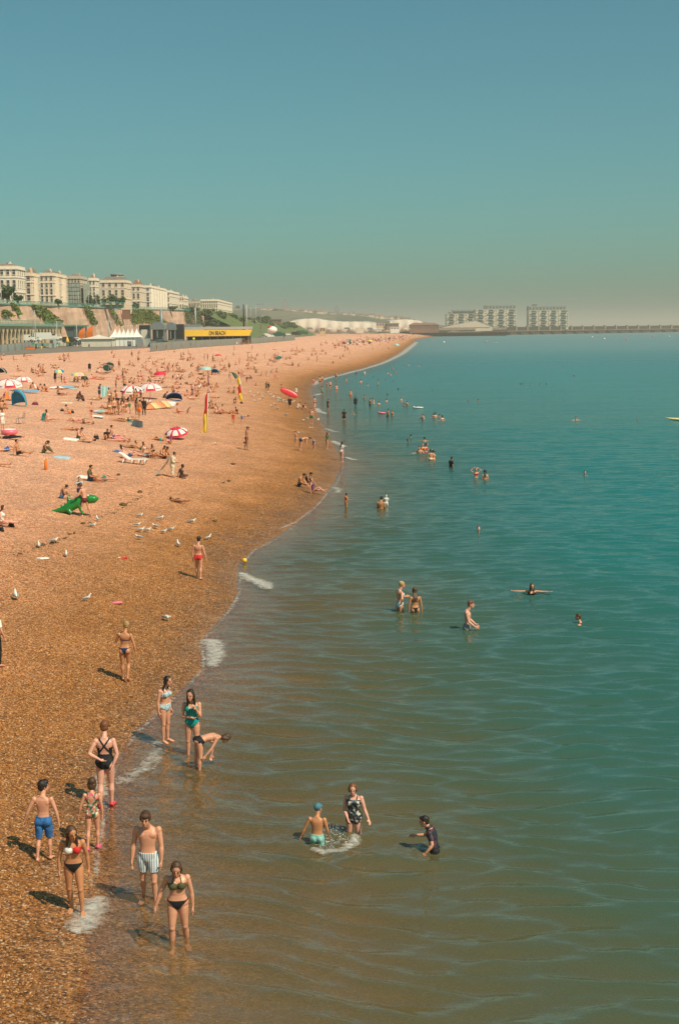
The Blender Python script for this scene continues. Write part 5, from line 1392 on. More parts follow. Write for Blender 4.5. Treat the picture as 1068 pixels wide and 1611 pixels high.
# vehicles
def vehicle(kind, label, px, py, Y, rz, m_, L_, group=None):
    p = at_y(px, py, Y); t = thing({'van': 'parked_van', 'car': 'parked_car', 'truck': 'parked_truck'}[kind], label, kind, p, rz, group)
    h = {'van': 2.3, 'car': 1.45, 'truck': 2.9}[kind]; w = 1.9
    if kind == 'car': prof = [(-.5, .3), (-.5, .75), (-.36, .95), (-.22, 1.42), (.18, 1.45), (.32, .98), (.49, .85), (.5, .3)]
    elif kind == 'van': prof = [(-.5, .35), (-.5, 2.25), (.22, 2.3), (.36, 1.35), (.49, 1.1), (.5, .35)]
    else: prof = [(-.5, .6), (-.5, 2.9), (.18, 2.9), (.18, 2.3), (.42, 2.25), (.49, 1.4), (.5, .5)]
    b = MB(); vs = [(x * L_, -w / 2, z) for x, z in prof] + [(x * L_, w / 2, z) for x, z in prof]; k = len(prof)
    b.add(vs, [tuple(range(k)), tuple(range(2 * k - 1, k - 1, -1))] + [(i, (i + 1) % k, k + (i + 1) % k, k + i) for i in range(k)]); b.build('body', MATS[m_], t)
    for sx in (-.32, .32):
        for sy in (-1, 1):
            b = MB(); b.tube([(sx * L_, sy * (w / 2 - .12), .34), (sx * L_, sy * (w / 2 + .04), .34)], .34, 12); wo_ = b.build('wheel', MATS['rubber'], t)
            b = MB(); b.tube([(sx * L_, sy * (w / 2 + .03), .34), (sx * L_, sy * (w / 2 + .06), .34)], .19, 10); b.build('rim', MATS['chrome'], wo_)
    zw = h * .72; sp = {'car': [(-.17, -.01), (.01, .17)], 'van': [(.16, .27)], 'truck': [(.24, .38)]}[kind]
    for sy in (-1, 1):
        for a, c in sp:
            b = MB(); b.box(((a + c) / 2 * L_, sy * (w / 2 + .005), zw), ((c - a) * L_, .03, h * .2)); b.build('side_window', MATS['glass_dark'], t)
    b = MB(); x0, z0, x1, z1 = {'car': (.32, .98, .18, 1.45), 'van': (.36, 1.35, .24, 2.2), 'truck': (.485, 1.45, .42, 2.2)}[kind]
    b.add([(x0 * L_ + .01, -w * .42, z0 + .04), (x0 * L_ + .01, w * .42, z0 + .04), (x1 * L_ + .03, w * .4, z1), (x1 * L_ + .03, -w * .4, z1)], [(0, 1, 2, 3)]); b.build('windscreen', MATS['glass_dark'], t)
    for sy in (-1, 1):
        b = MB(); b.box((.497 * L_, sy * w * .36, .75 if kind == 'car' else .9), (.06, .3, .18)); b.build('headlight', MATS['white_paint'], t)
        b = MB(); b.box((-.497 * L_, sy * w * .38, .85), (.06, .22, .2)); b.build('tail_light', MATS['red_lamp'], t)
    return t
vehicle('truck', 'long white lorry parked behind the grey fence at left', 74, 536, 505, 0.05, 'white_paint', 8.5)
vehicle('van', 'white van parked left of the long white lorry', 43, 537, 490, 0.0, 'white_paint', 5.4)
vehicle('car', 'small white car at the left end of the parked row', 17, 536.5, 480, .2, 'white_paint', 4.2)
vehicle('car', 'pale car between the white van and the lorry', 56, 537, 495, -.1, 'canvas', 4.2)
vehicle('car', 'white car parked beside the glazed pavilion', 121, 537, 520, .1, 'white_paint', 4.3)
vehicle('van', 'dark van parked behind the generator box', 111, 540, 500, .1, 'sign_black', 5.2)
vehicle('car', 'small red car at the far left edge below the arcade', 3, 541, 470, 0, 'orange_cloth', 4.4)
vehicle('truck', 'dark green lorry at the right end of the hoarding', 439, 531, 720, .15, 'green_dark', 7.0)
vehicle('van', 'white van standing before the dark green lorry', 424, 532, 700, .1, 'white_paint', 5.2)
vehicle('car', 'grey car parked right of the yellow banner', 414, 531, 690, .1, 'metal_grey', 4.3)
vehicle('van', 'dark van on the track beyond the end of the hoarding', 466, 528, 850, .1, 'sign_black', 5.4)
vehicle('truck', 'dark lorry at the top of the beach before the chalk cliff', 476, 527, 930, .1, 'green_dark', 7.5)
vehicle('car', 'white car beside the lorry at the top of the beach', 452, 528, 850, 0, 'white_paint', 4.3)
for i, px in enumerate([520, 533, 546, 553, 566, 582, 590, 600, 488, 640]):
    vehicle('van', 'pale van in the row parked along the far sea wall', px, 518.6 + .3 * (i % 2), 1480, 0, ['white_paint', 'canvas_cream', 'metal_grey'][i % 3], 6, 'vans parked along the far sea wall')
p = at_y(428, 523, 700); t = thing('dome_tent', 'small red topped white dome right of the banner', 'tent', p); b = MB(); b.ell((0, 0, 1.2), (2.6, 2, 1.8)); b.build('canopy', MATS['canvas'], t)
b = MB(); b.ell((-.9, -.2, 2.4), (1.2, 1.2, .75)); b.build('top', MATS['red_paint'], t)
p = at_y(107, 545, 480); t = thing('parasol', 'folded yellow parasol by the parked vans', 'parasol', p); b = MB(); b.tube([(0, 0, 0), (0, 0, 3.4)], .05, 6); b.build('pole', MATS['pole_pale'], t)
b = MB(); b.tube([(0, 0, 1.2), (0, 0, 2.0), (0, 0, 3.3)], [.62, .5, .06], 10); b.build('canopy', MATS['yellow_sign'], t)
for px, py, lab, c in ((305, 533, 'bright yellow ball balloon floating above the hoarding', 'tennis'),):
    p = at_y(px, py, 470); t = thing('balloon', lab, 'balloon', p); b = MB(); b.ell((0, 0, 0), (.42, .42, .45), None, 14, 10); b.build('skin', mat('tennis', (.62, .66, .04), .5), t); b = MB(); b.tube([(0, 0, -.43), (.05, 0, -1.4), (0, 0, -3.2)], .012, 5); b.build('string', MATS['pole_pale'], t)
# promenade steel posts and pergola on the clifftop
for px0, px1, yb, yt, lab in ((38, 62, 480, 469.5, 'green clifftop shelter with a flat roof before the bowed house'), (158, 194, 485, 476.5, 'green clifftop shelter under the large dark tree')):
    p = at_y(px0, yb, 560 if px0 < 100 else 650); q = at_y(px1, yt, p.y); w = q.x - p.x; h = q.z - p.z
    t = thing('shelter', lab, 'shelter', p); b = MB(); b.box((w / 2, 1.5, h), (w + .8, 4, .35)); b.build('roof', MATS['iron_green'], t)
    for k in range(5):
        b = MB(); b.box((w * k / 4, 0, h / 2), (.22, .22, h)); b.build('post', MATS['iron_green'], t)
    b = MB(); b.box((w / 2, 3, h * .35), (w, .15, h * .7)); b.build('screen_wall', MATS['ledge_green'], t)

# ------------------------------------------------------------------ things on the beach
def parasol(label, px, py, wpx_, cols, tilt=0, tdir=0, patch=None, pole=True, hgt=1.9, drop=.32, on=None):
    """px, py: the middle of the canopy rim in the photo; stands on the shingle below"""
    g = G(px, py + (8 if on is None else on)); r = wpx_ / F * g.y / 2 * 1.02
    t = thing('parasol', label, 'parasol', g)
    zc = max(at_y(px, py, g.y).z - g.z, .05)
    Mt = Matrix.Rotation(tdir, 3, 'Z') @ Matrix.Rotation(tilt, 3, 'X')
    apex = Mt @ Vector((0, 0, r * drop * 1.6)); ctr = Vector((0, 0, zc))
    n = 8
    for k in range(n):
        b = MB(); m_ = 3; vs = []
        for j in range(m_ + 1):
            f_ = j / m_; rr = r * math.sin(f_ * PI / 2 * .98) ; z = r * drop * 1.6 * math.cos(f_ * PI / 2)
            for a in (k, k + .5, k + 1):
                sag = 1 - .045 * (a == k + .5) * f_
                vs.append(ctr + Mt @ Vector((rr * sag * math.cos(2 * PI * a / n), rr * sag * math.sin(2 * PI * a / n), z)))
        fs = []
        for j in range(m_):
            for i in range(2): fs.append((j * 3 + i, (j + 1) * 3 + i, (j + 1) * 3 + i + 1, j * 3 + i + 1))
        b.add(vs, fs); pn = b.build('panel', MATS[cols[k % len(cols)]], t)
        if patch:
            b = MB(); vs2 = []
            for j, (f_, sp) in enumerate(((.30, .30), (.52, .36), (.80, .33))):
                rr = r * math.sin(f_ * PI / 2 * .98); z = r * drop * 1.6 * math.cos(f_ * PI / 2) + .02
                for a in (k + .5 - sp, k + .5, k + .5 + sp): vs2.append(ctr + Mt @ (Vector((rr * math.cos(2 * PI * a / n), rr * math.sin(2 * PI * a / n), z)) * (1.012 if a != k + .5 else 1.0)))
            b.add(vs2, [(j * 3 + i, (j + 1) * 3 + i, (j + 1) * 3 + i + 1, j * 3 + i + 1) for j in range(2) for i in range(2)]); b.build('print_patch', MATS[patch], pn)
    b = MB(); b.tube([ctr + apex * 1.12, ctr, ctr + Mt @ Vector((0, 0, -.25)) if not pole else Vector((0, 0, -.1))], .022, 6); b.build('pole', MATS['pole_pale'], t)
    return t
for nm, c in CLOTH.items(): pass
RD, WH = 'cloth_red', 'cloth_white'
mat('parasol_red', (.66, .02, .055), .6, .06); mat('parasol_white', (.75, .66, .62), .6, .05); mat('aqua', (.22, .48, .42), .6); mat('pale_teal', (.34, .56, .52), .6); mat('deep_teal', (.03, .20, .21), .6); mat('sun_yellow', (.72, .62, .16), .6); mat('pale_pink', (.75, .36, .42), .6); mat('tent_blue', (.06, .26, .42), .6); mat('tent_aqua', (.05, .45, .50), .6); mat('tent_navy', (.03, .06, .15), .6); mat('tent_bright', (.01, .17, .45), .55)
parasol('red parasol with white printed patches lying tilted on the open shingle', 278, 683, 37, ['parasol_red'], R(17), R(-20), 'parasol_white', False, drop=.34, on=7)
parasol('red and white parasol at the left edge, cut by the frame', 14, 608, 46, ['parasol_red', 'parasol_white'], R(6), 0, 'parasol_white', on=22)
parasol('red and white parasol right of and behind the one at the left edge', 37, 600, 30, ['parasol_red', 'parasol_white'], R(4), 0, 'parasol_white', on=16)
parasol('red and white parasol at the left of the pair over the crowd', 208, 616, 36, ['parasol_red', 'parasol_white'], R(10), .3, 'parasol_white', on=14)
parasol('red and white parasol at the right of the pair over the crowd', 237, 613, 40, ['parasol_red', 'parasol_white'], R(6), -.2, 'parasol_white', on=14)
parasol('plain red parasol behind the pair of patterned parasols', 252.5, 589.5, 20, ['parasol_red'], R(4), 0, None, on=10)
parasol('small red parasol in front of the long hoarding', 343.5, 560, 11, ['parasol_red'], 0, 0, None, on=9)
parasol('rainbow parasol of aqua and yellow panels', 123.5, 591, 21, ['sun_yellow', 'sun_yellow', 'aqua', 'aqua', 'pale_teal', 'sun_yellow', 'pale_pink', 'sun_yellow'], R(3), .2, None, on=11)
parasol('teal and white beach parasol tipped on its side', 171.5, 577, 18, ['parasol_white', 'deep_teal', 'deep_teal', 'deep_teal'], R(-50), .5, None, on=7)
parasol('pale blue parasol in the middle crowd', 324, 581.5, 19, ['pale_teal'], R(3), 0, None, on=9)
parasol('faded green parasol at the head of the left crowd', 94, 585, 16, ['aqua', 'pale_teal', 'sun_yellow', 'tent_bright'], R(14), 0, None, on=9)
parasol('green parasol lost in the far crowd', 549, 535.5, 9, ['cloth_green', 'aqua'], 0, 0, None, on=4)
parasol('yellow parasol lost in the far crowd', 582, 537, 8, ['sun_yellow'], 0, 0, None, on=3)
parasol('pale grey parasol near the far water line', 624, 543, 8, ['pale_teal'], R(20), 0, None, on=3)
parasol('aqua beach parasol shade at the far middle beach', 438.5, 563, 10, ['tent_aqua', 'aqua'], R(-35), .3, None, on=5)

def pop_tent(label, px, py, wpx_, hpx, m_, m2, face=0.0):
    g = G(px, py); w = wpx_ / F * g.y; h = hpx / F * g.y; t = thing('beach_tent', label, 'tent', g, face)
    b = MB(); n, k = 12, 8; vs = []
    for i in range(n + 1):
        a = PI * (i / n) * .92 + .08                      # an open quarter dome
        for j in range(k + 1):
            e = PI * j / k
            vs.append((w / 2 * math.cos(e) * (1 if True else 1), w * .45 * math.sin(e) * math.cos(a * .92), h * math.sin(e) ** .8 * max(math.sin(a), 0.0) if 0 < j < k else 0))
    b.add(vs, [(i * (k + 1) + j, i * (k + 1) + j + 1, (i + 1) * (k + 1) + j + 1, (i + 1) * (k + 1) + j) for i in range(n // 3, n) for j in range(k)], True)
    b.build('shell', MATS[m_], t)
    b = MB(); b.tube([(w / 2 * math.cos(PI * j / k), w * .45 * math.sin(PI * j / k) * .55, h * 1.0 * math.sin(PI * j / k) ** .8) for j in range(k + 1)], .03, 6); b.build('hoop', MATS[m2], t)
    b = MB(); b.add([(-w / 2, -.1, .03), (w / 2, -.1, .03), (w * .42, w * .42, .03), (-w * .42, w * .42, .03), (-w / 2, -.1, 0), (w / 2, -.1, 0), (w * .42, w * .42, 0), (-w * .42, w * .42, 0)], [(0, 1, 2, 3), (0, 4, 5, 1), (1, 5, 6, 2), (2, 6, 7, 3), (3, 7, 4, 0)]); b.build('groundsheet', MATS[m2], t)
    return t
pop_tent('bright blue pop up beach tent with its aqua flap open, at far left', 31, 638, 27, 26, 'tent_blue', 'tent_aqua', PI * .86)
pop_tent('grey and dark igloo tent cut by the left frame edge', 3, 588, 20, 10, 'cloth_dark grey', 'cloth_white', PI * .8)
pop_tent('navy beach tent with a bright blue top by the rescue board', 274, 629.5, 26, 12, 'tent_navy', 'tent_bright', PI * 1.1)
pop_tent('small bright blue tent beside the pale blue parasol', 339, 588, 13, 8, 'tent_bright', 'tent_aqua', PI * .9)
pop_tent('dark teal shade tent behind the rainbow parasol', 134, 598, 12, 7, 'deep_teal', 'cloth_black', PI * .9)
g = G(10, 627); t = thing('beach_ball_tent', 'small pink and orange play tent beside the blue pop up tent', 'tent', g)
b = MB(); w = 15 / F * g.y; b.add([(-w / 2, 0, 0), (0, -w * .3, 0), (w / 2, 0, 0), (0, w * .3, 0), (0, 0, w * .85)], [(0, 1, 4), (3, 0, 4)]); b.build('pink_side', MATS['cloth_pink'], t)
b = MB(); b.add([(0, -w * .3, 0), (w / 2, 0, 0), (0, w * .3, 0), (0, 0, w * .85)], [(0, 1, 3), (1, 2, 3)]); b.build('orange_side', MATS['cloth_orange'], t)

def board(label, px0, py0, px1, py1, wid, cols, name='surfboard', cat='board', lift=.12, roll=0.3):
    a, c = G(px0, py0), G(px1, py1); mid = (a + c) / 2; d = c - a; L_ = d.length; rz = math.atan2(d.y, d.x)
    t = thing(name, label, cat, (mid.x, mid.y, mid.z), rz)
    n = 18; k = len(cols)
    for q in range(k):
        b = MB(); rings = []
        for i in range(n // k + 1):
            f_ = q / k + i / (n // k) / k; x = (f_ - .5) * L_
            ww = wid / 2 * (max(1 - abs(2 * f_ - 1) ** 2.6, 0)) ** .6 + .01; hh = .07 * (max(1 - abs(2 * f_ - 1) ** 3, 0)) ** .5 + .008
            z = lift + .10 * abs(2 * f_ - 1) ** 3
            rings.append([Matrix.Rotation(roll, 3, 'X') @ Vector((0, ww * math.cos(2 * PI * j / 12), hh * math.sin(2 * PI * j / 12))) + Vector((x, 0, z + ww * abs(math.sin(roll)))) for j in range(12)])
        b.ring_loft(rings); b.build('deck_section' if k > 1 else 'deck', MATS[cols[q]], t)
    b = MB(); b.add([(-L_ * .44, 0, lift + .02), (-L_ * .48, 0, lift - .12), (-L_ * .40, 0, lift + .02), (-L_ * .44, .02, lift + .02)], [(0, 1, 2), (3, 2, 1)]); b.build('fin', MATS['sign_black'], t)
    return t
mat('board_cream', (.74, .52, .22), .4); mat('board_orange', (.72, .25, .10), .4); mat('board_blue', (.22, .40, .56), .4)
board('long cream and orange rescue board lying on the shingle', 231, 645, 276, 642, 1.0, ['board_orange', 'board_cream', 'board_orange', 'board_cream', 'parasol_white'], 'rescue_board', roll=.7)
board('pale blue paddleboard lying under the left parasols', 36, 618, 63, 620, .8, ['board_blue'], roll=.35)
board('thin blue edged board lying in front of the left crowd', 78, 612, 117, 612, .7, ['parasol_white', 'board_blue'], roll=.3)
board('pale grey board beside the crowd left of the pair of parasols', 149, 649, 164, 653, .7, ['parasol_white', 'pale_teal'], roll=.3)

def flagpole(label, base, top, cols, wfrac, side=-1, f0=.22):
    g = G(*base); tp = at_y(top[0], top[1], g.y); d = tp - g; h = d.length
    t = thing('lifeguard_flag', label, 'flag', g)
    b = MB(); b.tube([Vector((0, 0, -.2)), d], .028, 6); b.build('pole', MATS['white_paint'], t)
    n = len(cols)
    for q, m_ in enumerate(cols):                # cloth hangs in folds from the pole
        b = MB(); vs = []; K = 6
        for i in range(K + 1):
            f_ = 1 - (q + i / K) / n
            s_ = f0 + (1 - f0) * f_; p = d * s_
            wv = h * wfrac * (1.0 - .45 * f_)
            for j in range(5):
                u = j / 4; vs.append(p + Vector((side * wv * u * (1 + .1 * math.sin(i * 1.4 + q)), .10 * math.sin(u * 7 + i * .5), -wv * 1.1 * u * u)))
        m2 = len(vs)
        fs = [(i * 5 + j, i * 5 + j + 1, (i + 1) * 5 + j + 1, (i + 1) * 5 + j) for i in range(K) for j in range(4)]
        b.add(vs, fs, True); b.add([v + Vector((0, .012, 0)) for v in vs], [f_[::-1] for f_ in fs], True); b.build('cloth', MATS[m_], t)
    return t
mat('flag_red', (.60, .03, .02), .7); mat('flag_yellow', (.78, .52, .03), .7)
flagpole('tall furled red over yellow lifeguard flag nearest the camera', (325.5, 682), (327.8, 618), ['flag_red', 'flag_yellow'], .125, -1, .05)
flagpole('open red over yellow lifeguard flag on a white pole, farther right', (383.5, 632), (377, 592), ['flag_yellow', 'flag_red', 'flag_yellow'], .17, -1, .08)
flagpole('dark limp flag on a thin pole behind the furled red flag', (327.5, 612), (326.5, 588), ['cloth_maroon'], .10, 1, .3)

def towel(label, px, py, wpx_, dpx, m_, rz=0.0, bumps=.03, name='towel'):
    g = G(px, py); w = wpx_ / F * g.y; d = dpx; n = 8; vs = []
    for z0 in (1, 0):
        for i in range(n + 1):
            for j in range(6):
                x = (i / n - .5) * w; y = (j / 5 - .5) * d
                vs.append((x + .04 * math.sin(j * 2.1), y + .04 * math.sin(i * 1.7), (.035 + bumps * (1 + math.sin(i * 1.9 + j * 2.3))) * z0 - .02 * (1 - z0)))
    k = (n + 1) * 6
    fs = [(i * 6 + j, (i + 1) * 6 + j, (i + 1) * 6 + j + 1, i * 6 + j + 1) for i in range(n) for j in range(5)]
    bd = [(i * 6, (i + 1) * 6) for i in range(n)] + [((i + 1) * 6 + 5, i * 6 + 5) for i in range(n)] + [(j + 1, j) for j in range(5)] + [(n * 6 + j, n * 6 + j + 1) for j in range(5)]
    fs += [(b_, a_, a_ + k, b_ + k) for a_, b_ in bd]
    o = MB(); o.add(vs, fs, True); r_ = o.build(name, MATS[m_], None, g); r_.rotation_euler = (0, 0, rz)
    gx = np.array([[ground_h(g.x + dx, g.y + dy) for dx in (-.5, .5)] for dy in (-.5, .5)], float)
    r_.rotation_euler = (float((gx[1].mean() - gx[0].mean())), -float((gx[:, 1].mean() - gx[:, 0].mean())), rz)
    return tag(r_, label, 'towel')
towel('pale grey towel spread flat and empty on the shingle', 98, 720, 24, 1.0, 'cloth_pale blue')
towel('white towel under the person in the dark green top', 133, 751, 20, .9, 'cloth_white')
towel('crumpled white towel by the board at the left crowd', 112, 692, 22, .9, 'cloth_white', 0, .06)
towel('pale blue towel next to the green shorts sunbather', 137, 695, 14, .9, 'cloth_pale blue')
towel('long blue edged towel in front of the left crowd', 101, 611, 40, 1.4, 'cloth_pale blue')
towel('white towel heap behind the rescue board', 265, 634, 22, 1.2, 'cloth_white', .2, .09)
towel('pale towel by the crowd of standing people', 153, 655, 17, 1.2, 'cloth_white')
towel('dark striped towel in front of the standing crowd', 155, 658, 12, .8, 'cloth_dark grey')
towel('blue towel lying left of the white lounger', 186, 711, 12, .6, 'cloth_blue', -.4)
towel('white cloth left by the lounger', 192, 713, 8, .6, 'cloth_white')
towel('red towel under the sunbathers by the rainbow parasol', 153, 597, 22, 1.6, 'cloth_red')
towel('cream towel beyond the red towel', 106, 634, 16, 1.0, 'cloth_cream')
towel('teal groundsheet beside the grey wind shelter', 213, 664, 22, 1.3, 'cloth_teal', .1)
def bag(label, px, py, wpx_, m_, hf=.6):
    g = G(px, py); w = wpx_ / F * g.y; t = thing('beach_bag', label, 'bag', g, rng.uniform(-.5, .5))
    b = MB(); n = 10; rings = []
    for i in range(6):
        f_ = i / 5; s = (1 - .35 * f_ ** 2) * (.9 + .1 * math.sin(i * 2)); rings.append([(w / 2 * s * math.cos(2 * PI * k / n) * 1.0, w * .32 * s * math.sin(2 * PI * k / n), w * hf * f_) for k in range(n)])
    b.ring_loft(rings); b.build('body', MATS[m_], t)
    b = MB(); b.tube([(-w * .25, 0, w * hf * .9), (-w * .18, 0, w * hf * 1.35), (w * .18, 0, w * hf * 1.35), (w * .25, 0, w * hf * .9)], .02, 6); b.build('handle', MATS[m_], t)
    return t
for a in [('black bag beside the couple with the blue shorts', 152, 691, 10, 'cloth_black', .6), ('black rucksack near the patterned wrap at the left edge', 18.5, 829, 13, 'cloth_black', .5), ('black bag cut by the left edge of the frame', 3, 836, 11, 'cloth_black', .6),
          ('dark brown bag by the blue pop up tent', 56, 637, 12, 'cloth_maroon', .35), ('dark bag left of the person sitting alone near the chair', 98.5, 647, 8, 'cloth_black', .4), ('dark bag right of the person sitting alone near the chair', 114, 650, 8, 'cloth_black', .5),
          ('dark bag in front of the small parasol group, far back', 102, 568.5, 4, 'cloth_black', .5), ('dark bag lying by the furled flag', 380, 635, 6, 'cloth_black', .4), ('dark bag at the head of the sunbather left of the pale blue parasol', 293.5, 604.5, 7, 'cloth_black', .4),
          ('dark heap of clothes on the open shingle right of the flag', 385, 697.5, 5, 'cloth_black', .35), ('dark heap near the wide sunbather', 367, 618, 5, 'cloth_black', .4), ('grey rolled bag left of the navy tent', 259, 626, 6, 'cloth_dark grey', .7)]:
    bag(*a)
# chairs
def chair(label, px, py, hpx, m_, rz, name='folding_chair', seatm=None):
    g = G(px, py); h = hpx / F * g.y; w = h * .55; t = thing(name, label, 'chair', g, rz)
    r = .018 if h > .7 else .015
    for sx in (-1, 1):
        for sy in (-1, 1):
            b = MB(); b.tube([(sx * w / 2, sy * w / 2, 0), (sx * w / 2, sy * w / 2, h * (.5 if sy < 0 else .5))], r, 6); b.build('leg', MATS[m_], t)
    b = MB(); b.box((0, 0, h * .5), (w, w, .04)); b.build('seat', MATS[seatm or m_], t)
    b = MB()
    for sx in (-1, 1): b.tube([(sx * w / 2, w / 2, h * .5), (sx * w / 2, w * .62, h)], r, 6)
    b.tube([(-w / 2, w * .62, h), (w / 2, w * .62, h)], r, 6)
    for z in (.68, .84): b.box((0, w * .57, h * z), (w, .02, h * .07))
    b.build('backrest', MATS[seatm or m_], t)
    return t
chair('empty thin framed chair standing alone on the shingle at left', 33.5, 667, 19, 'metal_grey', R(-95))
chair('red folding chair on the shingle left of the carried board', 434, 598, 8, 'red_paint', .4)
def lounger(label, px, py, wpx_):
    g = G(px, py); L_ = wpx_ / F * g.y; t = thing('sun_lounger', label, 'sun lounger', g, R(-8))
    b = MB(); b.box((.15 * L_, 0, .32), (L_ * .62, .6, .05)); b.build('seat_frame', MATS['white_paint'], t)
    b = MB(); b.box((-.32 * L_, 0, .5), (L_ * .38, .6, .05), M=Matrix.Rotation(R(38), 3, 'Y')); b.build('backrest', MATS['white_paint'], t)
    for sx in (-.38, -.05, .2, .42):
        b = MB(); b.tube([(sx * L_ - .12, -.28, 0), (sx * L_, -.28, .32)], .035, 6); b.tube([(sx * L_ - .12, .28, 0), (sx * L_, .28, .32)], .035, 6); b.tube([(sx * L_, -.28, .3), (sx * L_, .28, .3)], .03, 6); b.build('leg_frame', MATS['white_paint'], t)
    return t
lounger('white plastic sun lounger with a sunburnt person on it', 213, 730, 44)
# rubber ring, dinghy toys
def torus(b, c, R_, r_, M=None, n=24, k=10):
    vs = []
    for i in range(n):
        a = 2 * PI * i / n
        for j in range(k):
            e = 2 * PI * j / k; v = Vector(((R_ + r_ * math.cos(e)) * math.cos(a), (R_ + r_ * math.cos(e)) * math.sin(a), r_ * math.sin(e)))
            vs.append((M @ v if M else v) + Vector(c))
    b.add(vs, [(i * k + j, ((i + 1) % n) * k + j, ((i + 1) % n) * k + (j + 1) % k, i * k + (j + 1) % k) for i in range(n) for j in range(k)], True)
mat('ring_pink', (.80, .16, .22), .35, .05, 3, 0, .5, 0, 0, .3); mat('croc_green', (.012, .21, .03), .28, .12, 2, 0, .5, 0, 0, .4); mat('ball_yellow', (.82, .50, .02), .4, .05)
g = G(16, 684); t = thing('rubber_ring', 'pink and white inflatable ring lying at the left edge', 'swim ring', g)
w = 27 / F * g.y; b = MB(); torus(b, (0, 0, w * .17), w * .34, w * .15); b.build('tube', MATS['ring_pink'], t); b = MB(); torus(b, (0, 0, w * .27), w * .30, w * .07); b.build('white_band', MATS['white_paint'], t)
b = MB(); b.tube([(w * .34, 0, w * .30), (w * .34, 0, w * .36)], .025, 6); b.build('valve', MATS['white_paint'], t)
# orange marker bottle-shaped buoy
g = G(73, 739); h = 17 / F * g.y; t = thing('marker_buoy', 'upright orange lifeguard rescue tube standing in the shingle', 'rescue tube', g)
b = MB(); b.tube([(0, 0, 0), (0, 0, h * .06), (0, 0, h * .82), (.02, 0, h * .95)], [h * .10, h * .155, h * .14, h * .05], 12); b.build('float', MATS['cloth_orange'], t); b = MB(); b.tube([(.02, 0, h * .94), (.02, 0, h)], .03, 6); b.build('clip', MATS['sign_black'], t)
# yellow ball at the water line
g = at_z(385, 886.5, .0); t = thing('ball', 'yellow ball floating at the edge of the water', 'ball', (g.x, g.y, .06)); b = MB(); b.ell((0, 0, .08), (.115, .115, .115), None, 18, 12); b.build('skin', MATS['ball_yellow'], t); b = MB(); b.ell((0.07, -.06, .14), (.03, .03, .03)); b.build('valve', MATS['white_paint'], t)
# the green crocodile
g = G(112, 812); t = thing('inflatable_crocodile', 'shiny green inflatable crocodile being carried by a boy', 'inflatable', g, 0)
def cx(px, py, dy=0): v = at_y(px, py, g.y + .45 + dy) - g; return v
b = MB()
pth = [cx(81, 804), cx(90, 803.5), cx(100, 802), cx(112, 797), cx(124, 790), cx(134, 785)]
b.tube(pth, [.03, .10, .17, .24, .25, .16], 14)
b.tube([cx(133, 786), cx(142, 785), cx(150, 785), cx(156, 784)], [.15, .24, .19, .04], 14)
for q, (a_, c_) in enumerate((((106, 800), (113, 808)), ((126, 795), (131, 809)), ((110, 793), (108, 781)), ((122, 788), (127, 778)))):
    b.tube([cx(*a_, -.1 if q < 2 else .1), cx(*c_, -.25 if q < 2 else .2)], [.13, .07], 10)
for k in range(7): b.ell(cx(98 + k * 5.5, 799 - k * 2.9, 0) + Vector((0, -.02, .10)), (.07, .06, .07))
v_, q_ = remesh(b, .03, 3); link('body', np_mesh('body', v_, q_, [MATS['croc_green']]), t)
for sx in (-1, 1):
    b = MB(); b.ell(cx(139, 779.5, sx * .12), (.05, .05, .05)); b.build('eye', MATS['white_paint'], t)
for px in (112, 124):
    b = MB(); v0 = cx(px, 789 - (px - 112) * .5); b.tube([v0 + Vector((-.08, -.05, .1)), v0 + Vector((-.08, -.05, .22)), v0 + Vector((.08, -.05, .24)), v0 + Vector((.08, -.05, .1))], .018, 6); b.build('handle', MATS['white_paint'], t)
# seaweed lines and little stones along the strand
b = MB(); STR = [(20, 876), (45, 866), (68, 858), (95, 846), (120, 836), (145, 822), (165, 810), (188, 800), (210, 786), (230, 775), (255, 757)]
for i in range(len(STR) - 1):
    for k in range(9):
        f_ = k / 9; px = STR[i][0] * (1 - f_) + STR[i + 1][0] * f_ + rng.gauss(0, 2.5); py = STR[i][1] * (1 - f_) + STR[i + 1][1] * f_ + rng.gauss(0, 1.6)
        g = G(px, py)
        for _ in range(2):
            s = rng.uniform(.015, .045) * (2.0 if rng.random() < .08 else 1); b.ell(g + Vector((rng.gauss(0, .12), rng.gauss(0, .12), .01)), (s * 1.4, s, s * .4), Matrix.Rotation(rng.uniform(0, 3), 3, 'Z'), 6, 4)
for px, py, s in ((194, 795, .24), (187, 747, .1), (131, 824, .12), (68, 858, .12), (86, 853, .14), (367, 731, .14), (360, 757, .1), (352, 760, .08), (338, 820, .12), (222, 775, .16)):
    for _ in range(7): g = G(px + rng.gauss(0, 1), py + rng.gauss(0, .6)); b.ell(g + Vector((0, 0, .03)), (s * rng.uniform(.4, 1), s * .7, s * .4), None, 6, 4)
tag(b.build('seaweed', mat('weed', (.11, .065, .025), .9, .3, 6)), 'dark brown seaweed scraps in a line along the old tide mark', kind='stuff')
# litter, stray clothing
for lab, px, py, m_, sz in (('pair of pink sandals with a dark cloth left on the shingle', 197, 879, 'cloth_red', .13), ('pale pink cloth lying alone above the walking woman', 183, 949, 'cloth_pink', .16), ('white paper bag lying flat near the gulls', 70, 880, 'cloth_white', .2), ('pink bag lying by the three people at the waterline', 578, 583, 'cloth_pink', .2)):
    if px > 500: continue
    g = G(px, py); t = thing('discarded_cloth', lab, 'clothing', g); b = MB()
    for k in range(3): b.ell((rng.uniform(-.12, .12), rng.uniform(-.1, .1), .03), (sz, sz * .6, .05), Matrix.Rotation(rng.uniform(0, 3), 3, 'Z'))
    b.build('cloth', MATS[m_], t); b = MB(); b.ell((-.24, .05, .03), (.11, .07, .045)); b.build('fold', MATS['cloth_white' if 'sandal' in lab else m_], t)

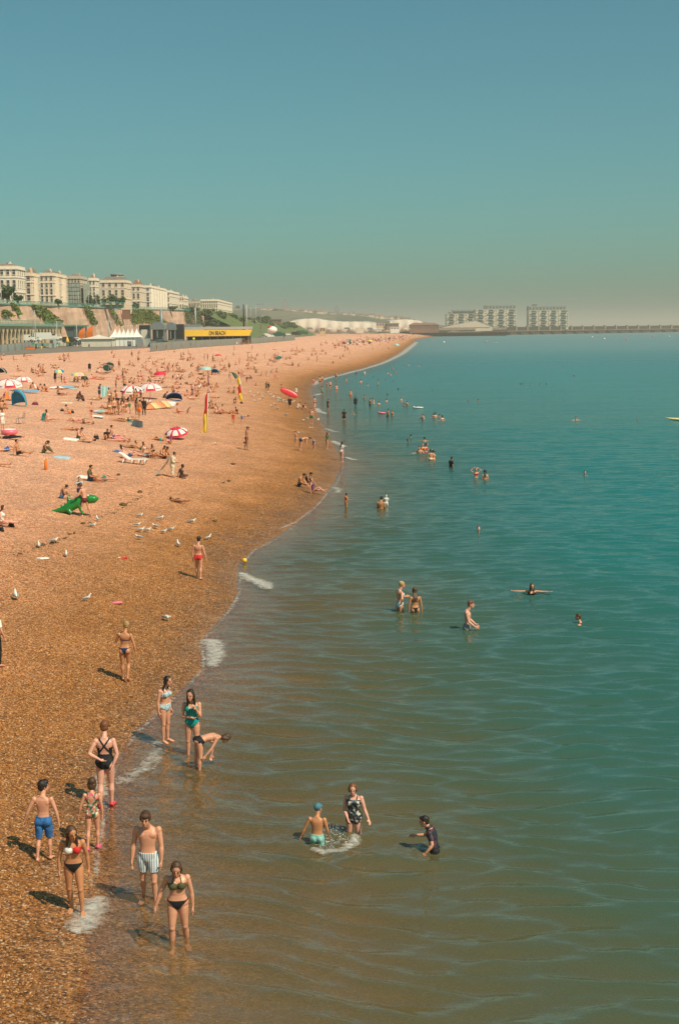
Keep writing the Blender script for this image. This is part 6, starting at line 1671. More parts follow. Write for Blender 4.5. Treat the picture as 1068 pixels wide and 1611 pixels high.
# ------------------------------------------------------------------ gulls
mat('gull_white', (.72, .68, .61), .7, .05); mat('gull_grey', (.28, .285, .29), .7, .08); mat('gull_beak', (.65, .36, .06), .5)
def gull_mesh(k):
    b = MB(); up = (.0, .10, -.1)[k]
    b.tube([(0, -.27, .17), (0, -.18, .185), (0, -.05, .20), (0, .09, .215 + up * .3), (0, .16, .27 + up), (0, .19, .32 + up)], [.012, .05, .088, .082, .052, .045], 12)
    b.ell((0, .205, .335 + up), (.045, .056, .046))
    v, q = remesh(b, .016, 3); body = np_mesh('seagull', v, q, [MATS['gull_white']])
    wg = MB(); wg.tube([(.075, .08, .24), (.092, -.05, .235), (.06, -.22, .205), (.02, -.34, .19)], [.03, .06, .04, .006], 8); 
    wl_ = wg.mesh('wing', MATS['gull_grey'])
    bk = MB(); bk.tube([(0, .25, .333 + up), (0, .29, .325 + up), (0, .31, .312 + up)], [.014, .011, .004], 6); bkm = bk.mesh('beak', MATS['gull_beak'])
    lg = MB(); lg.tube([(.032, .0, .13), (.032, .01, .0), (.032, .05, .0)], .008, 5); lgm = lg.mesh('leg', MATS['gull_beak'])
    return body, wl_, bkm, lgm
GM = [gull_mesh(k) for k in range(3)]
def gull(px, py, rz, k=0, label='', group=None, sc=1.15, parts=True):
    g = G(px, py); bd, w_, bk, lg = GM[k]; o = link('seagull', bd, None, g); o.rotation_euler = (0, 0, rz); o.scale = (sc,) * 3
    tag(o, label, 'seagull', group)
    for s in (1, -1):
        w1 = link('wing', w_, o); w1.scale = (s, 1, 1); l1 = link('leg', lg, o); l1.scale = (s, 1, 1)
    link('beak', bk, o)
    return o
GN = [(221, 814, -1.2, 0, 'gull facing right at the back of the group below the sunbather'), (217, 829, -1.4, 0, 'gull at the left of the group, beside the pale pair'), (253, 819, -1.0, 0, 'grey winged gull right of the back gull in the group'),
      (245, 832, 1.2, 0, 'gull in the middle of the group facing left'), (222, 838, -1.3, 0, 'left gull of the close pair in the group'), (233, 838, -1.5, 0, 'right gull of the close pair in the group'), (258, 840, -1.5, 0, 'gull at the right of the group with head low'),
      (270, 836, -1.6, 0, 'rightmost gull of the group below the sunbather'), (219, 849, 1.4, 0, 'nearest gull of the group, head up'), (303, 824, -1.5, 0, 'lone gull above the woman in the red bikini'), (281, 860, .4, 1, 'upright gull left of the woman in the red bikini'),
      (328, 850, -1.0, 1, 'gull just right of the head of the woman in the red bikini'), (263, 977, -2.2, 2, 'gull bending down near the waterline above the girl in pale blue'), (154, 820, .5, 1, 'small gull behind the crocodile carrier'), (147, 830, -1.4, 0, 'gull below the crocodile carrier with grey wings'),
      (86, 855, -1.2, 0, 'dark backed gull near the tide mark'), (62, 862, .3, 1, 'upright white gull at the left end of the tide mark'), (105, 876, .2, 1, 'upright gull right of the white paper'), (26, 943, .4, 1, 'gull standing alone at the far left of the open shingle'),
      (138, 946, -1.2, 1, 'gull standing alone left of the pale pink cloth'), (340, 701, 1.2, 1, 'lone gull right of the tilted parasol')]
for px, py, rz, k, lab in GN: gull(px, py, rz, k, lab, 'gulls scattered on the near shingle', rng.uniform(.6, .8))
for i, (px, py) in enumerate([(421, 619), (426, 623), (430, 627), (433, 622), (436, 629), (439, 633), (442, 630), (445, 634), (448, 632), (451, 635), (455, 633), (458, 637), (462, 634), (433, 638), (428, 641), (437, 645), (414, 627), (407, 622), (410, 631), (398, 625), (402, 633), (393, 619), (451, 655), (478, 664), (484, 661), (533, 592)]):
    if px > 500: continue
    gull(px, py, rng.uniform(-3, 3), rng.choice([0, 1]), 'white gull in the loose flock left of the red board', 'loose flock of gulls by the red board', .95)
def flying(px, py, Y, label, span, z=None, white=True):
    p = at_y(px, py, Y); o = link('seagull', GM[0][0], None, p); o.rotation_euler = (0, 0, rng.uniform(-1, 1)); tag(o, label, 'seagull')
    for s in (-1, 1):
        b = MB(); b.add([(s * .06, .1, .22), (s * span * .5, .13, .34), (s * span, -.06, .27), (s * span * .5, -.06, .31), (s * .06, -.12, .2)] , [(0, 1, 3, 4), (1, 2, 3)])
        b.add([(s * .06, .1, .235), (s * span * .5, .13, .355), (s * span, -.06, .285), (s * span * .5, -.06, .325), (s * .06, -.12, .215)] , [(4, 3, 1, 0), (3, 2, 1)])
        b.build('wing', MATS['gull_grey'], o)
    return o
flying(501, 663, 160, 'white gull taking off low beside the man in green shorts', .65)
flying(490, 677, 150, 'gull lifting off left of the man in green shorts', .6)
flying(118, 117, 700, 'tiny dark gull high in the sky at upper left', .6)
flying(184, 121, 620, 'tiny gull in the sky right of the other far gull', .6)
flying(470, 685, 140, 'gull skimming above the wading group', .6)
# kayak bow, floats
p = at_z(1078, 661, 0); t = thing('kayak', 'pale yellow kayak whose bow enters at the right edge', 'kayak', p, R(-6)); b = MB(); L_ = 2.3; rings = []
for i in range(15):
    f_ = i / 14; x = (f_ - .5) * 2 * L_; w = .36 * math.sin(PI * min(max(f_, .02), .98)) ** .7; rings.append([(x, w * math.cos(2 * PI * j / 12), .10 + .16 * math.sin(2 * PI * j / 12) * math.sin(PI * min(max(f_, .04), .96)) ** .5 + .22 * abs(2 * f_ - 1) ** 3) for j in range(12)])
b.ring_loft(rings); b.build('hull', mat('kayak_y', (.74, .58, .28), .4), t); b = MB(); torus(b, (0, 0, .26), .3, .03, None, 18, 6); b.build('cockpit_rim', MATS['sign_black'], t); b = MB(); b.tube([(-L_ * .9, 0, .33), (-L_ * .8, 0, .36)], .03, 6); b.build('grab_loop', MATS['sign_black'], t)
def floaty(label, px, py, wpx_, m_, m2):
    p = at_z(px, py, 0); w = wpx_ / F * p.y; t = thing('inflatable_float', label, 'inflatable', p, rng.uniform(-.2, .2)); 
    for k in range(4): b = MB(); b.tube([(-w / 2, (k - 1.5) * .16, .1), (0, (k - 1.5) * .16, .12), (w / 2, (k - 1.5) * .16, .1)], [.07, .1, .07], 10); b.build('tube', MATS[m_ if k % 2 else m2], t)
    b = MB(); b.tube([(-w * .52, -.3, .18), (-w * .52, 0, .2), (-w * .52, .3, .18)], [.08, .13, .08], 10); b.build('pillow', MATS[m2], t)
floaty('cream inflatable lilo floating off the far bathers', 658, 642.5, 14, 'cloth_cream', 'parasol_white')
floaty('pink inflatable lilo held by two bathers', 601, 651, 10, 'cloth_pink', 'ring_pink')
floaty('pale inflatable far out before the breakwater', 779, 539, 8, 'parasol_white', 'cloth_cream')
for i, (px, py) in enumerate([(764, 538.5), (931, 531), (950, 534), (1026, 529.5), (1052, 530), (698, 539.5), (985, 534.5)]):
    p = at_z(px, py, 0); t = thing('buoy', 'small pale mooring buoy in the water before the breakwater', 'buoy', p, 0, 'buoys before the breakwater'); b = MB(); b.ell((0, 0, .45), (.75, .75, .75), None, 12, 8); b.build('float', MATS['cloth_pink' if i % 3 == 0 else 'white_paint'], t); b = MB(); b.tube([(0, 0, 1.1), (0, 0, 1.7)], .08, 6); b.build('mast', MATS['metal_grey'], t)
# ------------------------------------------------------------------ the people one can see well
_reg0 = region
def region(B, name):
    if name == 'top_right': return _reg0(B, 'top') & (B['lat'] > .0)
    if name == 'top_left': return _reg0(B, 'top') & (B['lat'] <= .0)
    if name == 'neck_straps': return (B['kind'] == 'to') & (B['s'] > .36) & (B['s'] < .51) & (np.abs(np.abs(B['lat']) - np.where(B['fr'] > 0, .085, np.clip((.5 - B['s']) * .9, .012, .2))) < .018)
    return _reg0(B, name)
garment.__globals__['region'] = region
spotted('print_floral', (.02, .09, .04), [(.55, .16, .13), (.62, .55, .36), (.07, .25, .12), (.45, .12, .10)], 26)
spotted('print_dark_floral', (.015, .015, .02), [(.5, .48, .42), (.02, .02, .025), (.10, .16, .17)], 20)
spotted('print_pale', (.40, .55, .60), [(.62, .66, .64), (.25, .40, .48)], 34)
striped('print_stripe', (.72, .74, .72), (.24, .32, .38), 7.5)
spotted('print_grey', (.5, .5, .5), [(.2, .2, .22), (.7, .7, .68)], 20)
def place_person(B, label, loc, heading, skin, hair, haircol, garments, faces=False, group=None, hairmat=None):
    me = np_mesh('person', B['v'], B['q'], [MATS['skin_' + skin]])
    o = link('person', me, None, loc); o.rotation_euler = (0, 0, R(heading)); tag(o, label, 'person', group)
    for reg, m_, nm in garments:
        gm = garment(B, reg, [MATS[m_]], nm)
        if gm: link(nm, gm, o)
    hm_ = hair_mesh(B, MATS[hairmat or ('hair_' + haircol)])
    if hm_: link('cap' if B['hair'] == 'cap' else 'hair', hm_, o)
    if faces: face_parts(B, o)
    return o
def hero(label, px, py, top, pose, sex, heading, skin, hair, haircol, garments, sub=0.0, H=None, chub=1.0, headk=1.0, voxel=.0095, faces=True, hairmat=None, curl=.35):
    g = at_z(px, py, 0.0) if sub else G(px, py)
    if H is None:
        H = at_y(px, top, g.y).z - g.z + sub
    loc = Vector((g.x, g.y, g.z - sub))
    B = finish(build_body(pose, sex, chub, headk, hair, True, voxel, curl, 1.0))
    full = B['v'][:, 2].max() if pose['root'] == 0 and abs(pose['ptilt']) < 5 else 1.70
    k = H / full
    B['v'] = B['v'] * k; B['scale'] = k
    o = place_person(B, label, loc, heading, skin, hair, haircol, garments, faces, None, hairmat)
    return o
BK = 'cloth_black'
mat('shoe_red', (.75, .05, .08), .4); mat('shoe_pink', (.80, .10, .22), .4); mat('tie_pink', (.85, .12, .25), .5)
hero('woman walking away up the shingle in a dark blue bikini, hand raised to her ear', 198, 1073, 979, stand(lL=((-.0, .05, -1), (.02, -.03, -1)), lR=((.0, .12, -1), (-.03, -.42, -1)), aL=((-.42, .22, -1), (.30, .55, .75)), aR=((.42, -.05, -1), (.22, .12, -1)), side=3, nyaw=12, npitch=6, fR=(.1, .8, -.5)), 'f', -4, 'tan', 'bun', 'blonde', [('string', 'cloth_navy', 'bikini_bottom'), ('top', 'cloth_navy', 'bikini_top')], faces=False, chub=1.02)
hero('woman walking away along the waterline in a red bikini, short dark hair', 313, 911, 845, stand(lL=((-.02, .15, -1), (0, -.05, -1)), lR=((.02, -.08, -1), (.03, -.25, -1)), aL=((-.25, -.05, -1), (-.02, .1, -1)), aR=((.32, 0, -1), (.22, .15, -1)), npitch=10), 'f', -12, 'fair', 'short', 'dark', [('brief', 'cloth_red', 'bikini_bottom'), ('top', 'cloth_red', 'bikini_top')], faces=False, voxel=.0115, chub=1.08)
hero('girl with dark plaits in a pale blue bikini standing sideways at the waterline', 261, 1167, 1063, stand(aL=((-.14, -.05, -1), (-.0, .15, -1)), aR=((.16, -.12, -1), (.02, .08, -1)), npitch=12, nyaw=6, lL=((-.02, .03, -1), (0, -.04, -1)), lR=((.02, .06, -1), (0, -.05, -1))), 'f', -122, 'fair', 'plaits', 'dark', [('brief', 'print_pale', 'bikini_bottom'), ('top', 'print_pale', 'bikini_top')], chub=1.04)
hero('girl in a teal swimsuit facing us with one hand at her mouth', 304, 1187, 1083, stand(aL=((-.12, .28, -1), (.32, .42, .85)), aR=((.2, .12, -1), (-.92, .42, -.02)), npitch=14, nyaw=-10), 'f', 176, 'fair', 'wet', 'dark', [('suit', 'cloth_teal', 'swimsuit')], sub=.16)
hero('girl in a black bikini bending over to reach into the shallow water', 312, 1211, None, stand(ptilt=58, lean=38, aR=((.08, .85, -.40), (.0, .75, -.55)), aL=((-.12, 1, .05), (.02, 1, -.12)), lL=((-.06, -.12, -1), (0, .02, -1)), lR=((.06, .02, -1), (0, -.10, -1)), npitch=-20), 'f', -72, 'fair', 'bob', 'brown', [('brief', BK, 'bikini_bottom')], sub=.14, H=1.62, faces=False)
hero('woman in a black cut out swimsuit walking away with hands clasped behind her', 168, 1270, 1138, stand(aL=((-.55, -.30, -1), (.80, -.42, -.30)), aR=((.30, -.28, -1), (-.42, -.20, -1)), lL=((-.03, -.12, -1), (0, -.30, -1)), lR=((.05, .10, -1), (.0, -.04, -1)), npitch=12, nyaw=-12), 'f', 4, 'pink', 'mop', 'ginger', [('racer', BK, 'swimsuit'), ('shoes', 'shoe_red', 'beach_shoe')], chub=1.12, faces=False)
hero('boy walking away in long blue swim shorts with his head turned right', 70, 1354, 1231, stand(aL=((-.50, -.18, -1), (-.42, .1, -1)), aR=((.36, .02, -1), (.18, .1, -1)), lL=((-.04, -.10, -1), (-.03, -.34, -1)), lR=((.05, .14, -1), (.02, -.06, -1)), nyaw=-48), 'm', -4, 'fair', 'mop', 'dark', [('long_shorts', 'cloth_blue', 'swim_shorts')], headk=1.12, chub=.92, faces=True)
hero('girl in a floral swimsuit seen from behind, pink shoes, walking', 147, 1337, 1227, stand(aL=((-.40, -.02, -1), (-.22, .2, -1)), aR=((.2, .0, -1), (.04, .12, -1)), lL=((-.04, -.14, -1), (-.02, -.35, -1)), lR=((.05, .12, -1), (.0, -.05, -1)), npitch=6), 'f', 2, 'fair', 'bob', 'brown', [('suit', 'print_floral', 'swimsuit'), ('neck_straps', 'tie_pink', 'neck_tie'), ('shoes', 'shoe_pink', 'beach_shoe')], headk=1.12, chub=.95, faces=False)
hero('woman walking toward us in a white and red bikini top and black bottoms', 122, 1436, 1291, stand(lean=9, ptilt=3, aR=((.26, .10, -1), (.02, .28, -1)), aL=((-.24, -.05, -1), (-.10, .2, -1)), lR=((.02, -.10, -1), (-.05, -.28, -1)), lL=((-.06, .16, -1), (-.04, -.08, -1)), npitch=8, nyaw=28), 'f', 186, 'tan', 'wet', 'brown', [('string', BK, 'bikini_bottom'), ('top_right', 'cloth_white', 'bikini_cup'), ('top_left', 'cloth_red', 'bikini_cup')])
hero('boy wading toward us in pale striped swim shorts, brown mop of hair', 236, 1412, 1270, stand(aR=((.22, -.02, -1), (.08, .16, -1)), aL=((-.15, .05, -1), (-.02, .2, -1)), lR=((.06, -.10, -1), (.05, -.38, -1)), lL=((-.05, .16, -1), (.0, -.12, -1)), npitch=16), 'm', 176, 'fair', 'mop', 'brown', [('shorts', 'print_stripe', 'swim_shorts')], sub=.14, chub=.95)
hero('woman wading toward us in a dark green bikini top, looking down', 283, 1473, 1347, stand(lean=6, aR=((.42, .10, -1), (.40, .18, -1)), aL=((-.24, .02, -1), (-.06, .14, -1)), lR=((.04, .16, -1), (.02, -.10, -1)), lL=((-.06, -.06, -1), (-.07, -.36, -1)), npitch=24), 'f', 184, 'fair', 'long', 'brown', [('string', BK, 'bikini_bottom'), ('top', 'cloth_olive', 'bikini_top')], sub=.27, chub=1.08)
hero('boy in a blue cap and green shorts splashing in the water, seen from behind', 499, 1328, 1267, stand(aL=((-.55, .0, -1), (-.45, .15, -1)), aR=((.25, .2, -1), (-.05, .5, -.8)), lean=4, nyaw=-25, npitch=8), 'm', -12, 'tan', 'cap', 'dark', [('shorts', 'aqua', 'swim_shorts')], sub=.58, headk=1.12, hairmat='cap_blue' if mat('cap_blue', (.06, .18, .24), .8) else None, faces=False)
hero('woman in a dark floral swimsuit standing thigh deep beside the splashing boy', 557, 1309, 1230, stand(aR=((.16, .10, -1), (-.45, .65, -.62)), aL=((-.34, .12, -1), (-.42, .62, -.55)), npitch=18, nyaw=10), 'f', 168, 'pink', 'bob', 'ginger', [('swimdress', 'print_dark_floral', 'swimsuit')], sub=.50, chub=1.12)
hero('boy in a dark rash top standing waist deep and facing left', 684, 1339, 1285, stand(lean=18, aL=((-.35, .05, -1), (-.12, .75, -.50)), aR=((.25, .70, -.45), (-.05, 1, .25)), npitch=-4), 'm', 78, 'fair', 'short', 'dark', [('tee', 'print_dark', 'rash_top') if spotted('print_dark', (.012, .014, .025), [(.04, .02, .03), (.012, .014, .025), (.08, .03, .05)], 12) else None, ('shorts', BK, 'swim_shorts')], sub=.72, headk=1.06)
hero('blonde woman standing in the sea with a hand on her hip', 628, 961, 915, stand(aL=((-.25, .55, -.8), (.0, 1, .0)), aR=((.65, -.35, -.8), (-.65, .25, -.6)), nyaw=-8, npitch=6), 'f', -62, 'fair', 'bun', 'blonde', [('brief', 'print_pale', 'bikini_bottom'), ('top', 'print_pale', 'bikini_top')], sub=.72, voxel=.012)
hero('brown haired woman standing in the sea seen from behind, next to the blonde', 653, 964, 925, stand(aL=((-.22, 0, -1), (-.05, .14, -1)), aR=((.25, 0, -1), (.1, .1, -1)), npitch=6), 'f', 8, 'tan', 'long', 'brown', [('string', BK, 'bikini_bottom'), ('top', BK, 'bikini_top')], sub=.74, voxel=.012, faces=False)
hero('pale man with ginger hair standing hip deep and facing right', 734, 991, 945, stand(aR=((.12, .25, -1), (.0, .78, -.6)), aL=((-.2, .2, -1), (0, .7, -.6)), npitch=10), 'm', -100, 'pink', 'short', 'ginger', [('shorts', 'cloth_grey', 'swim_shorts')], sub=.86, voxel=.012)
hero('long haired bather with both arms stretched out over the water', 836, 936, None, stand(aL=((-1, .10, -.02), (-1, .15, .05)), aR=((1, .10, -.02), (1, .10, .06)), npitch=20, nyaw=15), 'f', 172, 'fair', 'wet', 'brown', [('suit', BK, 'swimsuit')], sub=1.16, H=1.66, voxel=.012)
hero('lone bather with only the head above water, lower right of the open arms bather', 913, 979, None, stand(aL=((-.5, .6, -.3), (0, 1, 0)), aR=((.5, .6, -.3), (0, 1, 0))), 'f', 70, 'fair', 'short', 'brown', [('suit', BK, 'swimsuit')], sub=1.36, H=1.66, voxel=.012)
hero('person in wide black trousers and a white top cut by the left frame edge', -7, 1049, 958, stand(aR=((.3, .1, -1), (.0, .5, -.8)), lL=((-.04, -.1, -1), (0, -.2, -1)), lR=((.05, .14, -1), (0, -.04, -1)), lean=6), 'f', -30, 'fair', 'long', 'dark', [('trousers', BK, 'trousers'), ('tee', 'cloth_white', 'top')], voxel=.013, faces=False)
hero('dark tanned man in a cap walking right across the open shingle', 387, 708, 671, stand(lL=((-.03, -.1, -1), (0, -.3, -1)), lR=((.03, .12, -1), (0, -.05, -1)), aR=((.15, -.1, -1), (.02, .1, -1)), npitch=4), 'm', -80, 'brown', 'cap', 'dark', [('trunks', 'cloth_maroon', 'swim_trunks')], voxel=.016, faces=False, hairmat='cloth_dark grey')
ww = hero('woman wrapped in a long pale robe with her cloak blown out behind', 272, 751, 711, stand(aR=((.15, .15, -1), (-.2, .85, -.1)), aL=((-.2, .1, -1), (.2, .8, -.2)), npitch=12, lean=4), 'f', -85, 'brown', 'bun', 'dark', [('robe', 'cloth_cream', 'robe')], voxel=.018, faces=False)
b = MB(); K = 9
vs = []
for i in range(K + 1):
    f_ = i / K
    for j in range(6):
        u = j / 5 - .5
        vs.append((u * (.35 + .75 * f_), -.16 - 1.05 * f_ ** 1.5 - .06 * math.sin(j * 2 + i), 1.32 - 1.27 * f_))
fs = [(i * 6 + j, i * 6 + j + 1, (i + 1) * 6 + j + 1, (i + 1) * 6 + j) for i in range(K) for j in range(5)]
b.add(vs, fs, True); b.add([(x, y - .03, z) for x, y, z in vs], [f_[::-1] for f_ in fs], True); b.build('cloak', MATS['cloth_cream'], ww)
hero('boy in red trunks carrying the green inflatable crocodile', 137, 813, 760, stand(lL=((-.08, .3, -1), (-.05, -.12, -1)), lR=((.1, -.25, -1), (.12, -.3, -1)), lean=16, aL=((-.4, .5, -.8), (-.3, .9, -.3)), aR=((.15, .5, -.9), (.0, .7, -.7)), npitch=14), 'm', 60, 'fair', 'mop', 'brown', [('trunks', 'cloth_maroon', 'swim_trunks')], voxel=.016, faces=False, headk=1.12)
hero('boy in a grey patterned top standing behind the green crocodile', 126, 789, 754, stand(aL=((-.2, .3, -1), (.2, .8, -.3)), aR=((.2, .3, -1), (-.2, .8, -.3))), 'm', -160, 'fair', 'short', 'brown', [('tee', 'print_grey', 'top'), ('shorts', 'cloth_navy', 'swim_shorts')], voxel=.016, faces=True, headk=1.12, H=1.32)
def seat(label, px, py, pose, sex, heading, skin, hair, haircol, garments, H=1.68, voxel=.018):
    g = G(px, py); B = finish(build_body(POSES[pose] if isinstance(pose, str) else pose, sex, 1.0, 1.0, hair, False, voxel)); k = H / 1.70; B['v'] = B['v'] * k; B['scale'] = k
    return place_person(B, label, g + Vector((0, 0, -.02)), heading, skin, hair, haircol, garments)
def heading_px(a, c):
    p, q = G(*a), G(*c); d = q - p
    return math.degrees(math.atan2(-d.x, d.y))
seat('boy in blue trunks crouching left of the green crocodile', 98, 784, 'sit_knees', 'm', -75, 'brown', 'short', 'dark', [('trunks', 'cloth_blue', 'swim_trunks')], 1.45)
seat('sunbather lying flat on the back alone above the gulls', 281, 790, stand(root=90, aL=((-.35, .02, -1), (.55, .06, -1)), aR=((.3, .02, -1), (.1, .06, -1)), lL=((-.05, .02, -1), (-.02, -.02, -1)), lR=((.05, .05, -1), (.02, -.05, -1)), fL=(-.2, 1, -.4), fR=(.2, 1, -.4)), 'f', heading_px((253, 781), (307, 797)), 'tan', 'bob', 'dark', [('bottom', BK, 'bikini_bottom')], 1.66, .014)
seat('person in a dark green tee sitting on a white towel below the tilted parasol crowd', 142, 757, stand(ptilt=-6, lean=10, lL=((-.1, 1, .06), (0, 1, -.06)), lR=((.12, 1, .2), (0, .9, -.35)), aL=((-.1, .5, -.9), (.1, .9, -.1)), aR=((.1, .4, -.9), (-.1, .9, -.1)), fL=(-.2, .3, 1), fR=(.2, .3, 1)), 'm', -95, 'tan', 'short', 'dark', [('tee', 'cloth_olive', 'top'), ('shorts', 'cloth_navy', 'shorts')], 1.75, .014)
seat('legs and teal shorts of a sunbather beside the person in dark green', 160, 757, 'lie_knees', 'm', heading_px((150, 755), (178, 757)), 'fair', 'short', 'dark', [('shorts', 'deep_teal', 'shorts')], 1.7)
seat('woman sitting alone with bent knees in dark leggings above the grey towel', 70, 713, 'sit_knees', 'f', -85, 'brown', 'pony', 'dark', [('trousers', 'cloth_olive', 'leggings'), ('top', BK, 'bikini_top')], 1.66)
seat('sitting person in dark shorts facing right at the left edge', 30, 717, 'sit_legs', 'm', -95, 'tan', 'short', 'dark', [('shorts', BK, 'shorts')], 1.75)
seat('person in blue shorts lying at the left edge behind the sitter', 8, 710, 'lie_knees', 'm', -80, 'fair', 'short', 'dark', [('shorts', 'cloth_blue', 'shorts')], 1.72)
seat('bare legs of a sunbather entering the frame at the left edge', -4, 733, 'lie_back', 'f', heading_px((-14, 731), (24, 736)), 'tan', 'bob', 'dark', [('bottom', BK, 'bikini_bottom')], 1.66)
seat('person lying in black clothes above the sitters at the left edge', 16, 691, 'lie_front', 'f', heading_px((34, 693), (0, 689)), 'tan', 'bun', 'dark', [('trousers', BK, 'trousers'), ('tee', BK, 'top')], 1.66)
seat('person in a white patterned wrap at the left edge of the frame', 4, 828, stand(ptilt=-5, lean=8, lL=((-.1, 1, .06), (0, 1, -.04)), lR=((.12, 1, .1), (0, .98, -.1)), aL=((-.3, -.4, -.9), (0, 0, -1)), aR=((.3, .2, -.9), (0, .8, -.4)), fL=(-.2, .3, 1), fR=(.2, .3, 1)), 'f', -90, 'pink', 'long', 'brown', [('vest', 'cloth_white', 'wrap'), ('bottom', 'cloth_red', 'bikini_bottom')], 1.66)
seat('tanned man sitting at the left of the trio by the waterline', 471, 766, 'sit_knees', 'm', -95, 'tan', 'short', 'dark', [('trunks', BK, 'swim_trunks')], 1.78)
seat('dark haired person in black between the other two of the waterline trio', 482, 763, 'sit_knees', 'm', -90, 'brown', 'short', 'dark', [('vest', BK, 'vest'), ('trunks', BK, 'swim_trunks')], 1.7)
seat('woman leaning back with pale legs at the right of the waterline trio', 494, 777, stand(ptilt=-24, lean=4, lL=((-.06, 1, .05), (0, 1, -.05)), lR=((.06, .85, .5), (0, .75, -.6)), aL=((-.25, -.45, -.85), (0, -.1, -1)), aR=((.25, -.45, -.85), (0, -.1, -1)), fL=(-.2, .3, 1), fR=(.2, .8, .3)), 'f', -100, 'fair', 'long', 'brown', [('suit', 'cloth_purple', 'swimsuit')], 1.66)
# ------------------------------------------------------------------ everyone else on the beach and in the sea
PN = dict(st='stand', wk='walk', hp='hips', ho='hold', au='armsup', be='bend', sk='sit_knees', sl='sit_legs', sc='sit_cross', ss='sit_side', lb='lie_back', lk='lie_knees', lf='lie_front', pr='prop', kn='kneel', sw='swim', wa='wade')
POSES['bend'] = stand(ptilt=58, lean=30, aL=((-.1, 1, -.1), (0, 1, -.05)), aR=((.1, 1, -.25), (0, 1, .1)), lL=((-.08, -.16, -1), (0, -.02, -1)), lR=((.08, -.1, -1), (0, -.06, -1)), npitch=-15)
SAY = dict(st='standing', wk='walking', hp='hand on hip', ho='hands held forward', au='hands on head', be='bending over', sk='sitting knees up', sl='sitting legs out', sc='sitting cross legged', ss='sitting sideways', lb='lying flat', lk='lying knee raised', lf='lying face down', pr='propped on elbows', kn='kneeling', sw='swimming', wa='wading')
STY = dict(b=('f', 'bikini', ['bottom+top']), o=('f', 'briefs', ['brief']), s=('f', 'swimsuit', ['suit']), t=('m', 'trunks', ['trunks']), l=('m', 'long shorts', ['shorts']), e=('m', 'tee', ['tee+shorts']), v=('f', 'top', ['tee+bottom']), d=('f', 'dress', ['dress+tee']), w=('m', 'wetsuit', ['wetsuit']))
COL = dict(k='black', g='grey', w='white', r='red', p='pink', b='blue', n='navy', t='teal', e='green', o='orange', y='yellow', u='purple', a='pale blue', m='maroon', i='olive', c='cream', d='dark grey')
SK = dict(f='fair', p='pink', t='tan', b='brown', d='dark', r='red')
HR = dict(d='dark', b='brown', g='ginger', y='blonde', w='white')
ARCH = {}
def arch(pose, sty, small):
    """meshes of one pose in one kind of clothes: body, clothes and hair apart, or one joined lighter mesh for figures a few pixels tall"""
    k = (pose, sty, small)
    if k in ARCH: return ARCH[k]
    sex, _, regs = STY[sty]; hash_ = sum(map(ord, pose + sty))
    hair = ('bun', 'long', 'pony', 'bob')[hash_ % 4] if sex == 'f' else 'short'
    if not small:
        B = finish(build_body(POSES[PN[pose]], sex, 1.0 + .05 * ((hash_ * 7) % 3), 1.04, hair, False, .029))
        ARCH[k] = (np_mesh('person', B['v'], B['q'], [MATS['skin_fair']]), garment(B, regs[0], [MATS['cloth_black']], 'swimwear'), hair_mesh(B, MATS['hair_dark'], .026))
    else:
        B = finish(build_body(POSES[PN[pose]], sex, 1.08, 1.08, 'none', False, .046))
        mk = np.zeros(len(B['q']), int)
        for n in regs[0].split('+'): mk[region(B, n)] = 1
        fc = B['v'][B['q']].mean(1); hc = xf(B, tuple(B['hc'])); up = xf(B, tuple(B['hc'] + B['hm'] @ Vector((0, -.05, .05)))) - hc; d = fc - hc
        mk[(np.linalg.norm(d, axis=1) < .17) & (d @ up > 0)] = 2
        ARCH[k] = (np_mesh('person', B['v'], B['q'], [MATS['skin_fair'], MATS['cloth_black'], MATS['hair_dark']], mk),)
    return ARCH[k]
def set_mat(o, i, m_):
    o.material_slots[i].link = 'OBJECT'; o.material_slots[i].material = m_
PEOPLE = []          # (object, px, py, description, landmark zone)
def put(px, py, pose, sty, col, skin='f', hair='d', heading=None, H=None, zone='beach', sub=None, desc=None, small=None):
    if heading is None:
        heading = rng.choice([-95, -80, -120, -60, -140, -100, 170, 120, 80]) + rng.uniform(-15, 15) if pose not in ('lb', 'lk', 'lf', 'pr') else rng.choice([-95, -85, 95, 80, -110, -70]) + rng.uniform(-12, 12)
    if sub is not None:
        g = at_z(px, py, 0); loc = Vector((g.x, g.y, -sub))
    else:
        g = G(px, py); loc = g + Vector((0, 0, -.015))
    H = H or (1.66 if STY[sty][0] == 'f' else 1.74) * rng.uniform(.95, 1.03)
    k = H / 1.70
    pix = F / g.y * 1.7
    if small is None: small = pix < 22
    A_ = arch(pose, sty, small)
    if small:
        o = link('person', A_[0], None, loc); set_mat(o, 0, MATS['skin_' + SK.get(skin, 'fair')]); set_mat(o, 1, MATS['cloth_' + COL.get(col, 'cream')]); set_mat(o, 2, MATS['hair_' + HR.get(hair, 'dark')])
    else:
        body, cl, hr_ = A_; o = link('person', body, None, loc); set_mat(o, 0, MATS['skin_' + SK.get(skin, 'fair')])
        c = link('swimwear', cl, o); set_mat(c, 0, MATS['cloth_' + COL.get(col, 'cream')])
        h = link('hair', hr_, o); set_mat(h, 0, MATS['hair_' + HR.get(hair, 'dark')])
    o.rotation_euler = (0, 0, R(heading)); o.scale = (k, k, k); o['category'] = 'person'
    who = {'f': 'woman', 'm': 'man'}[STY[sty][0]] if H > 1.4 else 'child'
    if pix < 17 or zone == 'sea': who = 'person' if H > 1.4 else 'child'
    st_ = {'lb': 'lying', 'lk': 'lying', 'lf': 'lying'}.get(pose)
    PEOPLE.append((o, px, py, 'D ' + desc if desc else '%s %s in %s %s' % (who, SAY[pose], COL.get(col, 'cream'), STY[sty][1]), zone))
    return o
